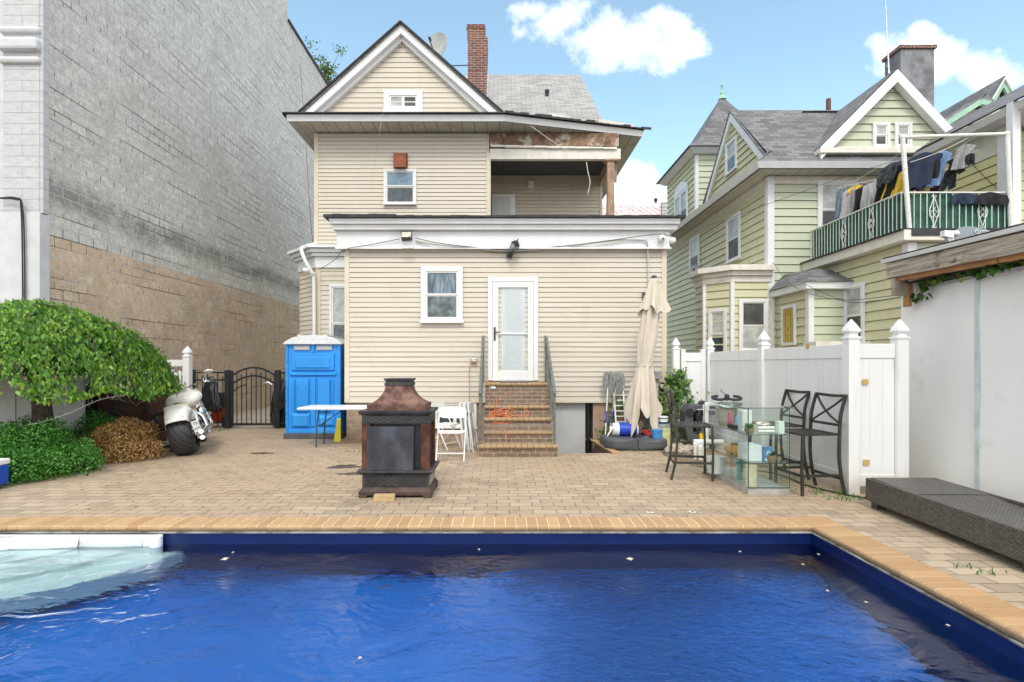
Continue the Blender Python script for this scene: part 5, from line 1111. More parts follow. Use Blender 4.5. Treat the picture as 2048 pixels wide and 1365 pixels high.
for xx in (x0+.3, (x0+x1)/2, x1-.3): mb.box(xx-.04, xx+.04, y0-.055, y1, 2.08, 2.178)
mb.build('roof', mat('translucent white roof', (.62, .65, .66), .4, var=.06), pt, bevel=.012)
# ---- folding table
tb = thing('folding_table', 'long white plastic folding table on dark legs in front of the portable toilet', 'table', (-2.85, 10.5, 0))
mb = MB(); mb.box(-3.76, -1.93, 10.08, 10.82, .715, .755); mb.build('table_top', M_plasticw, tb, bevel=.012)
for s_ in (0, 1):
    xx = -3.45 if s_ == 0 else -2.25
    for y in (10.22, 10.68):
        mb = MB(); mb.tube(smooth_path([(xx+.06, y, .71), (xx+.02, y, .4), (xx-.0, y, .0)], 4), .013, 8); mb.build('leg', M_iron, tb, smooth='auto')
    mb = MB(); mb.cyl((xx+.02, 10.22, .4), (xx+.02, 10.68, .4), .011); mb.cyl((xx+.02, 10.45, .4), (xx+(.45 if s_ == 0 else -.45), 10.45, .70), .01); mb.build('brace', M_iron, tb)
# ---- wet floor sign
ws = MB(); ws.hexa([(-3.36, 11.0, 0), (-3.22, 11.0, 0), (-3.22, 11.03, 0), (-3.36, 11.03, 0), (-3.31, 11.08, .46), (-3.24, 11.08, .46), (-3.24, 11.1, .46), (-3.31, 11.1, .46)])
tag(ws.build('floor_sign', mat('yellow plastic', (.75, .62, .02), .4, var=.05), bevel=.005), 'narrow yellow plastic floor sign leaning by the corner of the cream house', 'floor sign')
# ---- outdoor fireplace
M_rust = mat('rusted hood', (.10, .045, .034), .7, .1, var=.45, vs=6, bump=.004, bs=50, dirt=(.23, .13, .10), ds=5, da=(.45, .62))
M_rust2 = mat('orange rust', (.095, .036, .021), .85, .05, var=.6, vs=5, dirt=(.05, .03, .025), ds=6, da=(.5, .62))
M_fp = mat('blackened steel', (.045, .045, .046), .55, .3, var=.4, vs=4, dirt=(.14, .10, .08), ds=4, da=(.58, .75))
def herring(name, c1, c2, sc_=22, extra=None):
    t = NT(name); c = t.coord(); s_ = t.n('ShaderNodeSeparateXYZ'); t.set(s_, 0, c)
    zig = t.math('ABSOLUTE', t.math('SUBTRACT', t.math('FRACT', t.math('MULTIPLY', s_.outputs[0], sc_*.5)), .5))
    f = t.math('FRACT', t.math('ADD', t.math('MULTIPLY', s_.outputs[2], sc_), t.math('MULTIPLY', zig, 2.)))
    ln_ = t.math('LESS_THAN', f, .22); base = t.mix(ln_, c1, c2)
    base = t.mix(t.ramp(t.noise(c, 5, 5), .4, .8), base, sc(c1, .6))
    if extra: base = t.mix(t.math('MULTIPLY', t.ramp(t.noise(t.map(c, sc=(1, 1, .6)), 4.2, 4, .5), .47, .72), .6), base, extra)
    return t.fin(base, .62, t.bump(f, .5, .004), .2)
M_her = herring('herringbone band', (.035, .035, .037), (.09, .085, .08)); M_her2 = herring('fire blackened herringbone panel', (.038, .042, .05), (.06, .065, .075), 26, (.11, .12, .15))
fp = thing('outdoor_fireplace', 'rusty square outdoor fireplace with a flared hood standing in the middle of the terrace', 'fireplace', (-1.22, 6.65, 0))
cx_, cy_ = -1.22, 6.66; O = (cx_, cy_, 0)
mb = MB(); mb.sq([(.425, .33, .03), (.425, .33, .07), (.385, .29, .12)], O)
for sx_ in (-1, 1):
    for sy_ in (-1, 1): mb.box(cx_+sx_*.425-(.10 if sx_ > 0 else 0), cx_+sx_*.425+(.10 if sx_ < 0 else 0), cy_+sy_*.33-(.10 if sy_ > 0 else 0), cy_+sy_*.33+(.10 if sy_ < 0 else 0), 0, .035)
mb.build('foot_moulding', mat('brown black steel', (.07, .045, .035), .6, .2, var=.4, vs=7), fp, bevel=.004)
mb = MB(); mb.sq([(.39, .295, .12), (.39, .295, .265)], O); mb.build('base_box', M_fp, fp, bevel=.003)
mb = MB(); mb.box(cx_-.36, cx_+.36, cy_-.302, cy_-.294, .135, .25); mb.build('base_panel', M_her, fp)
mb = MB(); mb.box(cx_+.391, cx_+.397, cy_-.26, cy_+.26, .135, .25); mb.build('side_panel', mat('tan slate', (.36, .32, .25), .7, var=.1), fp)
mb = MB(); mb.sq([(.40, .305, .265), (.445, .35, .295), (.445, .35, .315), (.41, .31, .325)], O); mb.build('hearth_ledge', M_fp, fp, bevel=.003)
for sx_ in (-1, 1):
    for sy_ in (-1, 1): mb = MB(); a = cx_+sx_*.345; b = cy_+sy_*.245; mb.box(a-.05, a+.05, b-.05, b+.05, .325, .86); mb.build('corner_post', M_rust2, fp, bevel=.003)
mb = MB(); mb.box(cx_-.3, cx_+.3, cy_-.24, cy_-.23, .33, .86); mb.box(cx_-.3, cx_+.3, cy_+.23, cy_+.24, .33, .86); mb.box(cx_-.34, cx_-.33, cy_-.2, cy_+.2, .33, .86); mb.build('firebox_wall', M_black, fp)
mb = MB(); mb.box(cx_+.35, cx_+.36, cy_-.2, cy_+.2, .33, .86); mb.build('side_screen', M_interior, fp)
mb = MB(); mb.hexa([(cx_-.335, cy_-.312, .262), (cx_+.21, cy_-.318, .29), (cx_+.21, cy_-.31, .29), (cx_-.335, cy_-.304, .262), (cx_-.335, cy_-.298, .83), (cx_+.215, cy_-.298, .83), (cx_+.215, cy_-.29, .83), (cx_-.335, cy_-.29, .83)]); mb.build('front_panel', M_her2, fp)
mb = MB(); mb.sq([(.395, .30, .86), (.395, .30, .96), (.42, .325, .975), (.43, .335, 1.01), (.40, .30, 1.012)], O); mb.build('mantel', M_fp, fp, bevel=.003)
mb = MB(); mb.box(cx_-.37, cx_+.37, cy_-.306, cy_-.299, .872, .95); mb.build('mantel_band', M_her, fp)
mb = MB(); mb.sq([(.345, .26, 1.012), (.345, .26, 1.085)]+[(.335-.185*math.sin(i/10*math.pi/2)**.85, .25-.115*math.sin(i/10*math.pi/2)**.85, 1.085+.235*(i/10)**1.25) for i in range(11)], O); mb.build('hood', M_rust, fp)
mb = MB(); mb.sq([(.162, .145, 1.30), (.162, .145, 1.335), (.15, .13, 1.336), (.15, .13, 1.36), (.165, .148, 1.361), (.17, .152, 1.385), (.155, .137, 1.386)], O); mb.build('chimney_cap', M_fp, fp, bevel=.002)
mb = MB(); b0 = at(771, 1004, 6.27); mb.M = Matrix.Translation((b0.x, 6.22, 0)) @ Matrix.Rotation(R(4), 4, 'Z'); mb.box(-.118, .118, -.055, .055, 0, .07)
tag(mb.build('loose_brick', mat('tan paving brick', (.48, .34, .19), .85, var=.15, vs=12, bump=.003), bevel=.005), 'single tan paving brick lying against the front of the fireplace', 'brick')
# ---- folding chairs
M_fc = mat('white folding chair', (.78, .78, .77), .35, var=.03)
def folding_chair(label, loc, rz, folded=False, lean=0):
    t_ = thing('folding_chair', label, 'chair', loc, 'white folding chairs beside the steps', False, rz)
    L_ = lambda a, b: [a, b]
    if not folded: # faces -Y, seat 0.44
        for s_ in (-1, 1):
            mb = MB(); mb.tube(smooth_path([(s_*.225, -.20, .0), (s_*.225, .02, .44), (s_*.225, .15, .72), (s_*.215, .17, .80), (s_*.17, .175, .82)], 5), .011, 8); mb.build('front_leg', M_fc, t_, smooth='auto')
            mb = MB(); mb.tube([(s_*.20, .26, 0), (s_*.20, -.12, .43)], .010, 8); mb.build('rear_leg', M_fc, t_, smooth='auto')
        mb = MB(); mb.cyl((-.225, -.145, .11), (.225, -.145, .11), .009); mb.build('stretcher', M_fc, t_); mb = MB(); mb.cyl((-.20, .21, .06), (.20, .21, .06), .009); mb.build('stretcher', M_fc, t_)
        mb = MB(); mb.extr([(x, y, .435+.00*x) for x, y in [(-.20, .14), (.20, .14), (.215, .0), (.21, -.15), (.15, -.2), (-.15, -.2), (-.21, -.15), (-.215, 0)]], (0, 0, .022)); mb.build('seat', M_fc, t_, bevel=.008)
        vs_ = []; 
        mb = MB(); k = 10
        for i in range(k):
            a, b = -1+2*i/k, -1+2*(i+1)/k; f = lambda q: (q*.215, .165+.02*(1-q*q)); zt = lambda q: .845-.05*abs(q)**5; zb = lambda q: .655+.03*abs(q)**6
            (xa, ya), (xb, yb) = f(a), f(b); mb.hexa([(xa, ya-.03, zb(a)), (xb, yb-.03, zb(b)), (xb, yb-.02, zb(b)), (xa, ya-.02, zb(a)), (xa, ya, zt(a)), (xb, yb, zt(b)), (xb, yb+.012, zt(b)), (xa, ya+.012, zt(a))])
        mb.build('backrest', M_fc, t_)
    else:
        for s_ in (-1, 1):
            mb = MB(); mb.tube([(s_*.225, 0, 0), (s_*.225, 0, .80), (s_*.2, 0, .86)], .011, 8); mb.build('front_leg', M_fc, t_, smooth='auto')
            mb = MB(); mb.tube([(s_*.2, .04, .04), (s_*.2, .02, .52)], .010, 8); mb.build('rear_leg', M_fc, t_, smooth='auto')
        mb = MB(); mb.box(-.2, .2, .022, .042, .25, .62); mb.build('seat', M_fc, t_, bevel=.008)
        mb = MB(); mb.box(-.215, .215, -.012, .012, .68, .87); mb.build('backrest', M_fc, t_, bevel=.01)
        mb = MB(); mb.cyl((-.22, 0, .12), (.22, 0, .12), .009); mb.build('stretcher', M_fc, t_)
        t_.rotation_euler = (R(lean), 0, rz)
    return t_
folding_chair('open white folding chair facing the pool between the fireplace and the steps', (-.80, 8.98, 0), R(-2))
folding_chair('open white folding chair turned sideways behind the one facing the pool', (-1.02, 10.15, 0), R(62))
for i, (x, y, rz) in enumerate([(-.50, 9.95, 78), (-.44, 9.9, 82), (-.57, 10.05, 72)]):
    folding_chair(['folded white chair standing against the steps, middle of the folded ones', 'folded white chair standing closest to the side of the brick steps', 'folded white chair standing farthest from the brick steps'][i], (x, y, 0), R(rz), True, -7)
# ---- cord and socket at the steps
M_orange = mat('orange cord', (.70, .20, .08), .55, var=.1)
so = thing('outdoor_socket', 'grey outdoor socket box on the siding left of the steps', 'socket box', (-.52, 11.15, 1.62))
mb = MB(); mb.box(-.60, -.47, 11.10, 11.18, 1.60, 1.69); mb.build('box', M_steel, so, bevel=.012); mb = MB(); mb.box(-.575, -.495, 11.085, 11.10, 1.615, 1.675); mb.build('cover', mat('clear grey cover', (.5, .52, .5), .3), so, bevel=.006)
mb = MB(); pc = [(-.60, 11.1, 1.63), (-.63, 11.12, 1.4), (-.62, 11.12, 1.0), (-.62, 11.12, .6), (-.55, 11.1, .4)]; mb.tube(smooth_path(pc), .008, 6)
pc = [(-.5, 11.08, 1.62), (-.40, 11.0, 1.45), (-.34, 10.9, 1.3), (-.22, 10.5, 1.22), (-.16, 10.3, 1.0), (-.1, 10.25, .99), (-.06, 10.0, .85), (-.1, 9.95, .66)]
rs = random.Random(5)
for i in range(46):
    a = i*1.1; rr_ = rs.uniform(.05, .17); pc.append((-.02+rr_*1.3*math.cos(a)+rs.uniform(-.05, .05)+(.12 if i % 9 == 0 else 0), 9.83+.12*math.sin(a), max(.62, .66+.06*math.sin(a*1.7)+rs.uniform(-.02, .05)) if math.sin(a) > -.2 else rs.uniform(.42, .62)))
pc += [(.2, 9.8, .63), (.42, 9.8, .63), (.45, 9.84, .78), (.5, 9.8, .63), (.2, 9.78, .63), (-.1, 9.68, .45), (-.1, 9.5, .43), (.08, 9.4, .42), (.1, 9.22, .25), (.05, 9.18, .22)]
for p in (pc,): mb.tube(smooth_path(p, 4), .006, 5)
tag(mb.build('extension_cord', M_orange, smooth=True), 'tangled orange extension cord running from the socket down the brick steps', 'extension cord')
mb = MB(); mb.box(-.24, -.02, 10.68, 10.85, 1.2, 1.27) if False else mb.hexa([(-.20, 10.28, 1.02), (-.06, 10.25, 1.02), (-.06, 10.40, 1.02), (-.2, 10.43, 1.02), (-.18, 10.3, 1.14), (-.08, 10.28, 1.14), (-.08, 10.38, 1.14), (-.18, 10.41, 1.14)])
tag(mb.build('plastic_jug', mat('dull clear plastic', (.45, .46, .46), .4, var=.2, vs=20), bevel=.02), 'small clear plastic jug on the upper step by the left handrail', 'jug')
# ---- lights, cables, cameras on the facade
fl = thing('floodlight', 'old square floodlight with rusty box fixed to the white frieze', 'floodlight', at(814, 480, 11.0))
c0 = at(814, 476, 11.0); M = Matrix.Translation(c0) @ Matrix.Rotation(R(-25), 4, 'X') @ Matrix.Rotation(R(-4), 4, 'Y')
mb = MB(M); mb.box(-.105, .105, -.10, 0, -.075, .075); mb.box(-.115, .115, -.115, -.09, .06, .085); mb.build('housing', M_iron, fl, bevel=.006)
mb = MB(M); mb.box(-.09, .09, -.107, -.1001, -.06, .055); mb.build('lens', mat('dusty reflector', (.5, .46, .36), .3, .3, var=.5, vs=25, dirt=(.25, .12, .05), ds=14), fl)
c1 = at(816, 491, 11.05); mb = MB(); mb.box(c1.x-.11, c1.x+.11, 11.0, 11.085, c1.z-.07, c1.z+.08); mb.build('junction_box', M_trim, fl, bevel=.004)
la = thing('wall_lantern', 'black coach lantern hanging askew below the white frieze', 'lantern', at(1028, 500, 11.1))
c0 = at(1020, 508, 11.12); mb = MB(); M = Matrix.Translation(c0) @ Matrix.Rotation(R(18), 4, 'Y'); mb.M = M; mb.box(-.06, .06, -.03, .03, -.09, .09); mb.build('back_plate', M_black, la, bevel=.02)
M = Matrix.Translation(at(1027, 496, 10.98)) @ Matrix.Rotation(R(28), 4, 'Y')
mb = MB(M); mb.lathe([(.02, -.13), (.045, -.11), (.055, -.10)], n=12); mb.cyl((0, .1, -.15), (0, 0, -.11), .02); mb.build('arm', M_black, la)
mb = MB(M); mb.lathe([(.09, .07), (.095, .085), (.06, .13), (.03, .15), (.012, .17), (.008, .21)], n=12); mb.build('cap', M_black, la, smooth='auto')
mb = MB(M)
for k in range(5): a = k*1.2566; mb.tube([(.05*math.cos(a), .05*math.sin(a), -.10), (.085*math.cos(a), .085*math.sin(a), -.02), (.085*math.cos(a), .085*math.sin(a), .075)], .006, 5)
mb.build('cage', M_black, la)
mb = MB(M); mb.lathe([(.04, -.1), (.07, -.02), (.07, .07)], n=12); mb.build('glass_globe', glass('lantern glass', (.85, .88, .85), .1), la)
M_cab = mat('dark cable', (.05, .05, .05), .6); M_conduit = mat('grey conduit', (.5, .5, .48), .5, var=.1)
def cable(pts, r, m, label, nm='cable', k=6, group='cables strung across the cream house'):
    mb = MB(); mb.tube(smooth_path(pts, k), r, 6); tag(mb.build(nm, m, smooth=True), label, 'cable', group)
Yc = 11.0
cable([at(832, 482, 11.04), at(880, 490, 11.02), at(960, 498, 11.08), at(1010, 502, 11.1), at(1100, 498, 11.1), at(1180, 487, 11.02), at(1230, 481, 11.03), at(1283, 480, 11.04), at(1294, 486, 11.04), at(1296, 520, 11.15), at(1297, 600, 11.15)], .016, M_conduit, 'grey conduit sagging from the floodlight to the right corner of the cream house', 'conduit')
cable([at(830, 476, 11.03), at(880, 487, 11.0), at(960, 496, 11.06), at(1010, 500, 11.08), at(1100, 495, 11.08), at(1200, 484, 11.0), at(1310, 469, 11.02), at(1340, 473, 10.95)], .007, M_cab, 'thin black cable following the grey conduit along the frieze')
cable([at(800, 478, 11.03), at(740, 490, 11.05), at(690, 499, 11.1), at(670, 520, 12.0), at(636, 541, 12.85)], .007, M_cab, 'thin dark cable from the floodlight to the left corner and bay')
cable([at(1340, 475, 10.9), at(1450, 440, 11.5), at(1560, 400, 12.5), at(1700, 350, 13.2), at(1790, 322, 13.2)], .006, M_cab, 'thin service cable crossing from the cream house toward the green house')
cable([at(772, 180, 13.7), at(760, 260, 13.2), at(742, 360, 13.9), at(716, 434, 11.5)], .004, mat('thin pale wire', (.5, .48, .4), .6), 'thin wire hanging from the gable down over the cream siding')
cable([at(1040, 236, 13.6), at(1075, 262, 13.6), at(1128, 299, 13.8), at(1133, 298, 13.9)], .008, M_oldwhite, 'loose white wire drooping over the gutter onto the porch beam')
cable([at(1173, 325, 13.9), at(1176, 345, 13.85), at(1180, 365, 13.85), at(1175, 390, 13.85)], .010, M_oldwhite, 'short white cable dangling below the porch beam')
cable([at(1545, 525, 14.0), at(1590, 575, 12.5), at(1680, 600, 11.5), at(1815, 588, 7.2)], .006, M_cab, 'black cable sagging from the green house to the white shed, upper of two')
cable([at(1612, 570, 12.4), at(1690, 603, 11.2), at(1750, 602, 9), at(1815, 592, 7.2)], .006, M_cab, 'black cable sagging from the green house to the white shed, lower of two')
cable([at(600, 130, 22), at(610, 260, 20), at(620, 420, 18), at(632, 560, 15)], .008, M_cab, 'thin dark wire hanging down in front of the tall block wall')
def dome_cam(label, c, face=(0, -1, -.3), r=.075):
    t_ = thing('security_camera', label, 'camera', c, 'security cameras'); mb = MB(); mb.ball(c, r, 14); mb.build('dome', M_plasticw, t_, smooth='auto')
    f = Vector(face).normalized(); c = Vector(c); mb = MB(); mb.ball(c+f*r*.82, r*.32, 10); mb.build('lens', M_black, t_, smooth='auto')
    mb = MB(); mb.cyl(c-f*r*.6, c-f*r*1.3, r*.75); mb.build('mount', M_plasticw, t_); return t_
dome_cam('round white camera on the frieze near the right corner of the cream house', at(1324, 477, 10.98))
dome_cam('white camera hanging around the right corner of the cream house', at(1345, 482, 11.1), (.6, -.3, -.6))
dome_cam('small white camera by the downspout at the left bay of the cream house', at(610, 541, 12.8), (-1, -.3, 0), .06)
mb = MB(); q = at(1315, 750, 11.15); mb.box(q.x-.07, q.x+.05, 11.1, 11.19, q.z-.09, q.z+.08); tag(mb.build('meter_box', M_steel, bevel=.008), 'small grey meter box on the siding behind the umbrella', 'meter box')
mb = MB(); q = at(1322, 778, 11.15); mb.box(q.x-.04, q.x+.06, 11.12, 11.19, q.z-.13, q.z+.13); mb.m = 1; mb.box(q.x-.02, q.x+.04, 11.11, 11.1195, q.z+.02, q.z+.09); tag(mb.build('socket_box', [M_black, M_trim], bevel=.004), 'black box with white switch on the siding beside the vine', 'socket box')
mb = MB(); q = at(1288, 590, 11.15); mb.box(q.x-.03, q.x+.03, 11.1, 11.19, q.z-.08, q.z+.05); tag(mb.build('cable_box', M_iron, bevel=.004), 'small dark bracket on the siding left of the umbrella top', 'bracket')
# ---- satellite dishes
def dish(label, c, aim, r, m, squash=1.1, txt=None, foot=None):
    t_ = thing('satellite_dish', label, 'satellite dish', c, 'satellite dishes'); c = Vector(c); M = Matrix.Translation(c) @ Vector(aim).to_track_quat('Z', 'Y').to_matrix().to_4x4()
    mb = MB(M); pr = [(r*i/6, .25*r*(i/6)**2) for i in range(7)]; mb.lathe([(max(.002, a), b) for a, b in pr]+[(r, .25*r+.012), (r*.98, .25*r+.012)]+[(max(.002, a*.98), b+.012) for a, b in pr[::-1]], n=28, sy=squash); mb.build('reflector', m, t_, smooth='auto')
    mb = MB(M); mb.cyl((0, -r*.9, .2*r), (0, -r*.1, r*1.15), .014); mb.cyl((0, -r*.12, r*1.0), (0, .02, r*1.25), .035); mb.build('feed_arm', M_iron, t_)
    if foot is not None: mb = MB(); mb.tube([c, c.lerp(Vector(foot), .5), Vector(foot)], .02, 8); mb.build('mast', M_iron, t_)
    if txt: mb = MB(M); mb.text(txt, r*.62, Matrix.Translation((0, -.1*r, .02+.02*r)) @ Matrix.Rotation(math.pi, 4, 'Z') @ Matrix.Rotation(R(0), 4, 'Y')); mb.build('lettering', M_plasticw, t_)
    return t_
M_dish = mat('grey dish', (.17, .19, .21), .55, var=.06)
c = at(876, 97, 14.9); dish('round grey satellite dish behind the right slope of the cream gable', c, (-.45, -.88, .15), .35, mat('pale grey dish', (.42, .44, .44), .4), 1.15, None, c+Vector((.0, .3, -.75)))
mb = MB(); mb.cyl(at(893, 132, 14.9), at(937, 131, 15.2), .014); tag(mb.build('brace_rod', M_iron), 'thin rod bracing the satellite dish to the red chimney', 'rod')
c = at(1391, 545, 16.6); dish('small grey satellite dish on the side wall of the green house above the bay', c, (-.5, -.75, .25), .19, M_dish, 1.2, None, c+Vector((.75, .1, -.15)))
c = at(1958, 480, 7.2); t_ = thing('satellite_dish', 'grey satellite dish with faint lettering lying above the shed roof edge', 'satellite dish', c, 'satellite dishes')
M = Matrix.Translation(c) @ Vector((.10, -1, .62)).to_track_quat('Z', 'Y').to_matrix().to_4x4()
mb = MB(M); r = .34; pr = [(r*i/6, .2*r*(1-(i/6)**2)) for i in range(7)]; mb.lathe([(max(.002, a), b) for a, b in pr]+[(r, -.012)]+[(max(.002, a*.98), b-.014) for a, b in pr[::-1]], n=32, sy=.72); mb.build('reflector', M_dish, t_, smooth='auto')
mb = MB(M); mb.text('dish', .16, Matrix.Translation((.03, .03, .071)), ext=.002); mb.build('lettering', mat('faded lettering', (.42, .44, .45), .6), t_)
mb = MB(); mb.tube([c+Vector((0, .06, 0)), c+Vector((0, .2, -.3)), (c.x, 7.15, 2.96)], .022, 8); mb.build('mast', M_iron, t_)
c = at(1905, 470, 7.0); t_ = thing('security_camera', 'white bullet camera on a bracket above the shed roof edge', 'camera', c, 'security cameras')
mb = MB(); mb.hexa([c+Vector(v) for v in [(-.10, 0, -.02), (.0, -.02, -.05), (.0, .06, -.05), (-.10, .08, -.02), (-.10, 0, .06), (.02, -.02, .05), (.02, .06, .05), (-.1, .08, .06)]]); mb.build('body', M_plasticw, t_, bevel=.006)
mb = MB(); mb.bar(c+Vector((-.03, .03, -.03)), (c.x+.05, 7.02, 2.93), .06); mb.build('bracket', M_steel, t_); mb = MB(); mb.ball(c+Vector((.06, .02, .02)), .042, 12); mb.build('sensor', M_plasticw, t_, smooth='auto')
# ---- mops, ladder, jug, umbrella
def mop(label, foot, top, m):
    t_ = thing('mop', label, 'mop', foot, 'string mops leaning on the cream siding'); f = Vector(foot); p = Vector(top); mb = MB(); mb.tube([f, f.lerp(p, .28)], .013, 8); mb.tube([f.lerp(p, .28), f.lerp(p, .45)], .0135, 8, 1); mb.tube([f.lerp(p, .451), p], .012, 8); mb.build('handle', [m, mat('blue grip', (.05, .08, .4), .5)], t_)
    rs = random.Random(int(f.x*100)); mb = MB()
    for i in range(70):
        a = rs.uniform(0, 6.28); w = rs.uniform(.04, .13); l = rs.uniform(.22, .40); q = [p+Vector((0, -.01, .02)), p+Vector((w*.75*math.cos(a), -.04-.02*abs(math.sin(a)), .01+rs.uniform(0, .03))), p+Vector((w*math.cos(a), -.05+.02*math.sin(a), -l*.5)), p+Vector((w*.35*math.cos(a)+rs.uniform(-.02, .02), -.05, -l*(1.05-.9*w)))]
        mb.tube(smooth_path(q, 4), .008, 4)
    mb.build('mop_head', mat('grey mop strings', (.27, .27, .265), .9, var=.35, vs=30), t_); return t_
mop('white handled mop with grey strings, nearer the basement stairwell', (at(1210, 876, 10.75).x, 10.75, .02), at(1217, 748, 11.0), M_plasticw)
mop('grey handled mop with tightly wound strings beside the ladder', (at(1216, 874, 10.8).x, 10.8, .02), at(1236, 750, 11.02), M_steel)
ld = thing('ladder', 'short white ladder frame leaning against the siding behind the umbrella', 'ladder', (2.45, 10.9, 0))
p00 = Vector((2.32, 10.8, .02)); 
for dx_ in (0, .19, .36):
    mb = MB(); mb.bar(p00+Vector((dx_, 0, 0)), p00+Vector((dx_-.02, .28, 1.18)), .028); mb.build('rail', M_plasticw, ld)
for i in range(11): mb = MB(); z = .08+i*.105; mb.bar(p00+Vector((0, z*.237-.012, z)), p00+Vector((.36, z*.237-.012, z)), .02); mb.build('rung', M_plasticw, ld)
um = thing('patio_umbrella', 'closed beige cantilever umbrella wrapped around its pole at the right end of the cream house', 'umbrella', (2.78, 10.3, .2))
M_canv = mat('beige canvas', (.60, .53, .44), .8, var=.07, vs=2, bump=.003, bs=40, dirt=(.42, .36, .28), ds=3)
def cone_cloth(rows, n=96, lobes=7, seed=0, hem=None):
    rs = np.random.default_rng(seed); ph = rs.uniform(0, 6.28, 6); vs = []; fs = []
    for j, (px0, px1, py, amp) in enumerate(rows):
        cxp = (px0+px1)/2; w = (px1-px0)/2/F*10.3; c = at(cxp, py, 10.3)
        for i in range(n):
            a = 2*math.pi*i/n; f = 1+1.35*amp*(math.sin(lobes*a+ph[0]+j*.12)+.5*math.sin((lobes*2-1)*a+ph[1]-j*.1)+.35*math.sin(3*a+ph[2]+j*.05))
            dz = 0 if hem is None or j < len(rows)-hem[1] else -hem[0]*(.5+.5*math.sin(3*a+ph[3])+.35*math.sin(7*a+ph[4]))*(j-(len(rows)-hem[1])+1)/hem[1]
            vs.append((c.x+w*f*math.cos(a), c.y+w*.85*f*math.sin(a), c.z+dz))
    for j in range(len(rows)-1):
        for i in range(n): fs.append((j*n+i, j*n+(i+1) % n, (j+1)*n+(i+1) % n, (j+1)*n+i))
    return MB().add(vs, fs)
def interp(rows, k=5):
    o = []
    for a, b in zip(rows, rows[1:]):
        for i in range(k): o.append(tuple(a[q]+(b[q]-a[q])*i/k for q in range(4)))
    return o+[rows[-1]]
cone_cloth(interp([(1290, 1320, 600, .10), (1284, 1316, 640, .12), (1279, 1312, 680, .12), (1278, 1307, 710, .10), (1276, 1304, 730, .06), (1274, 1304, 738, .08), (1268, 1308, 765, .12), (1262, 1312, 800, .17), (1258, 1318, 818, .2)]), lobes=6, seed=3, hem=(.42, 14)).build('canopy', M_canv, um, smooth=True)
cone_cloth(interp([(1299, 1318, 559, .03), (1294, 1320, 575, .08), (1288, 1324, 597, .13), (1282, 1330, 616, .2)]), lobes=5, seed=8, hem=(.13, 5)).build('vent_flap', M_canv, um, smooth=True)
cone_cloth(interp([(1275, 1304.5, 725, .03), (1275, 1304.5, 733, .03)], 2), lobes=6, seed=3).build('tie_strap', M_canv, um, smooth=True)
mb = MB(); a = at(1308, 556, 10.3); mb.lathe([(.05, 0), (.055, .02), (.04, .04), (.02, .05)], a, 12); mb.build('top_cap', M_darkplastic, um)
mb = MB(); mb.tube([at(1308, 558, 10.3), at(1291, 860, 10.3), Vector((at(1290, 890, 10.3).x, 10.3, .2))], .03, 10); mb.build('pole', M_darkplastic, um)
ub = thing('umbrella_base', 'large dark grey plastic ballast base under the closed umbrella', 'umbrella base', (2.5, 10.2, 0))
for xa, xb in ((1.92, 2.475), (2.49, 3.06)):
    mb = MB(); l = xa < 2; mb.extr([(xa+(.14 if l else 0), 9.80, .02), (xb-(0 if l else .14), 9.80, .02), (xb, 9.80+(0 if l else .14), .02), (xb, 10.55, .02), (xa, 10.55, .02), (xa, 9.8+(.14 if l else 0), .02)], (0, 0, .185)); mb.build('tank', M_darkplastic, ub, bevel=.045)
mb = MB(); mb.lathe([(.26, .20), (.24, .24), (.10, .26), (.05, .27), (.05, .36)], (2.72, 10.25, 0), 16); mb.build('hub', M_black, ub, smooth='auto')
jg = thing('water_jug', 'blue and white drink cooler lying on its side on the umbrella base', 'water jug', (2.3, 10.3, .32))
mb = MB(); mb.cyl((2.24, 10.3, .33), (2.56, 10.3, .33), .125, n=20); mb.build('body', mat('blue jug', (.02, .06, .45), .35), jg, bevel=.01)
mb = MB(); mb.cyl((2.12, 10.3, .33), (2.239, 10.3, .33), .115, .135, n=20); mb.cyl((2.07, 10.3, .33), (2.119, 10.3, .33), .06, n=14); mb.build('lid', M_plasticw, jg, bevel=.01); mb = MB(); mb.cyl((2.561, 10.3, .33), (2.59, 10.3, .33), .135, n=20); mb.build('bottom', M_plasticw, jg, bevel=.01)
mb = MB(); mb.tube(smooth_path([(2.12, 10.2, .38), (2.02, 10.1, .28), (1.99, 10.1, .22)], 4), .012, 6); mb.build('handle', M_plasticw, jg)
# ---- pool gear behind the left stool
def pail(name, label, px, Y, r, h, m, lid=None, cat='bucket', z0=0, band=None, group=None):
    x = (px-VX)/F*Y; t_ = thing(name, label, cat, (x, Y, z0), group); mb = MB(); mb.lathe([(r*.86, 0), (r, h*.97), (r, h)], (x, Y, z0), 20); mb.build('body', m, t_, smooth='auto')
    if lid: mb = MB(); mb.lathe([(r*1.06, h*.93), (r*1.06, h+.015), (r*.9, h+.02), (.01, h+.02)], (x, Y, z0), 20); mb.build('lid', lid, t_, smooth='auto')
    if band: mb = MB(); mb.lathe([(r*.96+.002, h*.3), (r*.985+.002, h*.75)], (x, Y, z0), 20); mb.build('label_band', band, t_, smooth='auto')
    return t_
M_blue2 = mat('mid blue plastic', (.06, .25, .55), .35)
pail('bucket', 'yellow and white bucket with a grey lid behind the umbrella base', 1326, 10.25, .155, .42, mat('cream yellow pail', (.62, .62, .32), .4, var=.2, vs=8), M_steel)
pail('chemical_tub', 'navy tub with a white cap standing on the lidded bucket', 1326, 10.3, .09, .12, mat('navy tub', (.02, .04, .16), .35), M_plasticw, 'tub', .44, M_plasticw)
pail('pool_floater', 'light blue chlorine float on the umbrella base', 1314, 10.0, .10, .15, M_blue2, M_blue2, 'pool float', .2)
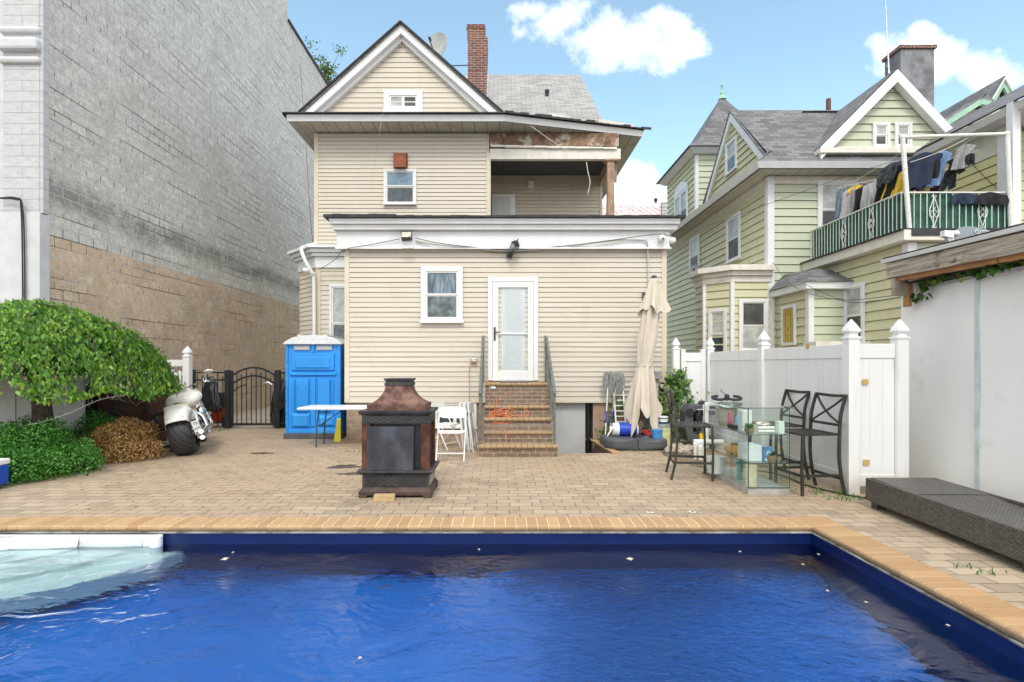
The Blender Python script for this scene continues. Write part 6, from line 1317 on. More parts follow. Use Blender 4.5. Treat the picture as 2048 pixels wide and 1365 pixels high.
mb = MB(); c = at(1300, 866, 10.1); mb.tube(smooth_path([c+Vector((.11*math.cos(a)*(1+.2*math.sin(a*3)), .08*math.sin(a), .045*math.sin(a*2.3))) for a in [i*.7 for i in range(22)]], 4), .016, 6); tag(mb.build('red_strap', mat('red webbing', (.35, .03, .04), .7), smooth=True), 'red strap coiled on the umbrella base', 'strap')
# box-like grey generator / case with handle
gn = thing('equipment_case', 'large dark grey plastic equipment housing with a yellow tab beside the fence gate', 'pool equipment', (3.8, 10.4, 0))
q0 = at(1375, 885, 10.35); mb = MB(); a0 = q0.x-.02; 
mb.xz([(a0+.0, .10), (a0-.05, .35), (a0-.05, .66), (a0+.05, .80), (a0+.52, .80), (a0+.52, .72), (a0+.18, .72), (a0+.10, .62), (a0+.10, .25), (a0+.52, .20), (a0+.52, .08)], 10.25, 10.60); mb.build('shell', M_darkplastic, gn, bevel=.02)
mb = MB(); mb.xz([(a0+.14, .28), (a0+.14, .60), (a0+.19, .68), (a0+.50, .68), (a0+.50, .60), (a0+.26, .60), (a0+.24, .55), (a0+.24, .3)], 10.21, 10.5); mb.build('inner_frame', M_black, gn, bevel=.015)
mb = MB(); mb.box(a0+.25, a0+.50, 10.4, 10.45, .22, .6); mb.build('panel', mat('faded label', (.5, .48, .42), .5, var=.3, vs=12), gn)
mb = MB(); mb.box(a0+.2, a0+.28, 10.2, 10.26, .13, .26); mb.build('yellow_tab', mat('yellow tab', (.8, .6, .03), .4), gn)
mb = MB(); mb.cyl((a0+.02, 10.24, .66), (a0+.02, 10.20, .66), .07, n=16); mb.cyl((a0+.25, 10.35, .8), (a0+.32, 10.35, .86), .05); mb.build('knob', M_black, gn)
mb = MB(); qq = at(1412, 808, 10.15); mb.tube(smooth_path([(qq.x, 10.15, 0), (qq.x, 10.15, .6), (qq.x, 10.15, .78), (qq.x+.05, 10.15, .82), (qq.x+.25, 10.15, .82)], 4), .05, 12); mb.cyl((qq.x, 10.15, .70), (qq.x, 10.15, .80), .062); mb.cyl((qq.x-.25, 10.1, .12), (qq.x+.3, 10.1, .12), .05); tag(mb.build('pvc_pipe', M_plasticw, smooth='auto'), 'white bent pool pipe rising behind the glass cabinet', 'pipe')
for i, (px, Y, h) in enumerate([(1391, 8.95, .27), (1398, 9.1, .27), (1405, 9.2, .27), (1401, 8.85, .24)]):
    x = (px-VX)/F*Y; t_ = thing('pipe_stub', ['white capped pipe stub behind the left bar stool, leftmost of four', 'white capped pipe stub, second from the left of four behind the left bar stool', 'white capped pipe stub behind the left bar stool, rightmost of four', 'shortest white capped pipe stub behind the left bar stool'][i], 'pipe stub', (x, Y, 0), 'capped pipe stubs in the ground')
    mb = MB(); mb.lathe([(.03, 0), (.03, h-.06)], (x, Y, 0), 14); mb.build('pipe', M_oldwhite, t_, smooth='auto'); mb = MB(); mb.lathe([(.036, h-.07), (.038, h-.01), (.03, h), (.005, h+.003)], (x, Y, 0), 14); mb.build('cap', M_plasticw, t_, smooth='auto'); mb = MB(); mb.lathe([(.0335, h*.45), (.0335, h*.5)], (x, Y, 0), 14); mb.build('joint_ring', M_plasticw, t_)
M_rock = mat('pale rock', (.38, .33, .27), .95, var=.3, vs=9, bump=.02, bs=16)
rs = random.Random(9)
for i, (px, Y, s_) in enumerate([(1352, 9.5, .16), (1366, 9.3, .12), (1340, 9.45, .11), (1378, 9.6, .12)]):
    x = (px-VX)/F*Y; mb = MB(); mb.ball((x, Y, s_*.5), (s_, s_*.8, s_*.6), 14); mb.v = [Vector((v.x+rs.uniform(-.2, .2)*s_, v.y+rs.uniform(-.2, .2)*s_, max(0, v.z+rs.uniform(-.2, .2)*s_))) for v in mb.v]
    tag(mb.build('rock', M_rock), ['largest pale rock beside the grey equipment housing', 'crusty pale rock just right of the largest rock', 'small rock at the edge of the umbrella base', 'rock tucked under the grey equipment housing'][i], 'rock', 'rocks beside the pool equipment')
mb = MB(); mb.add([(3.0, 8.2, .004), (4.12, 8.2, .004), (4.12, 11.0, .004), (3.05, 11.0, .004), (2.8, 9.3, .004)], [(0, 1, 2, 3, 4)]); struct('bare_soil', mb, mat('bare soil', (.19, .14, .09), .95, var=.4, vs=6, bump=.02, bs=20))
# ---- bar stools
M_stool = mat('dark bronze paint', (.055, .050, .045), .42, .35, var=.2, vs=10)
def bar_stool():
    t_ = thing('bar_stool', 'x', 'bar stool', (0, 0, 0), 'dark metal bar stools with crossed backs', False)     # faces -X, back at +X
    hw = .27; sz = .72
    for s_ in (-1, 1):
        mb = MB(); mb.barpath([(-.24, s_*hw, 0), (-.245, s_*hw, .3), (-.235, s_*hw, sz)], .028, .028, up=(0, 1, 0)); mb.build('front_leg', M_stool, t_)
        mb = MB(); mb.barpath(smooth_path([(.29, s_*hw, 0), (.245, s_*hw, .2), (.215, s_*hw, .45), (.22, s_*hw, .72), (.235, s_*hw, .95), (.30, s_*hw, 1.19)], 3), .030, .028, up=(0, 1, 0)); mb.build('rear_leg', M_stool, t_)
    mb = MB()
    for s_ in (-1, 1): mb.bar((-.25, s_*hw, .235), (.235, s_*hw, .235), .022, .03)
    mb.bar((-.25, -hw, .235), (-.25, hw, .235), .022, .03); mb.bar((.232, -hw, .20), (.232, hw, .20), .022, .03); mb.build('foot_rail', M_stool, t_)
    mb = MB(); mb.barpath([(-.24, -hw, sz), (.22, -hw, sz), (.22, hw, sz), (-.24, hw, sz), (-.24, -hw, sz)], .026, .022)
    mb.build('seat_frame', M_stool, t_)
    mb = MB()
    for i in range(9):
        x = -.20+i*.048; mb.barpath([(x, -hw, sz+.012), (x, -hw*.6, sz+.002), (x, 0, sz-.006), (x, hw*.6, sz+.002), (x, hw, sz+.012)], .028, .005)
    mb.build('seat', M_stool, t_)
    X_ = lambda z: .22+(.012 if z < .9 else 0)+max(0, (z-.88))**1.3*.40
    mb = MB(); mb.barpath([(X_(1.18), -hw, 1.18), (X_(1.18)+.02, 0, 1.17), (X_(1.18), hw, 1.18)], .024, .034); mb.build('top_rail', M_stool, t_); mb = MB(); mb.bar((X_(.83), -hw, .83), (X_(.83), hw, .83), .022, .03); mb.build('lower_rail', M_stool, t_)
    mb = MB(); 
    for s_ in (-1, 1): mb.barpath([(X_(.84+.34*i/8)+.002*s_, s_*(-hw+2*hw*(i/8+.09*math.sin(math.pi*i/8))), .84+.34*i/8) for i in range(9)], .016, .024, up=(1, 0, 0))
    mb.build('crossed_back', M_stool, t_); return t_
s1 = bar_stool(); s1.location = (3.79, 6.72, 0); s1['label'] = 'dark metal bar stool nearest the white fence post, right of the glass cabinet'; s1.rotation_euler = (0, 0, R(4))
s2 = dup(s1, (3.87, 7.62, 0), R(3), 'dark metal bar stool behind the glass cabinet, farther from the pool')
s3 = dup(s1, (2.64, 7.56, 0), R(170), 'dark metal bar stool at the left side of the glass cabinet')
# ---- glass display cabinet and what is in it
M_gl = glass('greenish cabinet glass', (.95, .99, .975), .01); M_gledge = mat('dark glass edge', (.02, .07, .06), .1)
cbx0, cbx1, cby0, cby1 = 2.955, 3.45, 6.49, 7.88
gc = thing('glass_cabinet', 'waist high glass display counter with shelves on a pale plinth between the bar stools', 'display cabinet', (3.2, 7.1, 0))
mb = MB(); mb.box(cbx0, cbx1, cby0, cby1, 0, .075); mb.build('plinth', mat('brushed plinth', (.42, .42, .40), .4, .3, var=.2, vs=6), gc, bevel=.003)
for nm, b in (('glass_side', (cbx0, cbx0+.006, cby0, cby1, .076, 1.03)), ('glass_side', (cbx1-.006, cbx1, cby0, cby1, .076, 1.03)), ('glass_front', (cbx0+.007, cbx1-.007, cby0, cby0+.006, .076, 1.03)), ('glass_top', (cbx0-.06, cbx1+.06, cby0-.02, cby1+.05, 1.031, 1.041))):
    mb = MB(); mb.box(*b); mb.build(nm, M_gl, gc)
for z in (.37, .71): mb = MB(); mb.box(cbx0+.008, cbx1-.008, cby0+.008, cby1-.01, z, z+.008); mb.build('shelf', M_gl, gc)
mb = MB()
for z, o_ in ((.371, 0), (.711, 0), (1.033, 1)):
    e = .06 if o_ else -.004; f = .02 if o_ else -.005
    mb.box(cbx0-e-.002, cbx1+e+.002, cby0-f-.003, cby0-f, z, z+.007); mb.box(cbx0-e-.003, cbx0-e, cby0-f, cby1, z, z+.007)
mb.box(cbx0-.002, cbx0+.007, cby0-.002, cby0+.007, .076, 1.03); mb.box(cbx1-.004, cbx1+.001, cby0-.001, cby0+.004, .076, 1.03); mb.box(cbx0-.002, cbx0+.003, cby1-.005, cby1, .076, 1.03); mb.box(cbx0-.002, cbx1, cby0-.003, cby0, .077, .09)
mb.build('edge_strip', M_gledge, gc)
M_leafp = leafmat('pot plant leaves', [(.02, .10, .02), (.06, .20, .04), (.12, .32, .07)])
def pot_plant(label, x, y, z, r, h, ht):
    t_ = thing('potted_plant', label, 'potted plant', (x, y, z), 'potted plants in the glass cabinet'); mb = MB(); mb.lathe([(r*.7, 0), (r, h*.5), (r, h), (r*.85, h), (.005, h*.9)], (x, y, z), 18); mb.build('pot', mat('tan ribbed pot', (.28, .2, .12), .5, var=.15), t_, smooth='auto')
    Pl = []; Dl = []; Nl = []
    for _ in range(90): a = random.uniform(0, 6.28); e = random.uniform(.2, 1.2); d = Vector((math.cos(a)*math.cos(e), math.sin(a)*math.cos(e), math.sin(e))); k = random.uniform(.3, 1); Pl.append(Vector((x, y, z+h))+d*ht*k*.6); Dl.append(d); Nl.append(Vector((math.cos(a+2), math.sin(a+2), .8)))
    leaves('foliage', Pl, Dl, Nl, .05, .016, M_leafp, t_)
pot_plant('small succulent in a square tan pot on the top shelf of the glass cabinet', 3.02, 6.60, .719, .055, .065, .10)
pot_plant('leafy plant in a round tan pot on the middle shelf of the glass cabinet', 3.27, 6.57, .379, .06, .08, .09)
pot_plant('green plant on the top shelf toward the back of the glass cabinet', 3.12, 7.2, .379, .06, .08, .12)
def simple(name, label, mb_, m, cat, **k): return tag(mb_.build(name, m, **k), label, cat)
mb = MB(); mb.lathe([(.10, 0), (.14, .20), (.145, .23), (.02, .23)], (3.14, 7.55, .719), 20, sy=.8); simple('tan_basket', 'tan bin with a crumpled clear bag on the top shelf', mb, mat('tan bin', (.34, .29, .2), .5), 'bin', smooth='auto')
mb = MB(); rs = random.Random(3); mb.ball((3.14, 7.5, .98), (.12, .10, .035), 16); mb.v = [v+Vector((rs.uniform(-.02, .02), rs.uniform(-.02, .02), rs.uniform(-.012, .012))) for v in mb.v]; simple('plastic_bag', 'crumpled clear plastic bag on top of the tan bin in the cabinet', mb, mat('crumpled clear film', (.7, .73, .72), .15), 'bag')
mb = MB(); mb.box(3.02, 3.06, 7.18, 7.24, .72, .93); simple('pink_bottle', 'slim pink bottle on the top shelf of the cabinet', mb, mat('pink plastic', (.6, .06, .22), .35), 'bottle', bevel=.012)
mb = MB(); mb.lathe([(.035, 0), (.035, .13), (.015, .17), (.015, .19)], (3.12, 7.15, .72), 14); simple('blue_bottle', 'small blue bottle beside the pink bottle in the cabinet', mb, mat('blue clear plastic', (.15, .4, .65), .15), 'bottle', smooth='auto')
mb = MB(); mb.ball((3.14, 6.98, .765), .045, 14); simple('yellow_ball', 'small yellow ball on the top shelf of the cabinet', mb, mat('yellow ball', (.75, .55, .08), .4), 'ball', smooth='auto')
mb = MB(); mb.box(2.975, 3.15, 6.95, 7.3, .719, .77) if False else mb.box(2.98, 3.02, 6.92, 7.15, .719, .78); simple('dark_box', 'flat dark box on the top shelf against the side glass', mb, M_black, 'box', bevel=.004)
mb = MB(); mb.box(3.0, 3.12, 6.74, 6.88, .72, .985); simple('paper_roll', 'tall white box standing on the top shelf behind the succulent', mb, M_plasticw, 'box', bevel=.012)
for i in range(2):
    mb = MB(); mb.cyl((3.12, 6.60, .742+i*.042), (3.33, 6.62, .742+i*.042), .02, n=12); simple('foil_roll', ['white foil roll lying on the top shelf, lower of two', 'white foil roll lying on the top shelf, upper of two'][i], mb, M_plasticw, 'roll', smooth='auto')
mb = MB(); rs = random.Random(4); mb.ball((3.22, 6.68, .83), (.09, .05, .03), 12); mb.v = [v+Vector((rs.uniform(-.02, .02), rs.uniform(-.02, .02), rs.uniform(-.01, .01))) for v in mb.v]; simple('crumpled_wrapper', 'crumpled pale wrapper on the foil rolls in the cabinet', mb, mat('crumpled wrapper', (.55, .45, .4), .4, var=.4, vs=40), 'wrapper')
mb = MB(); mb.box(3.34, 3.41, 6.53, 6.62, .719, .87); simple('clear_carton', 'narrow pale carton at the right end of the top shelf', mb, mat('pale carton', (.7, .74, .66), .3, var=.1), 'carton', bevel=.004)
mb = MB(); rs = random.Random(6); mb.ball((3.12, 7.2, .43), (.12, .26, .07), 18); mb.v = [v+Vector((rs.uniform(-.012, .012), rs.uniform(-.012, .012), rs.uniform(-.012, .012))) for v in mb.v]; simple('patterned_cushion', 'orange and cream cushion wrapped in film on the middle shelf', mb, mat('orange patterned cloth', (.6, .32, .08), .5, var=.3, vs=9, dirt=(.65, .6, .5), ds=12), 'cushion', smooth=True)
mb = MB(); mb.box(2.99, 3.17, 6.60, 6.86, .379, .575); simple('white_carton', 'white carton with a pale blue side on the middle shelf of the cabinet', mb, mat('white carton', (.72, .75, .76), .5, var=.05), 'carton', bevel=.004)
bk = MB(); bk.box(3.175, 3.285, 6.56, 6.60, .379, .56); bo = thing('blue_picture_box', 'small blue box printed with a pale portrait on the middle shelf', 'box', (3.23, 6.6, .379)); bk.build('box', mat('blue print', (.10, .22, .42), .5, var=.3, vs=30), bo)
mb = MB(); mb.M = Matrix.Translation((3.23, 6.558, .465)) @ Matrix.Rotation(R(90), 4, 'X'); mb.lathe([(.03, 0), (.03, .002)], (0, .012, 0), 16, sy=1.35); mb.lathe([(.042, 0), (.042, .0015)], (0, -.055, 0), 16, sy=.6); mb.build('portrait', mat('pale blue print', (.42, .55, .68), .5, var=.25, vs=45), bo)
mb = MB(); mb.lathe([(.07, 0), (.07, .12), (.066, .121), (.07, .122), (.07, .26)], (3.05, 6.62, .077), 20); simple('woven_basket', 'cream woven basket with a white lower half on the bottom shelf', mb, mat('cream weave', (.58, .52, .38), .8, var=.2, vs=40), 'basket', smooth='auto')
pail('bucket', 'pale plastic bucket on the bottom shelf at the back of the cabinet', at(1432, 930, 7.45).x/7.45*F+VX, 7.45, .13, .22, mat('pale bucket', (.6, .64, .62), .4), None, 'bucket', .077)
mb = MB(); mb.box(3.06, 3.12, 7.0, 7.06, .077, .3); mb.box(3.02, 3.16, 6.98, 7.08, .3, .33); simple('teal_stand', 'small teal object on the bottom shelf of the cabinet', mb, mat('teal plastic', (.05, .35, .36), .4), 'teal object', bevel=.01)
# curled black handlebars on the top
hb = thing('handlebar', 'black curled handlebar shape resting on top of the glass cabinet', 'handlebar', (3.1, 7.6, 1.05))
cH = at(1454, 790, 7.6); y_ = 7.6
mb = MB(); 
for s_ in (-1, 1): mb.tube(smooth_path([(cH.x+s_*.0, y_, 1.08), (cH.x+s_*.08, y_-.02, 1.065), (cH.x+s_*.15, y_-.05, 1.07), (cH.x+s_*.19, y_-.02, 1.08), (cH.x+s_*.185, y_+.04, 1.10), (cH.x+s_*.11, y_+.05, 1.11)], 5), .019, 10)
mb.build('grip', M_black, hb, smooth='auto'); mb = MB(); mb.lathe([(.02, -.02), (.034, .0), (.034, .05), (.02, .07)], (cH.x, y_, 1.07), 14); mb.tube(smooth_path([(cH.x, y_, 1.13), (cH.x-.07, y_, 1.17), (cH.x-.085, y_, 1.21)], 4), .005, 6); mb.build('stem', M_black, hb, smooth='auto')
# garden hose/cable on the ground behind the stools
mb = MB(); mb.tube(smooth_path([(p := at(a, b, CH*F/(b-HY))) and Vector((p.x, p.y, .012)) for a, b in ((1500, 940), (1560, 952), (1620, 975), (1690, 991), (1722, 997), (1735, 1000))], 6), .009, 6); tag(mb.build('ground_cable', M_black, smooth=True), 'black cable lying on the pavers behind the bar stools', 'cable')
# ---- wicker lounger
t = NT('dark wicker'); uvc = t.coord('UV'); b = t.n('ShaderNodeTexBrick'); t.set(b, 'Vector', uvc)
for k, q in (('Color1', (.085, .075, .068)), ('Color2', (.17, .155, .14)), ('Mortar', (.012, .011, .011)), ('Scale', 1.), ('Mortar Size', .0035), ('Brick Width', .036), ('Row Height', .017), ('Mortar Smooth', .6)): t.set(b, k, q)
M_wicker = t.fin(b.outputs[0], .42, t.bump(t.math('SUBTRACT', 1., b.outputs[1]), .9, .004)); t.b.inputs['Specular IOR Level'].default_value = .55
lo = thing('wicker_lounger', 'dark brown wicker lounger base without cushion between the pool and the white shed', 'lounger', (4.2, 5.0, 0))
c_ = [at(1731, 1010, CH*F/280), at(1866, 1000, CH*F/281)]
A0 = Vector((4.00, 5.97, 0)); dirn = Vector((-.055, -1, 0)).normalized(); sd_ = Vector((1, -.02, 0)).normalized(); LW = .76; LL = 2.02
Ml = Matrix.Translation(A0) @ Matrix(((sd_.x, -dirn.x, 0, 0), (sd_.y, -dirn.y, 0, 0), (0, 0, 1, 0), (0, 0, 0, 1)))
mb = MB(Ml); mb.box(0, .03, -LL, 0, .07, .315); mb.box(LW-.03, LW, -LL, 0, .07, .315); mb.box(.03, LW-.03, -.03, 0, .07, .315); mb.box(.03, LW-.03, -LL, -LL+.03, .07, .315); mb.build('side_frame', M_wicker, lo, bevel=.012)
mb = MB(Ml); mb.hexa([(.035, -.75, .295), (LW-.035, -.75, .295), (LW-.035, -.04, .30), (.035, -.04, .30), (.035, -.75, .31), (LW-.035, -.75, .31), (LW-.035, -.04, .325), (.035, -.04, .325)]); mb.build('headrest_panel', M_wicker, lo, bevel=.006)
mb = MB(Ml); 
ys_ = [-.76, -1.0, -1.3, -1.6, -1.85, -LL+.035]; zs_ = [.305, .285, .268, .272, .285, .30]
for i in range(5): mb.hexa([(.035, ys_[i+1], zs_[i+1]-.02), (LW-.035, ys_[i+1], zs_[i+1]-.02), (LW-.035, ys_[i], zs_[i]-.02), (.035, ys_[i], zs_[i]-.02), (.035, ys_[i+1], zs_[i+1]), (LW-.035, ys_[i+1], zs_[i+1]), (LW-.035, ys_[i], zs_[i]), (.035, ys_[i], zs_[i])])
mb.build('seat_panel', M_wicker, lo)
for a in (.03, LW-.13):
    for b_ in (-.16, -LL+.04): mb = MB(Ml); mb.box(a, a+.10, b_, b_+.10, 0, .08); mb.build('foot', M_iron, lo)
# ---- cooler at the left edge
cl_ = thing('cool_box', 'blue cooler with a white lid and small wheel at the left edge by the hedge', 'cooler', (-6.35, 6.7, 0))
xr = at(14, 985, 6.6).x-.24; mb = MB(); mb.box(xr-.62, xr, 6.55, 6.9, .05, .30); mb.build('body', mat('royal blue plastic', (.015, .07, .42), .4), cl_, bevel=.015); mb = MB(); mb.box(xr-.63, xr+.01, 6.54, 6.91, .30, .37); mb.build('lid', M_plasticw, cl_, bevel=.015)
mb = MB(); mb.cyl((xr-.02, 6.52, .07), (xr+.03, 6.52, .07), .07, n=18); mb.build('wheel', M_rubber, cl_); mb = MB(); mb.box(xr-.2, xr-.05, 6.53, 6.549, .17, .22); mb.build('handle', M_black, cl_)
# ---- clothes poles, clothes
cp_ = thing('clothesline_frame', 'white pipe frame standing on the balcony and holding washing lines', 'clothesline frame', (8.9, 10.9, 4.22))
pA, pB = at(1805, 275, 10.9), at(2014, 268, 10.9); fA, fB = at(1819, 461, 10.93), at(2022, 455, 10.93)
mb = MB(); mb.tube([fA, pA], .045, 10); mb.build('post', M_rw, cp_, smooth='auto'); mb = MB(); mb.tube([fB, pB], .045, 10); mb.build('post', M_rw, cp_, smooth='auto'); mb = MB(); mb.tube([pA, pB], .035, 10); mb.build('cross_bar', M_rw, cp_, smooth='auto')
for p_ in (pA, pB): mb = MB(); mb.ball(p_, .055, 10); mb.build('elbow', M_rw, cp_, smooth='auto')
def garment(label, top, bot, w, m, kind='cloth', seed=0, name='hanging_garment', cat='garment', Y=None, group='washing on the balcony line', tilt=0, drift=0, dirv=None):
    """top: pixel of hanging point centre, bot: pixel y of the hem, w: width in metres"""
    Y = Y or 11.3; a = at(top[0], top[1], Y); hgt = (bot-top[1])/F*Y*1.22; w = w*1.35; rs = random.Random(seed); p1, p2 = rs.uniform(0, 6), rs.uniform(0, 6)
    d = Vector(dirv or (1, .25, 0)).normalized(); nn_ = Vector((-d.y, d.x, 0)); M_ = 14; Nn_ = 14; vs = []; fs = []
    for j in range(Nn_+1):
        b_ = j/Nn_
        for i in range(M_+1):
            s = i/M_*2-1
            hw = w/2*(1+.06*math.sin(b_*7+p1))
            if kind == 'tee': hw = w/2*(1.45-.25*max(0, b_-.0)/.25 if b_ < .25 else 1.0)
            if kind == 'shorts': hw = w/2*(.9+.2*b_)
            zz = -hgt*b_+(.05*w*math.cos(s*3.1) if b_ < .1 else 0)
            if kind == 'tee' and b_ < .25: zz -= abs(s)**2*.09*hgt
            if kind == 'shorts' and abs(s) < .15 and b_ > .55: zz += (b_-.55)*hgt*.8*(1-abs(s)/.15)
            fold = (.035*math.sin(s*5+p1+b_*1.5)+.02*math.sin(s*11+p2-b_*2))*(.25+b_)
            vs.append(a+d*(s*hw+tilt*b_*hgt)+nn_*(fold+drift*b_)+Vector((0, 0, zz+.02*math.sin(s*6+p2)*(b_ > .9))))
    for j in range(Nn_):
        for i in range(M_): k0 = j*(M_+1)+i; fs.append((k0, k0+1, k0+M_+2, k0+M_+1))
    o = MB().add(vs, fs).build(name, m, smooth=True); md = o.modifiers.new('thickness', 'SOLIDIFY'); md.thickness = .008; md2 = o.modifiers.new('s', 'SUBSURF'); md2.levels = 1; md2.render_levels = 1
    return tag(o, label, cat, group)
def cm(n, c, v=.12): return mat(n, c, .85, var=v, vs=12)
C_navy = cm('navy cotton', (.018, .028, .06)); C_black = cm('black cotton', (.012, .012, .014)); C_grey = cm('grey cotton', (.26, .26, .27)); C_lgrey = cm('pale grey cotton', (.42, .42, .43)); C_red = cm('red cotton', (.45, .04, .045)); C_yel = cm('yellow cotton', (.70, .46, .05)); C_pyel = cm('faded yellow cotton', (.62, .44, .16)); C_lb = cm('light blue cotton', (.16, .28, .52)); C_jean = cm('blue grey denim', (.17, .21, .30)); C_mar = cm('maroon cotton', (.10, .02, .03)); C_teal = cm('teal cotton', (.02, .30, .42)); C_dk = cm('dark patterned cotton', (.04, .05, .06), .6)
for i, (nm, lab, px, py, pb, w, m, kd, Y) in enumerate([
    ('hanging_trousers', 'blue grey jeans at the left end of the washing line', 1683, 378, 425, .17, C_jean, 'cloth', 13.2),
    ('hanging_trousers', 'pale grey trousers next to the jeans on the washing line', 1699, 380, 434, .24, C_lgrey, 'cloth', 13.0),
    ('hanging_trousers', 'mid grey trousers left of the black vest on the washing line', 1714, 379, 428, .20, C_grey, 'cloth', 12.8),
    ('hanging_towel', 'small yellow cloth folded over the line above the grey trousers', 1710, 373, 381, .22, C_yel, 'cloth', 12.9),
    ('hanging_vest', 'black vest hanging between grey garments on the washing line', 1724, 375, 422, .20, C_black, 'cloth', 12.6),
    ('hanging_shirt', 'grey shirt right of the black vest on the washing line', 1738, 369, 416, .19, C_lgrey, 'cloth', 12.4),
    ('hanging_trousers', 'narrow black trousers between two grey shirts on the washing line', 1746, 366, 410, .10, C_black, 'cloth', 12.3),
    ('hanging_shirt', 'pale grey shirt left of the red shirt on the washing line', 1755, 361, 408, .22, C_lgrey, 'tee', 12.1),
    ('hanging_shirt', 'red shirt on the washing line beside the black tee', 1768, 365, 398, .17, C_red, 'cloth', 11.9),
    ('hanging_shirt', 'black t-shirt hanging in front of the yellow towel', 1783, 335, 392, .30, C_black, 'tee', 11.7),
    ('hanging_shirt', 'dark patterned shirt over the black t-shirt on the line', 1779, 330, 358, .28, C_dk, 'tee', 11.6),
    ('hanging_towel', 'bright yellow towel beside the front post of the line frame', 1797, 348, 392, .34, C_yel, 'cloth', 11.6)]):
    garment(lab, (px, py), pb, w, m, kd, i, nm, 'towel' if 'towel' in nm else 'garment', Y, tilt=-.1 if i < 9 else -.25, dirv=(.6, -1, .12 if i < 9 else .3))
for i, (nm, lab, px, py, pb, w, m, kd, Y, tl) in enumerate([
    ('hanging_shirt', 'navy t-shirt, largest shirt on the washing line', 1846, 308, 362, .44, C_navy, 'tee', 11.3, -.2),
    ('hanging_shorts', 'black shorts hanging below the navy t-shirt', 1840, 352, 378, .30, C_black, 'shorts', 11.35, -.3),
    ('hanging_shirt', 'black shirt between the navy and the light blue shirts', 1869, 306, 348, .20, C_black, 'tee', 11.6, -.1),
    ('hanging_towel', 'faded yellow towel below the navy t-shirt', 1845, 353, 384, .36, C_pyel, 'cloth', 11.9, -.2),
    ('hanging_shirt', 'light blue shirt on the washing line', 1885, 304, 358, .26, C_lb, 'tee', 11.8, -.4),
    ('hanging_garment', 'small teal garment behind the faded yellow towel', 1855, 368, 380, .16, C_teal, 'cloth', 12.2, 0),
    ('hanging_garment', 'maroon garment low behind the light blue shirt', 1868, 356, 388, .32, C_mar, 'cloth', 12.2, -.2),
    ('hanging_garment', 'brown red garment above the maroon one', 1872, 345, 372, .22, cm('brown cotton', (.14, .06, .05)), 'cloth', 12.1, -.1),
    ('hanging_shorts', 'grey shorts between light blue shirt and patterned shorts', 1886, 340, 364, .18, C_lgrey, 'shorts', 12.0, 0),
    ('hanging_shorts', 'dark patterned shorts low on the right of the line', 1903, 338, 372, .28, C_dk, 'shorts', 11.9, -.3),
    ('hanging_shirt', 'black shirt under the grey shirt at the right end of the line', 1917, 314, 342, .32, C_black, 'tee', 11.7, -.2),
    ('hanging_shirt', 'grey shirt at the right end of the washing line', 1932, 290, 328, .24, C_grey, 'tee', 11.5, -.4),
    ('hanging_shorts', 'small black shorts beside the grey shirt at the right end', 1940, 308, 326, .14, C_black, 'shorts', 11.45, 0),
    ('hanging_shorts', 'blue denim shorts low behind the faded yellow towel', 1842, 376, 390, .22, C_jean, 'shorts', 12.3, 0)]):
    garment(lab, (px, py), pb, w, m, kd, 20+i, nm, 'towel' if 'towel' in nm else 'garment', Y, tilt=tl, dirv=(1, .1, .25))
garment('navy cloth folded over the front rail of the balcony', (1929, 389), 405, .42, C_navy, 'cloth', 51, 'draped_cloth', 'cloth', 10.93, 'cloths draped over the balcony rail', 0, 0, (1, 0, 0))
garment('black cloth folded over the front rail near the right post', (1982, 388), 407, .54, C_black, 'cloth', 52, 'draped_cloth', 'cloth', 10.93, 'cloths draped over the balcony rail', 0, 0, (1, 0, 0))
for i, (a, b) in enumerate([((1676, 378, 13.3), (1810, 300, 10.9)), ((1820, 325, 11.0), (1950, 268, 10.9)), ((1830, 340, 12.5), (1960, 268, 10.9)), ((1676, 376, 13.3), (1960, 300, 12.0))]):
    mb = MB(); mb.tube(sag(at(*a), at(*b), .05), .006, 4); tag(mb.build('washing_line', M_oldwhite), ['washing line carrying the row of trousers at the left', 'washing line carrying the navy and light blue shirts', 'washing line carrying the low garments at the back', 'longest washing line along the balcony'][i], 'washing line', 'washing lines on the balcony')
# ================================================================ motorcycle and the clutter by the iron gate
M_pearl = mat('pearl white paint', (.72, .70, .64), .18, var=.03, spec=.6, coat=.6)
M_seat = mat('stone leather', (.48, .45, .36), .55, var=.1, bump=.002)
M_tread = NT('tyre tread'); c = M_tread.coord(); wv = M_tread.n('ShaderNodeTexWave'); M_tread.set(wv, 'Vector', M_tread.map(c, rot=(R(20), R(25), R(30)))); M_tread.set(wv, 'Scale', 4.2); M_tread.set(wv, 'Distortion', 4.)
f = M_tread.ramp(wv.outputs[1], .04, .10); M_tyre = M_tread.fin(M_tread.mix(f, (.008, .008, .01), (.032, .032, .036)), .5, M_tread.bump(f, .6, .006))
mc = thing('motorcycle', 'parked pearl white cruiser motorcycle with a very wide rear tyre, leaning on its stand', 'motorcycle', (-5.37, 9.40, 0), None, False)
mc.rotation_euler = (0, R(-12), R(21)); mc.scale = (1.12, 1.08, 1.08)
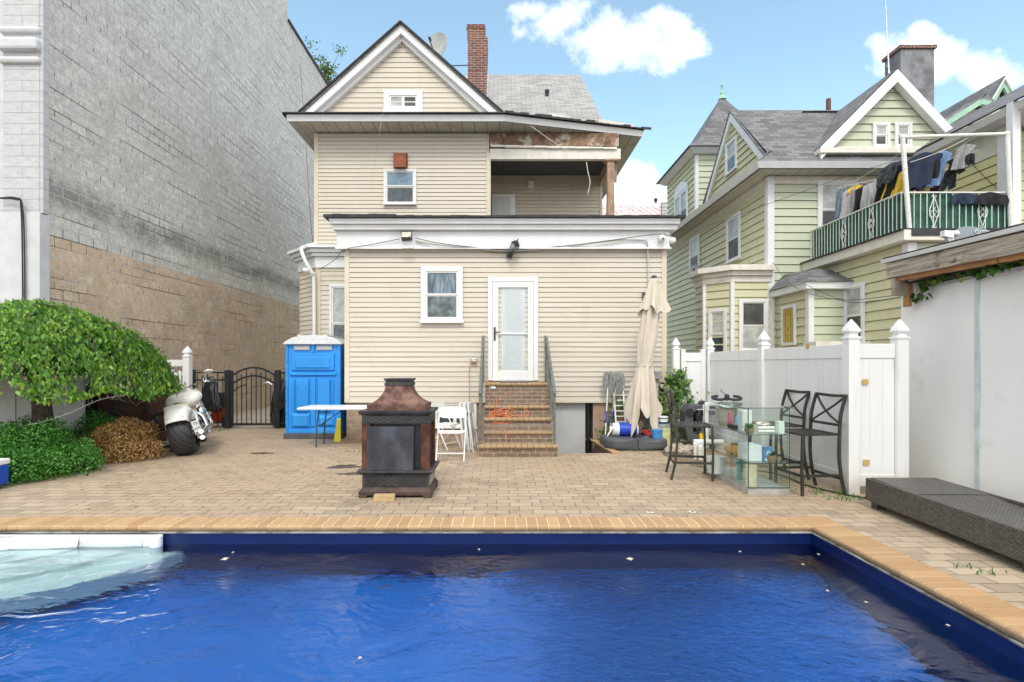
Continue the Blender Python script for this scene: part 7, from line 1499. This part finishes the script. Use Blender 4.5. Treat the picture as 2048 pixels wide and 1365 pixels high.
def wheel(y, r, w, tyre_name):
    mb = MB(); pr = []
    for k in range(13):
        a = -math.pi/2*1.12+math.pi*1.12*k/12; pr.append((r-.075+.075*math.cos(a)*(1 if abs(a) < 1.5 else .9), w/2*math.sin(a)/math.sin(math.pi/2*1.0)))
    vs = []; fs = []; n = 44
    pr = [(r-.11, -w/2*.8)]+[(r-.085+.085*math.cos(-math.pi/2+math.pi*k/12), w/2*math.sin(-math.pi/2+math.pi*k/12)) for k in range(13)]+[(r-.11, w/2*.8)]
    for q, x in pr:
        for j in range(n): t_ = 2*math.pi*j/n; vs.append((x, y+q*math.cos(t_), r+q*math.sin(t_)))
    for i in range(len(pr)-1):
        for j in range(n): fs.append((i*n+j, i*n+(j+1) % n, (i+1)*n+(j+1) % n, (i+1)*n+j))
    mb.add(vs, fs); o = mb.build('wheel', M_tyre, mc, smooth='auto')
    mb = MB(); mb.tube([(w*.28, y+(r-.10)*math.cos(a), r+(r-.10)*math.sin(a)) for a in [2*math.pi*i/36 for i in range(36)]], .02, 8, closed=True); mb.tube([(-w*.28, y+(r-.10)*math.cos(a), r+(r-.10)*math.sin(a)) for a in [2*math.pi*i/36 for i in range(36)]], .02, 8, closed=True)
    mb.cyl((-w*.4, y, r), (w*.4, y, r), .05, n=14)
    for i in range(7): a = i*.8976; mb.bar((0, y+.04*math.cos(a), r+.04*math.sin(a)), (0, y+(r-.1)*math.cos(a), r+(r-.1)*math.sin(a)), .035, .03, up=(1, 0, 0))
    mb.build('rim', M_chrome, o, smooth='auto'); return o
wheel(0, .355, .33, 'rear'); wheel(1.68, .33, .14, 'front')
def fender(y, r, w, a0, a1, nm, tall=.0):
    vs = []; fs = []; n = 20; m_ = 10
    for i in range(n+1):
        a = R(a0+(a1-a0)*i/n); wid = w*(1-.12*abs(i/n-.5)*2)
        for j in range(m_+1):
            s = j/m_*2-1; x = s*wid/2; q = r+.03+.045*(1-s**4)-.09*(abs(s) > .99)-.02*s*s; vs.append((x, y+q*math.cos(a), r+tall+q*math.sin(a)))
    for i in range(n):
        for j in range(m_): k = i*(m_+1)+j; fs.append((k, k+1, k+m_+2, k+m_+1))
    o = MB().add(vs, fs).build(nm, M_pearl, mc, smooth=True); md = o.modifiers.new('th', 'SOLIDIFY'); md.thickness = .008; return o
fender(0, .355, .38, 40, 152, 'rear_fender', .02); fender(1.68, .33, .19, 45, 165, 'front_fender')
mb = MB(); mb.bar((-.11, -.33, .63), (.11, -.33, .635), .016, .02); mb.build('tail_light', mat('dark red lens', (.08, .05, .045), .3), mc)
# tank, seats, side panels
def blob(nm, m, rings, k=16, p=2.6):    # rings: (y, zc, half width, half height)
    vs = []; fs = []
    for y, zc, hw, hh in rings:
        for j in range(k):
            a = 2*math.pi*j/k; ca, sa = math.cos(a), math.sin(a); vs.append((hw*math.copysign(abs(ca)**(2/p), ca), y, zc+hh*math.copysign(abs(sa)**(2/p), sa)))
    for i in range(len(rings)-1):
        for j in range(k): fs.append((i*k+j, i*k+(j+1) % k, (i+1)*k+(j+1) % k, (i+1)*k+j))
    fs += [list(range(k))[::-1], list(range((len(rings)-1)*k, len(rings)*k))]
    return MB().add(vs, fs).build(nm, m, mc, smooth='auto')
blob('tank', M_pearl, [(.42, .80, .05, .04), (.46, .82, .16, .09), (.56, .84, .25, .105), (.72, .87, .27, .125), (.90, .90, .25, .12), (1.04, .91, .18, .09), (1.12, .93, .07, .05)], 24, 2.4)
blob('seat', M_seat, [(-.12, .76, .05, .02), (-.08, .77, .16, .05), (.05, .775, .20, .06), (.2, .765, .21, .06), (.34, .745, .21, .055), (.46, .76, .19, .06), (.52, .79, .12, .05), (.54, .80, .04, .02)], 20, 3)
mb = MB(); mb.tube(smooth_path([(.0, -.10, .795), (.0, .0, .838), (.0, .2, .83), (0, .35, .805)], 4), .006, 5); mb.tube(smooth_path([(-.2, .06, .77), (0, .06, .842), (.2, .06, .77)], 4), .006, 5); mb.build('seat_seam', M_iron, mc)
blob('side_panel', M_pearl, [(.02, .58, .10, .05), (.1, .60, .20, .10), (.3, .62, .21, .12), (.44, .62, .16, .09)], 16, 3)
mb = MB(); mb.hexa([(-.07, .70, 1.03), (.07, .70, 1.03), (.06, .98, 1.05), (-.06, .98, 1.05), (-.05, .72, 1.055), (.05, .72, 1.055), (.04, .96, 1.075), (-.04, .96, 1.075)]); mb.build('tank_console', M_chrome, mc, bevel=.01)
# engine
mb = MB(); mb.box(-.17, .17, .42, .95, .20, .42); mb.cyl((.16, .60, .34), (.24, .60, .34), .12, n=20); mb.cyl((.16, .84, .32), (.23, .84, .32), .09, n=20); mb.cyl((-.16, .6, .34), (-.25, .6, .34), .14, n=20); mb.build('crankcase', M_chrome, mc, bevel=.012)
for (ya, yb) in ((.58, .44), (.78, .95)):
    mb = MB()
    for i in range(9):
        t_ = i/8; c_y = ya+(yb-ya)*t_; z = .42+.26*t_; mb.box(-.10, .10, c_y-.085, c_y+.085, z, z+.014)
    mb.box(-.07, .07, min(ya, yb), max(ya, yb), .42, .68); mb.build('cylinder', M_iron, mc)
    mb = MB(); mb.ball((0, yb, .70), (.12, .11, .06), 12); mb.build('head_cover', M_chrome, mc, smooth='auto')
mb = MB(); mb.ball((.20, .70, .60), (.08, .12, .10), 16); mb.build('air_cleaner', M_chrome, mc, smooth='auto')
for k, (y0_, off_) in enumerate(((.46, 0), (.98, .1))):
    mb = MB(); mb.tube(smooth_path([(.10, y0_, .62), (.22, y0_+.02, .55), (.27, y0_-.02, .34), (.28, .30, .25+off_*.9), (.29, -.10, .24+off_*.9), (.30, -.42, .26+off_*.9)], 6), [.026]*12+[.045]*(30-11), 12) if False else mb.tube(smooth_path([(.10, y0_, .62), (.22, y0_+.02, .55), (.27, y0_-.02, .34), (.28, .30, .25+off_*.9), (.29, -.10, .24+off_*.9), (.30, -.42, .26+off_*.9)], 6), .035, 12); mb.build('exhaust_pipe', M_chrome, mc, smooth='auto')
mb = MB(); mb.box(.19, .22, -.28, .30, .30, .40); mb.tube([(.2, 0, .345), (.2, .40, .34)], .03, 10); mb.build('swingarm', M_chrome, mc, bevel=.01)
mb = MB(); mb.tube([(.19, .12, .35), (.19, .2, .62)], .035, 12); mb.tube([(-.19, .12, .35), (-.19, .2, .62)], .035, 12); mb.build('shock', M_chrome, mc, smooth='auto')
# front end
for s_ in (-1, 1): mb = MB(); mb.tube([(s_*.11, 1.68, .33), (s_*.11, 1.50, .70)], .035, 12); mb.tube([(s_*.11, 1.50, .70), (s_*.11, 1.34, 1.0)], .026, 12); mb.build('fork', M_chrome, mc, smooth='auto')
mb = MB(); mb.ball((0, 1.50, .92), (.10, .13, .10), 18); mb.build('headlight', M_chrome, mc, smooth='auto')
mb = MB(); mb.tube(smooth_path([(-.46, .86, 1.05), (-.30, 1.02, 1.10), (-.12, 1.26, 1.08), (0, 1.32, 1.06), (.12, 1.26, 1.08), (.30, 1.02, 1.10), (.46, .86, 1.05)], 5), .0135, 10); mb.build('handlebar', M_chrome, mc, smooth='auto')
for s_ in (-1, 1):
    mb = MB(); mb.tube([(s_*.36, .96, 1.078), (s_*.47, .85, 1.045)], .02, 10); mb.build('grip', M_black, mc)
    mb = MB(); mb.bar((s_*.33, 1.03, 1.10), (s_*.48, .92, 1.06), .012, .02); mb.cyl((s_*.30, 1.04, 1.09), (s_*.35, .98, 1.10), .025); mb.build('lever', M_chrome, mc)
    mb = MB(); mb.tube(smooth_path([(s_*.30, 1.04, 1.10), (s_*.31, 1.02, 1.18), (s_*.38, 1.0, 1.24)], 3), .008, 6); mo_ = mb.build('mirror_stem', M_chrome, mc)
    mb = MB(); mb.ball((s_*.40, 1.0, 1.255), (.085, .022, .045), 16); mb.m = 1; mb.ball((s_*.40, .985, 1.255), (.075, .01, .037), 16); mb.build('mirror', [M_chrome, mat('mirror glass', (.30, .27, .2), .08, .6)], mc, smooth='auto')
# side plate
q = MB(); M = Matrix.Translation((.245, -.335, .44)) @ Matrix.Rotation(R(-8), 4, 'Y'); q.M = M; q.box(-.05, .05, -.006, 0, -.09, .09); npl = q.build('number_plate', mat('plate white', (.65, .66, .66), .4), mc, bevel=.003)
q = MB(M @ Matrix.Rotation(R(90), 4, 'X')); q.text('79', .07, Matrix.Translation((0, .02, .007))); q.text('XM', .06, Matrix.Translation((0, -.055, .007))); q.build('plate_lettering', mat('plate ink', (.04, .06, .18), .5), npl)
mb = MB(); mb.tube([(.21, -.30, .52), (.22, -.20, .25), (.20, 0, .345)], .018, 8); mb.build('plate_bracket', M_chrome, mc)
mb = MB(); mb.tube([(-.16, .45, .22), (-.34, .40, .035)], .014, 8); mb.build('kickstand', M_black, mc)
mb = MB(); mb.box(.20, .235, .16, .24, .30, .36); mb.build('reflector', mat('amber reflector', (.7, .22, .02), .3), mc, bevel=.005)
# bicycle behind
bc = thing('bicycle', 'dark bicycle partly hidden behind the brown shrub and the motorcycle', 'bicycle', (-6.25, 10.2, 0), None, False); bc.rotation_euler = (0, R(-6), R(100))
for y in (0, 1.02):
    mb = MB(); mb.tube([(0, y+.32*math.cos(a), .335+.32*math.sin(a)) for a in [2*math.pi*i/36 for i in range(36)]], .018, 8, closed=True); w_ = mb.build('wheel', M_rubber, bc, smooth='auto')
    mb = MB(); mb.tube([(0, y+.295*math.cos(a), .335+.295*math.sin(a)) for a in [2*math.pi*i/36 for i in range(36)]], .011, 6, closed=True)
    for i in range(18): a = i*.349; mb.cyl((.02*(-1)**i, y, .335), (0, y+.29*math.cos(a), .335+.29*math.sin(a)), .002, n=4)
    mb.cyl((-.04, y, .335), (.04, y, .335), .018); mb.build('rim', M_chrome, w_)
mb = MB(); 
for a, b in (((0, 0, .335), (0, .42, .30)), ((0, 0, .335), (0, .33, .80)), ((0, .42, .30), (0, .30, .90)), ((0, .33, .80), (0, .86, .85)), ((0, .42, .30), (0, .88, .78)), ((0, .84, .92), (0, 1.02, .335))): mb.cyl(a, b, .016)
mb.build('frame', M_black, bc, smooth='auto')
mb = MB(); mb.tube(smooth_path([(-.28, .72, 1.0), (-.1, .84, .98), (0, .84, .96), (.1, .84, .98), (.28, .72, 1.0)], 4), .013, 8); mb.build('handlebar', M_chrome, bc, smooth='auto'); mb = MB(); mb.ball((0, .28, .93), (.07, .13, .03), 12); mb.build('saddle', M_black, bc, smooth='auto')
# draped covers
M_bag = mat('black plastic sheet', (.012, .013, .016), .22, var=.3, vs=10, bump=.006, bs=9, spec=.6)
def draped(name, label, c, prof, seed, cat, m=None, lob=5, amp=.18):
    rs = np.random.default_rng(seed); ph = rs.uniform(0, 6.28, 8); n = 60; k = len(prof); vs = []; fs = []
    for i, (rx, ry, z, ox) in enumerate(prof):
        for j in range(n):
            a = 2*math.pi*j/n; f = 1+amp*(.6*math.sin(lob*a+ph[0]+z*3)+.4*math.sin((lob+3)*a+ph[1]-z*5)+.3*math.sin(2*a+ph[2]+z*2)); vs.append((c[0]+ox+rx*f*math.cos(a), c[1]+ry*f*math.sin(a), c[2]+z+.03*math.sin(3*a+ph[3])*(i == 0)))
    for i in range(k-1):
        for j in range(n): fs.append((i*n+j, i*n+(j+1) % n, (i+1)*n+(j+1) % n, (i+1)*n+j))
    fs += [list(range(n))[::-1], list(range((k-1)*n, k*n))]
    return tag(MB().add(vs, fs).build(name, m or M_bag, smooth=True), label, cat)
bx = ix(424)
draped('black_bag', 'black plastic bag draped over the iron fence beside the motorcycle', (bx, IY-.12, .42), [(.22, .10, .0, .03), (.27, .12, .12, 0), (.24, .11, .30, -.02), (.17, .09, .5, -.0), (.13, .08, .68, .03), (.07, .05, .80, .03), (.02, .02, .85, .03)], 4, 'bag')
mb = MB(); rb = at(440, 835, 13.7); mb.box(rb.x-.18, rb.x-.03, 13.6, 13.8, .08, .42); mb.box(rb.x, rb.x+.12, 13.6, 13.8, .12, .5); sn = thing('red_machine', 'orange red wheeled machine standing behind the iron fence', 'machine', (rb.x, 13.7, 0)); mb.build('housing', mat('orange red paint', (.75, .07, .02), .4, var=.1), sn, bevel=.03)
mb = MB(); mb.cyl((rb.x+.16, 13.6, .16), (rb.x+.26, 13.6, .16), .15, n=20); mb.build('wheel', M_rubber, sn); mb = MB(); mb.cyl((rb.x-.28, 13.65, .16), (rb.x-.2, 13.65, .16), .15, n=20); mb.build('wheel', M_rubber, sn); mb = MB(); mb.box(rb.x-.12, rb.x+.22, 13.62, 13.9, .5, .72); mb.cyl((rb.x+.05, 13.7, .72), (rb.x+.05, 13.7, .86), .09, n=16); mb.build('engine', M_iron, sn, bevel=.02)
mb = MB(); mb.tube([(rb.x-.1, 13.8, .6), (rb.x+.25, 14.3, 1.0), (rb.x+.40, 14.3, 1.02)], .016, 8); mb.build('handle', M_black, sn)
draped('covered_scooter', 'scooter under a black cover at the right end of the iron gate', (ix(551), IY+.4, .0), [(.30, .35, .05, .1), (.30, .4, .3, .06), (.26, .36, .6, .02), (.22, .3, .85, .0), (.16, .2, 1.05, .02), (.05, .08, 1.16, .03)], 6, 'scooter')
draped('hanging_cover', 'black sheet hanging on the iron fence right beside the portable toilet', (ix(573), IY-.14, .5), [(.16, .07, .0, 0), (.15, .09, .2, 0), (.12, .08, .45, .02), (.06, .05, .66, .04), (.02, .02, .72, .05)], 9, 'cover')
mb = MB(); p = at(541, 770, 13.1); mb.tube(smooth_path([p+Vector((-.18, 0, .02)), p+Vector((-.06, 0, .06)), p+Vector((.04, 0, .0))], 3), .018, 8); tag(mb.build('scooter_lever', M_chrome, smooth='auto'), 'chrome lever sticking out of the covered scooter', 'lever')
# brown bin behind the shrubs
mb = MB(); mb.box(-7.55, -6.55, 10.2, 10.9, .05, 1.02); bn = thing('brown_bin', 'dark brown storage bin behind the dried shrub under the tree', 'bin', (-7.05, 10.55, 0)); mb.build('body', mat('brown bin', (.085, .035, .022), .55, var=.3, vs=4), bn, bevel=.02); mb = MB(); mb.box(-7.6, -6.5, 10.15, 10.95, 1.02, 1.10); mb.build('lid', M_darkplastic, bn, bevel=.02)
draped('dark_grill_cover', 'dark covered grill in the shade between the bin and the panel fence', (-8.05, 10.5, 0), [(.42, .3, .02, 0), (.42, .32, .5, 0), (.38, .3, .95, 0), (.25, .2, 1.12, 0), (.05, .05, 1.16, 0)], 12, 'grill', mat('dull black cover', (.015, .015, .017), .7), 4, .05)
pts = smooth_path([at(-10, 856, 7.6), at(60, 850, 7.8), at(130, 830, 8.1), at(200, 800, 8.5), at(250, 792, 8.8)], 8)
mb = MB(); mb.tube(pts, .008, 5)
for i, p in enumerate(pts[::2]): mb.cyl(p, p+Vector((.01, -.01, .045)), .009, .004, 5)
tag(mb.build('string_lights', mat('pale light string', (.5, .5, .45), .5)), 'string of small unlit fairy lights hanging from the weeping tree over the hedge', 'string lights')
# damp stains let into the paving
M_damp = mat('damp dark stain', (.07, .052, .04), .35, var=.3, vs=9)
rs = random.Random(2)
for i, (px, py, w, h_) in enumerate([(690, 934, .26, .10), (525, 907, .22, .05), (712, 948, .3, .05)]):
    p = at(px, py, CH*F/(py-HY)); n = 26; pts = []
    for j in range(n): a = 2*math.pi*j/n; f = rs.uniform(.55, 1.1); pts.append((p.x+w*f*math.cos(a), p.y+h_*2*f*math.sin(a), .0035))
    tag(MB().extr(pts, (0, 0, -.003)).build('damp_stain', M_damp), 'dark damp patch soaked into the pavers left of the fireplace', 'stain', 'damp patches on the pavers')
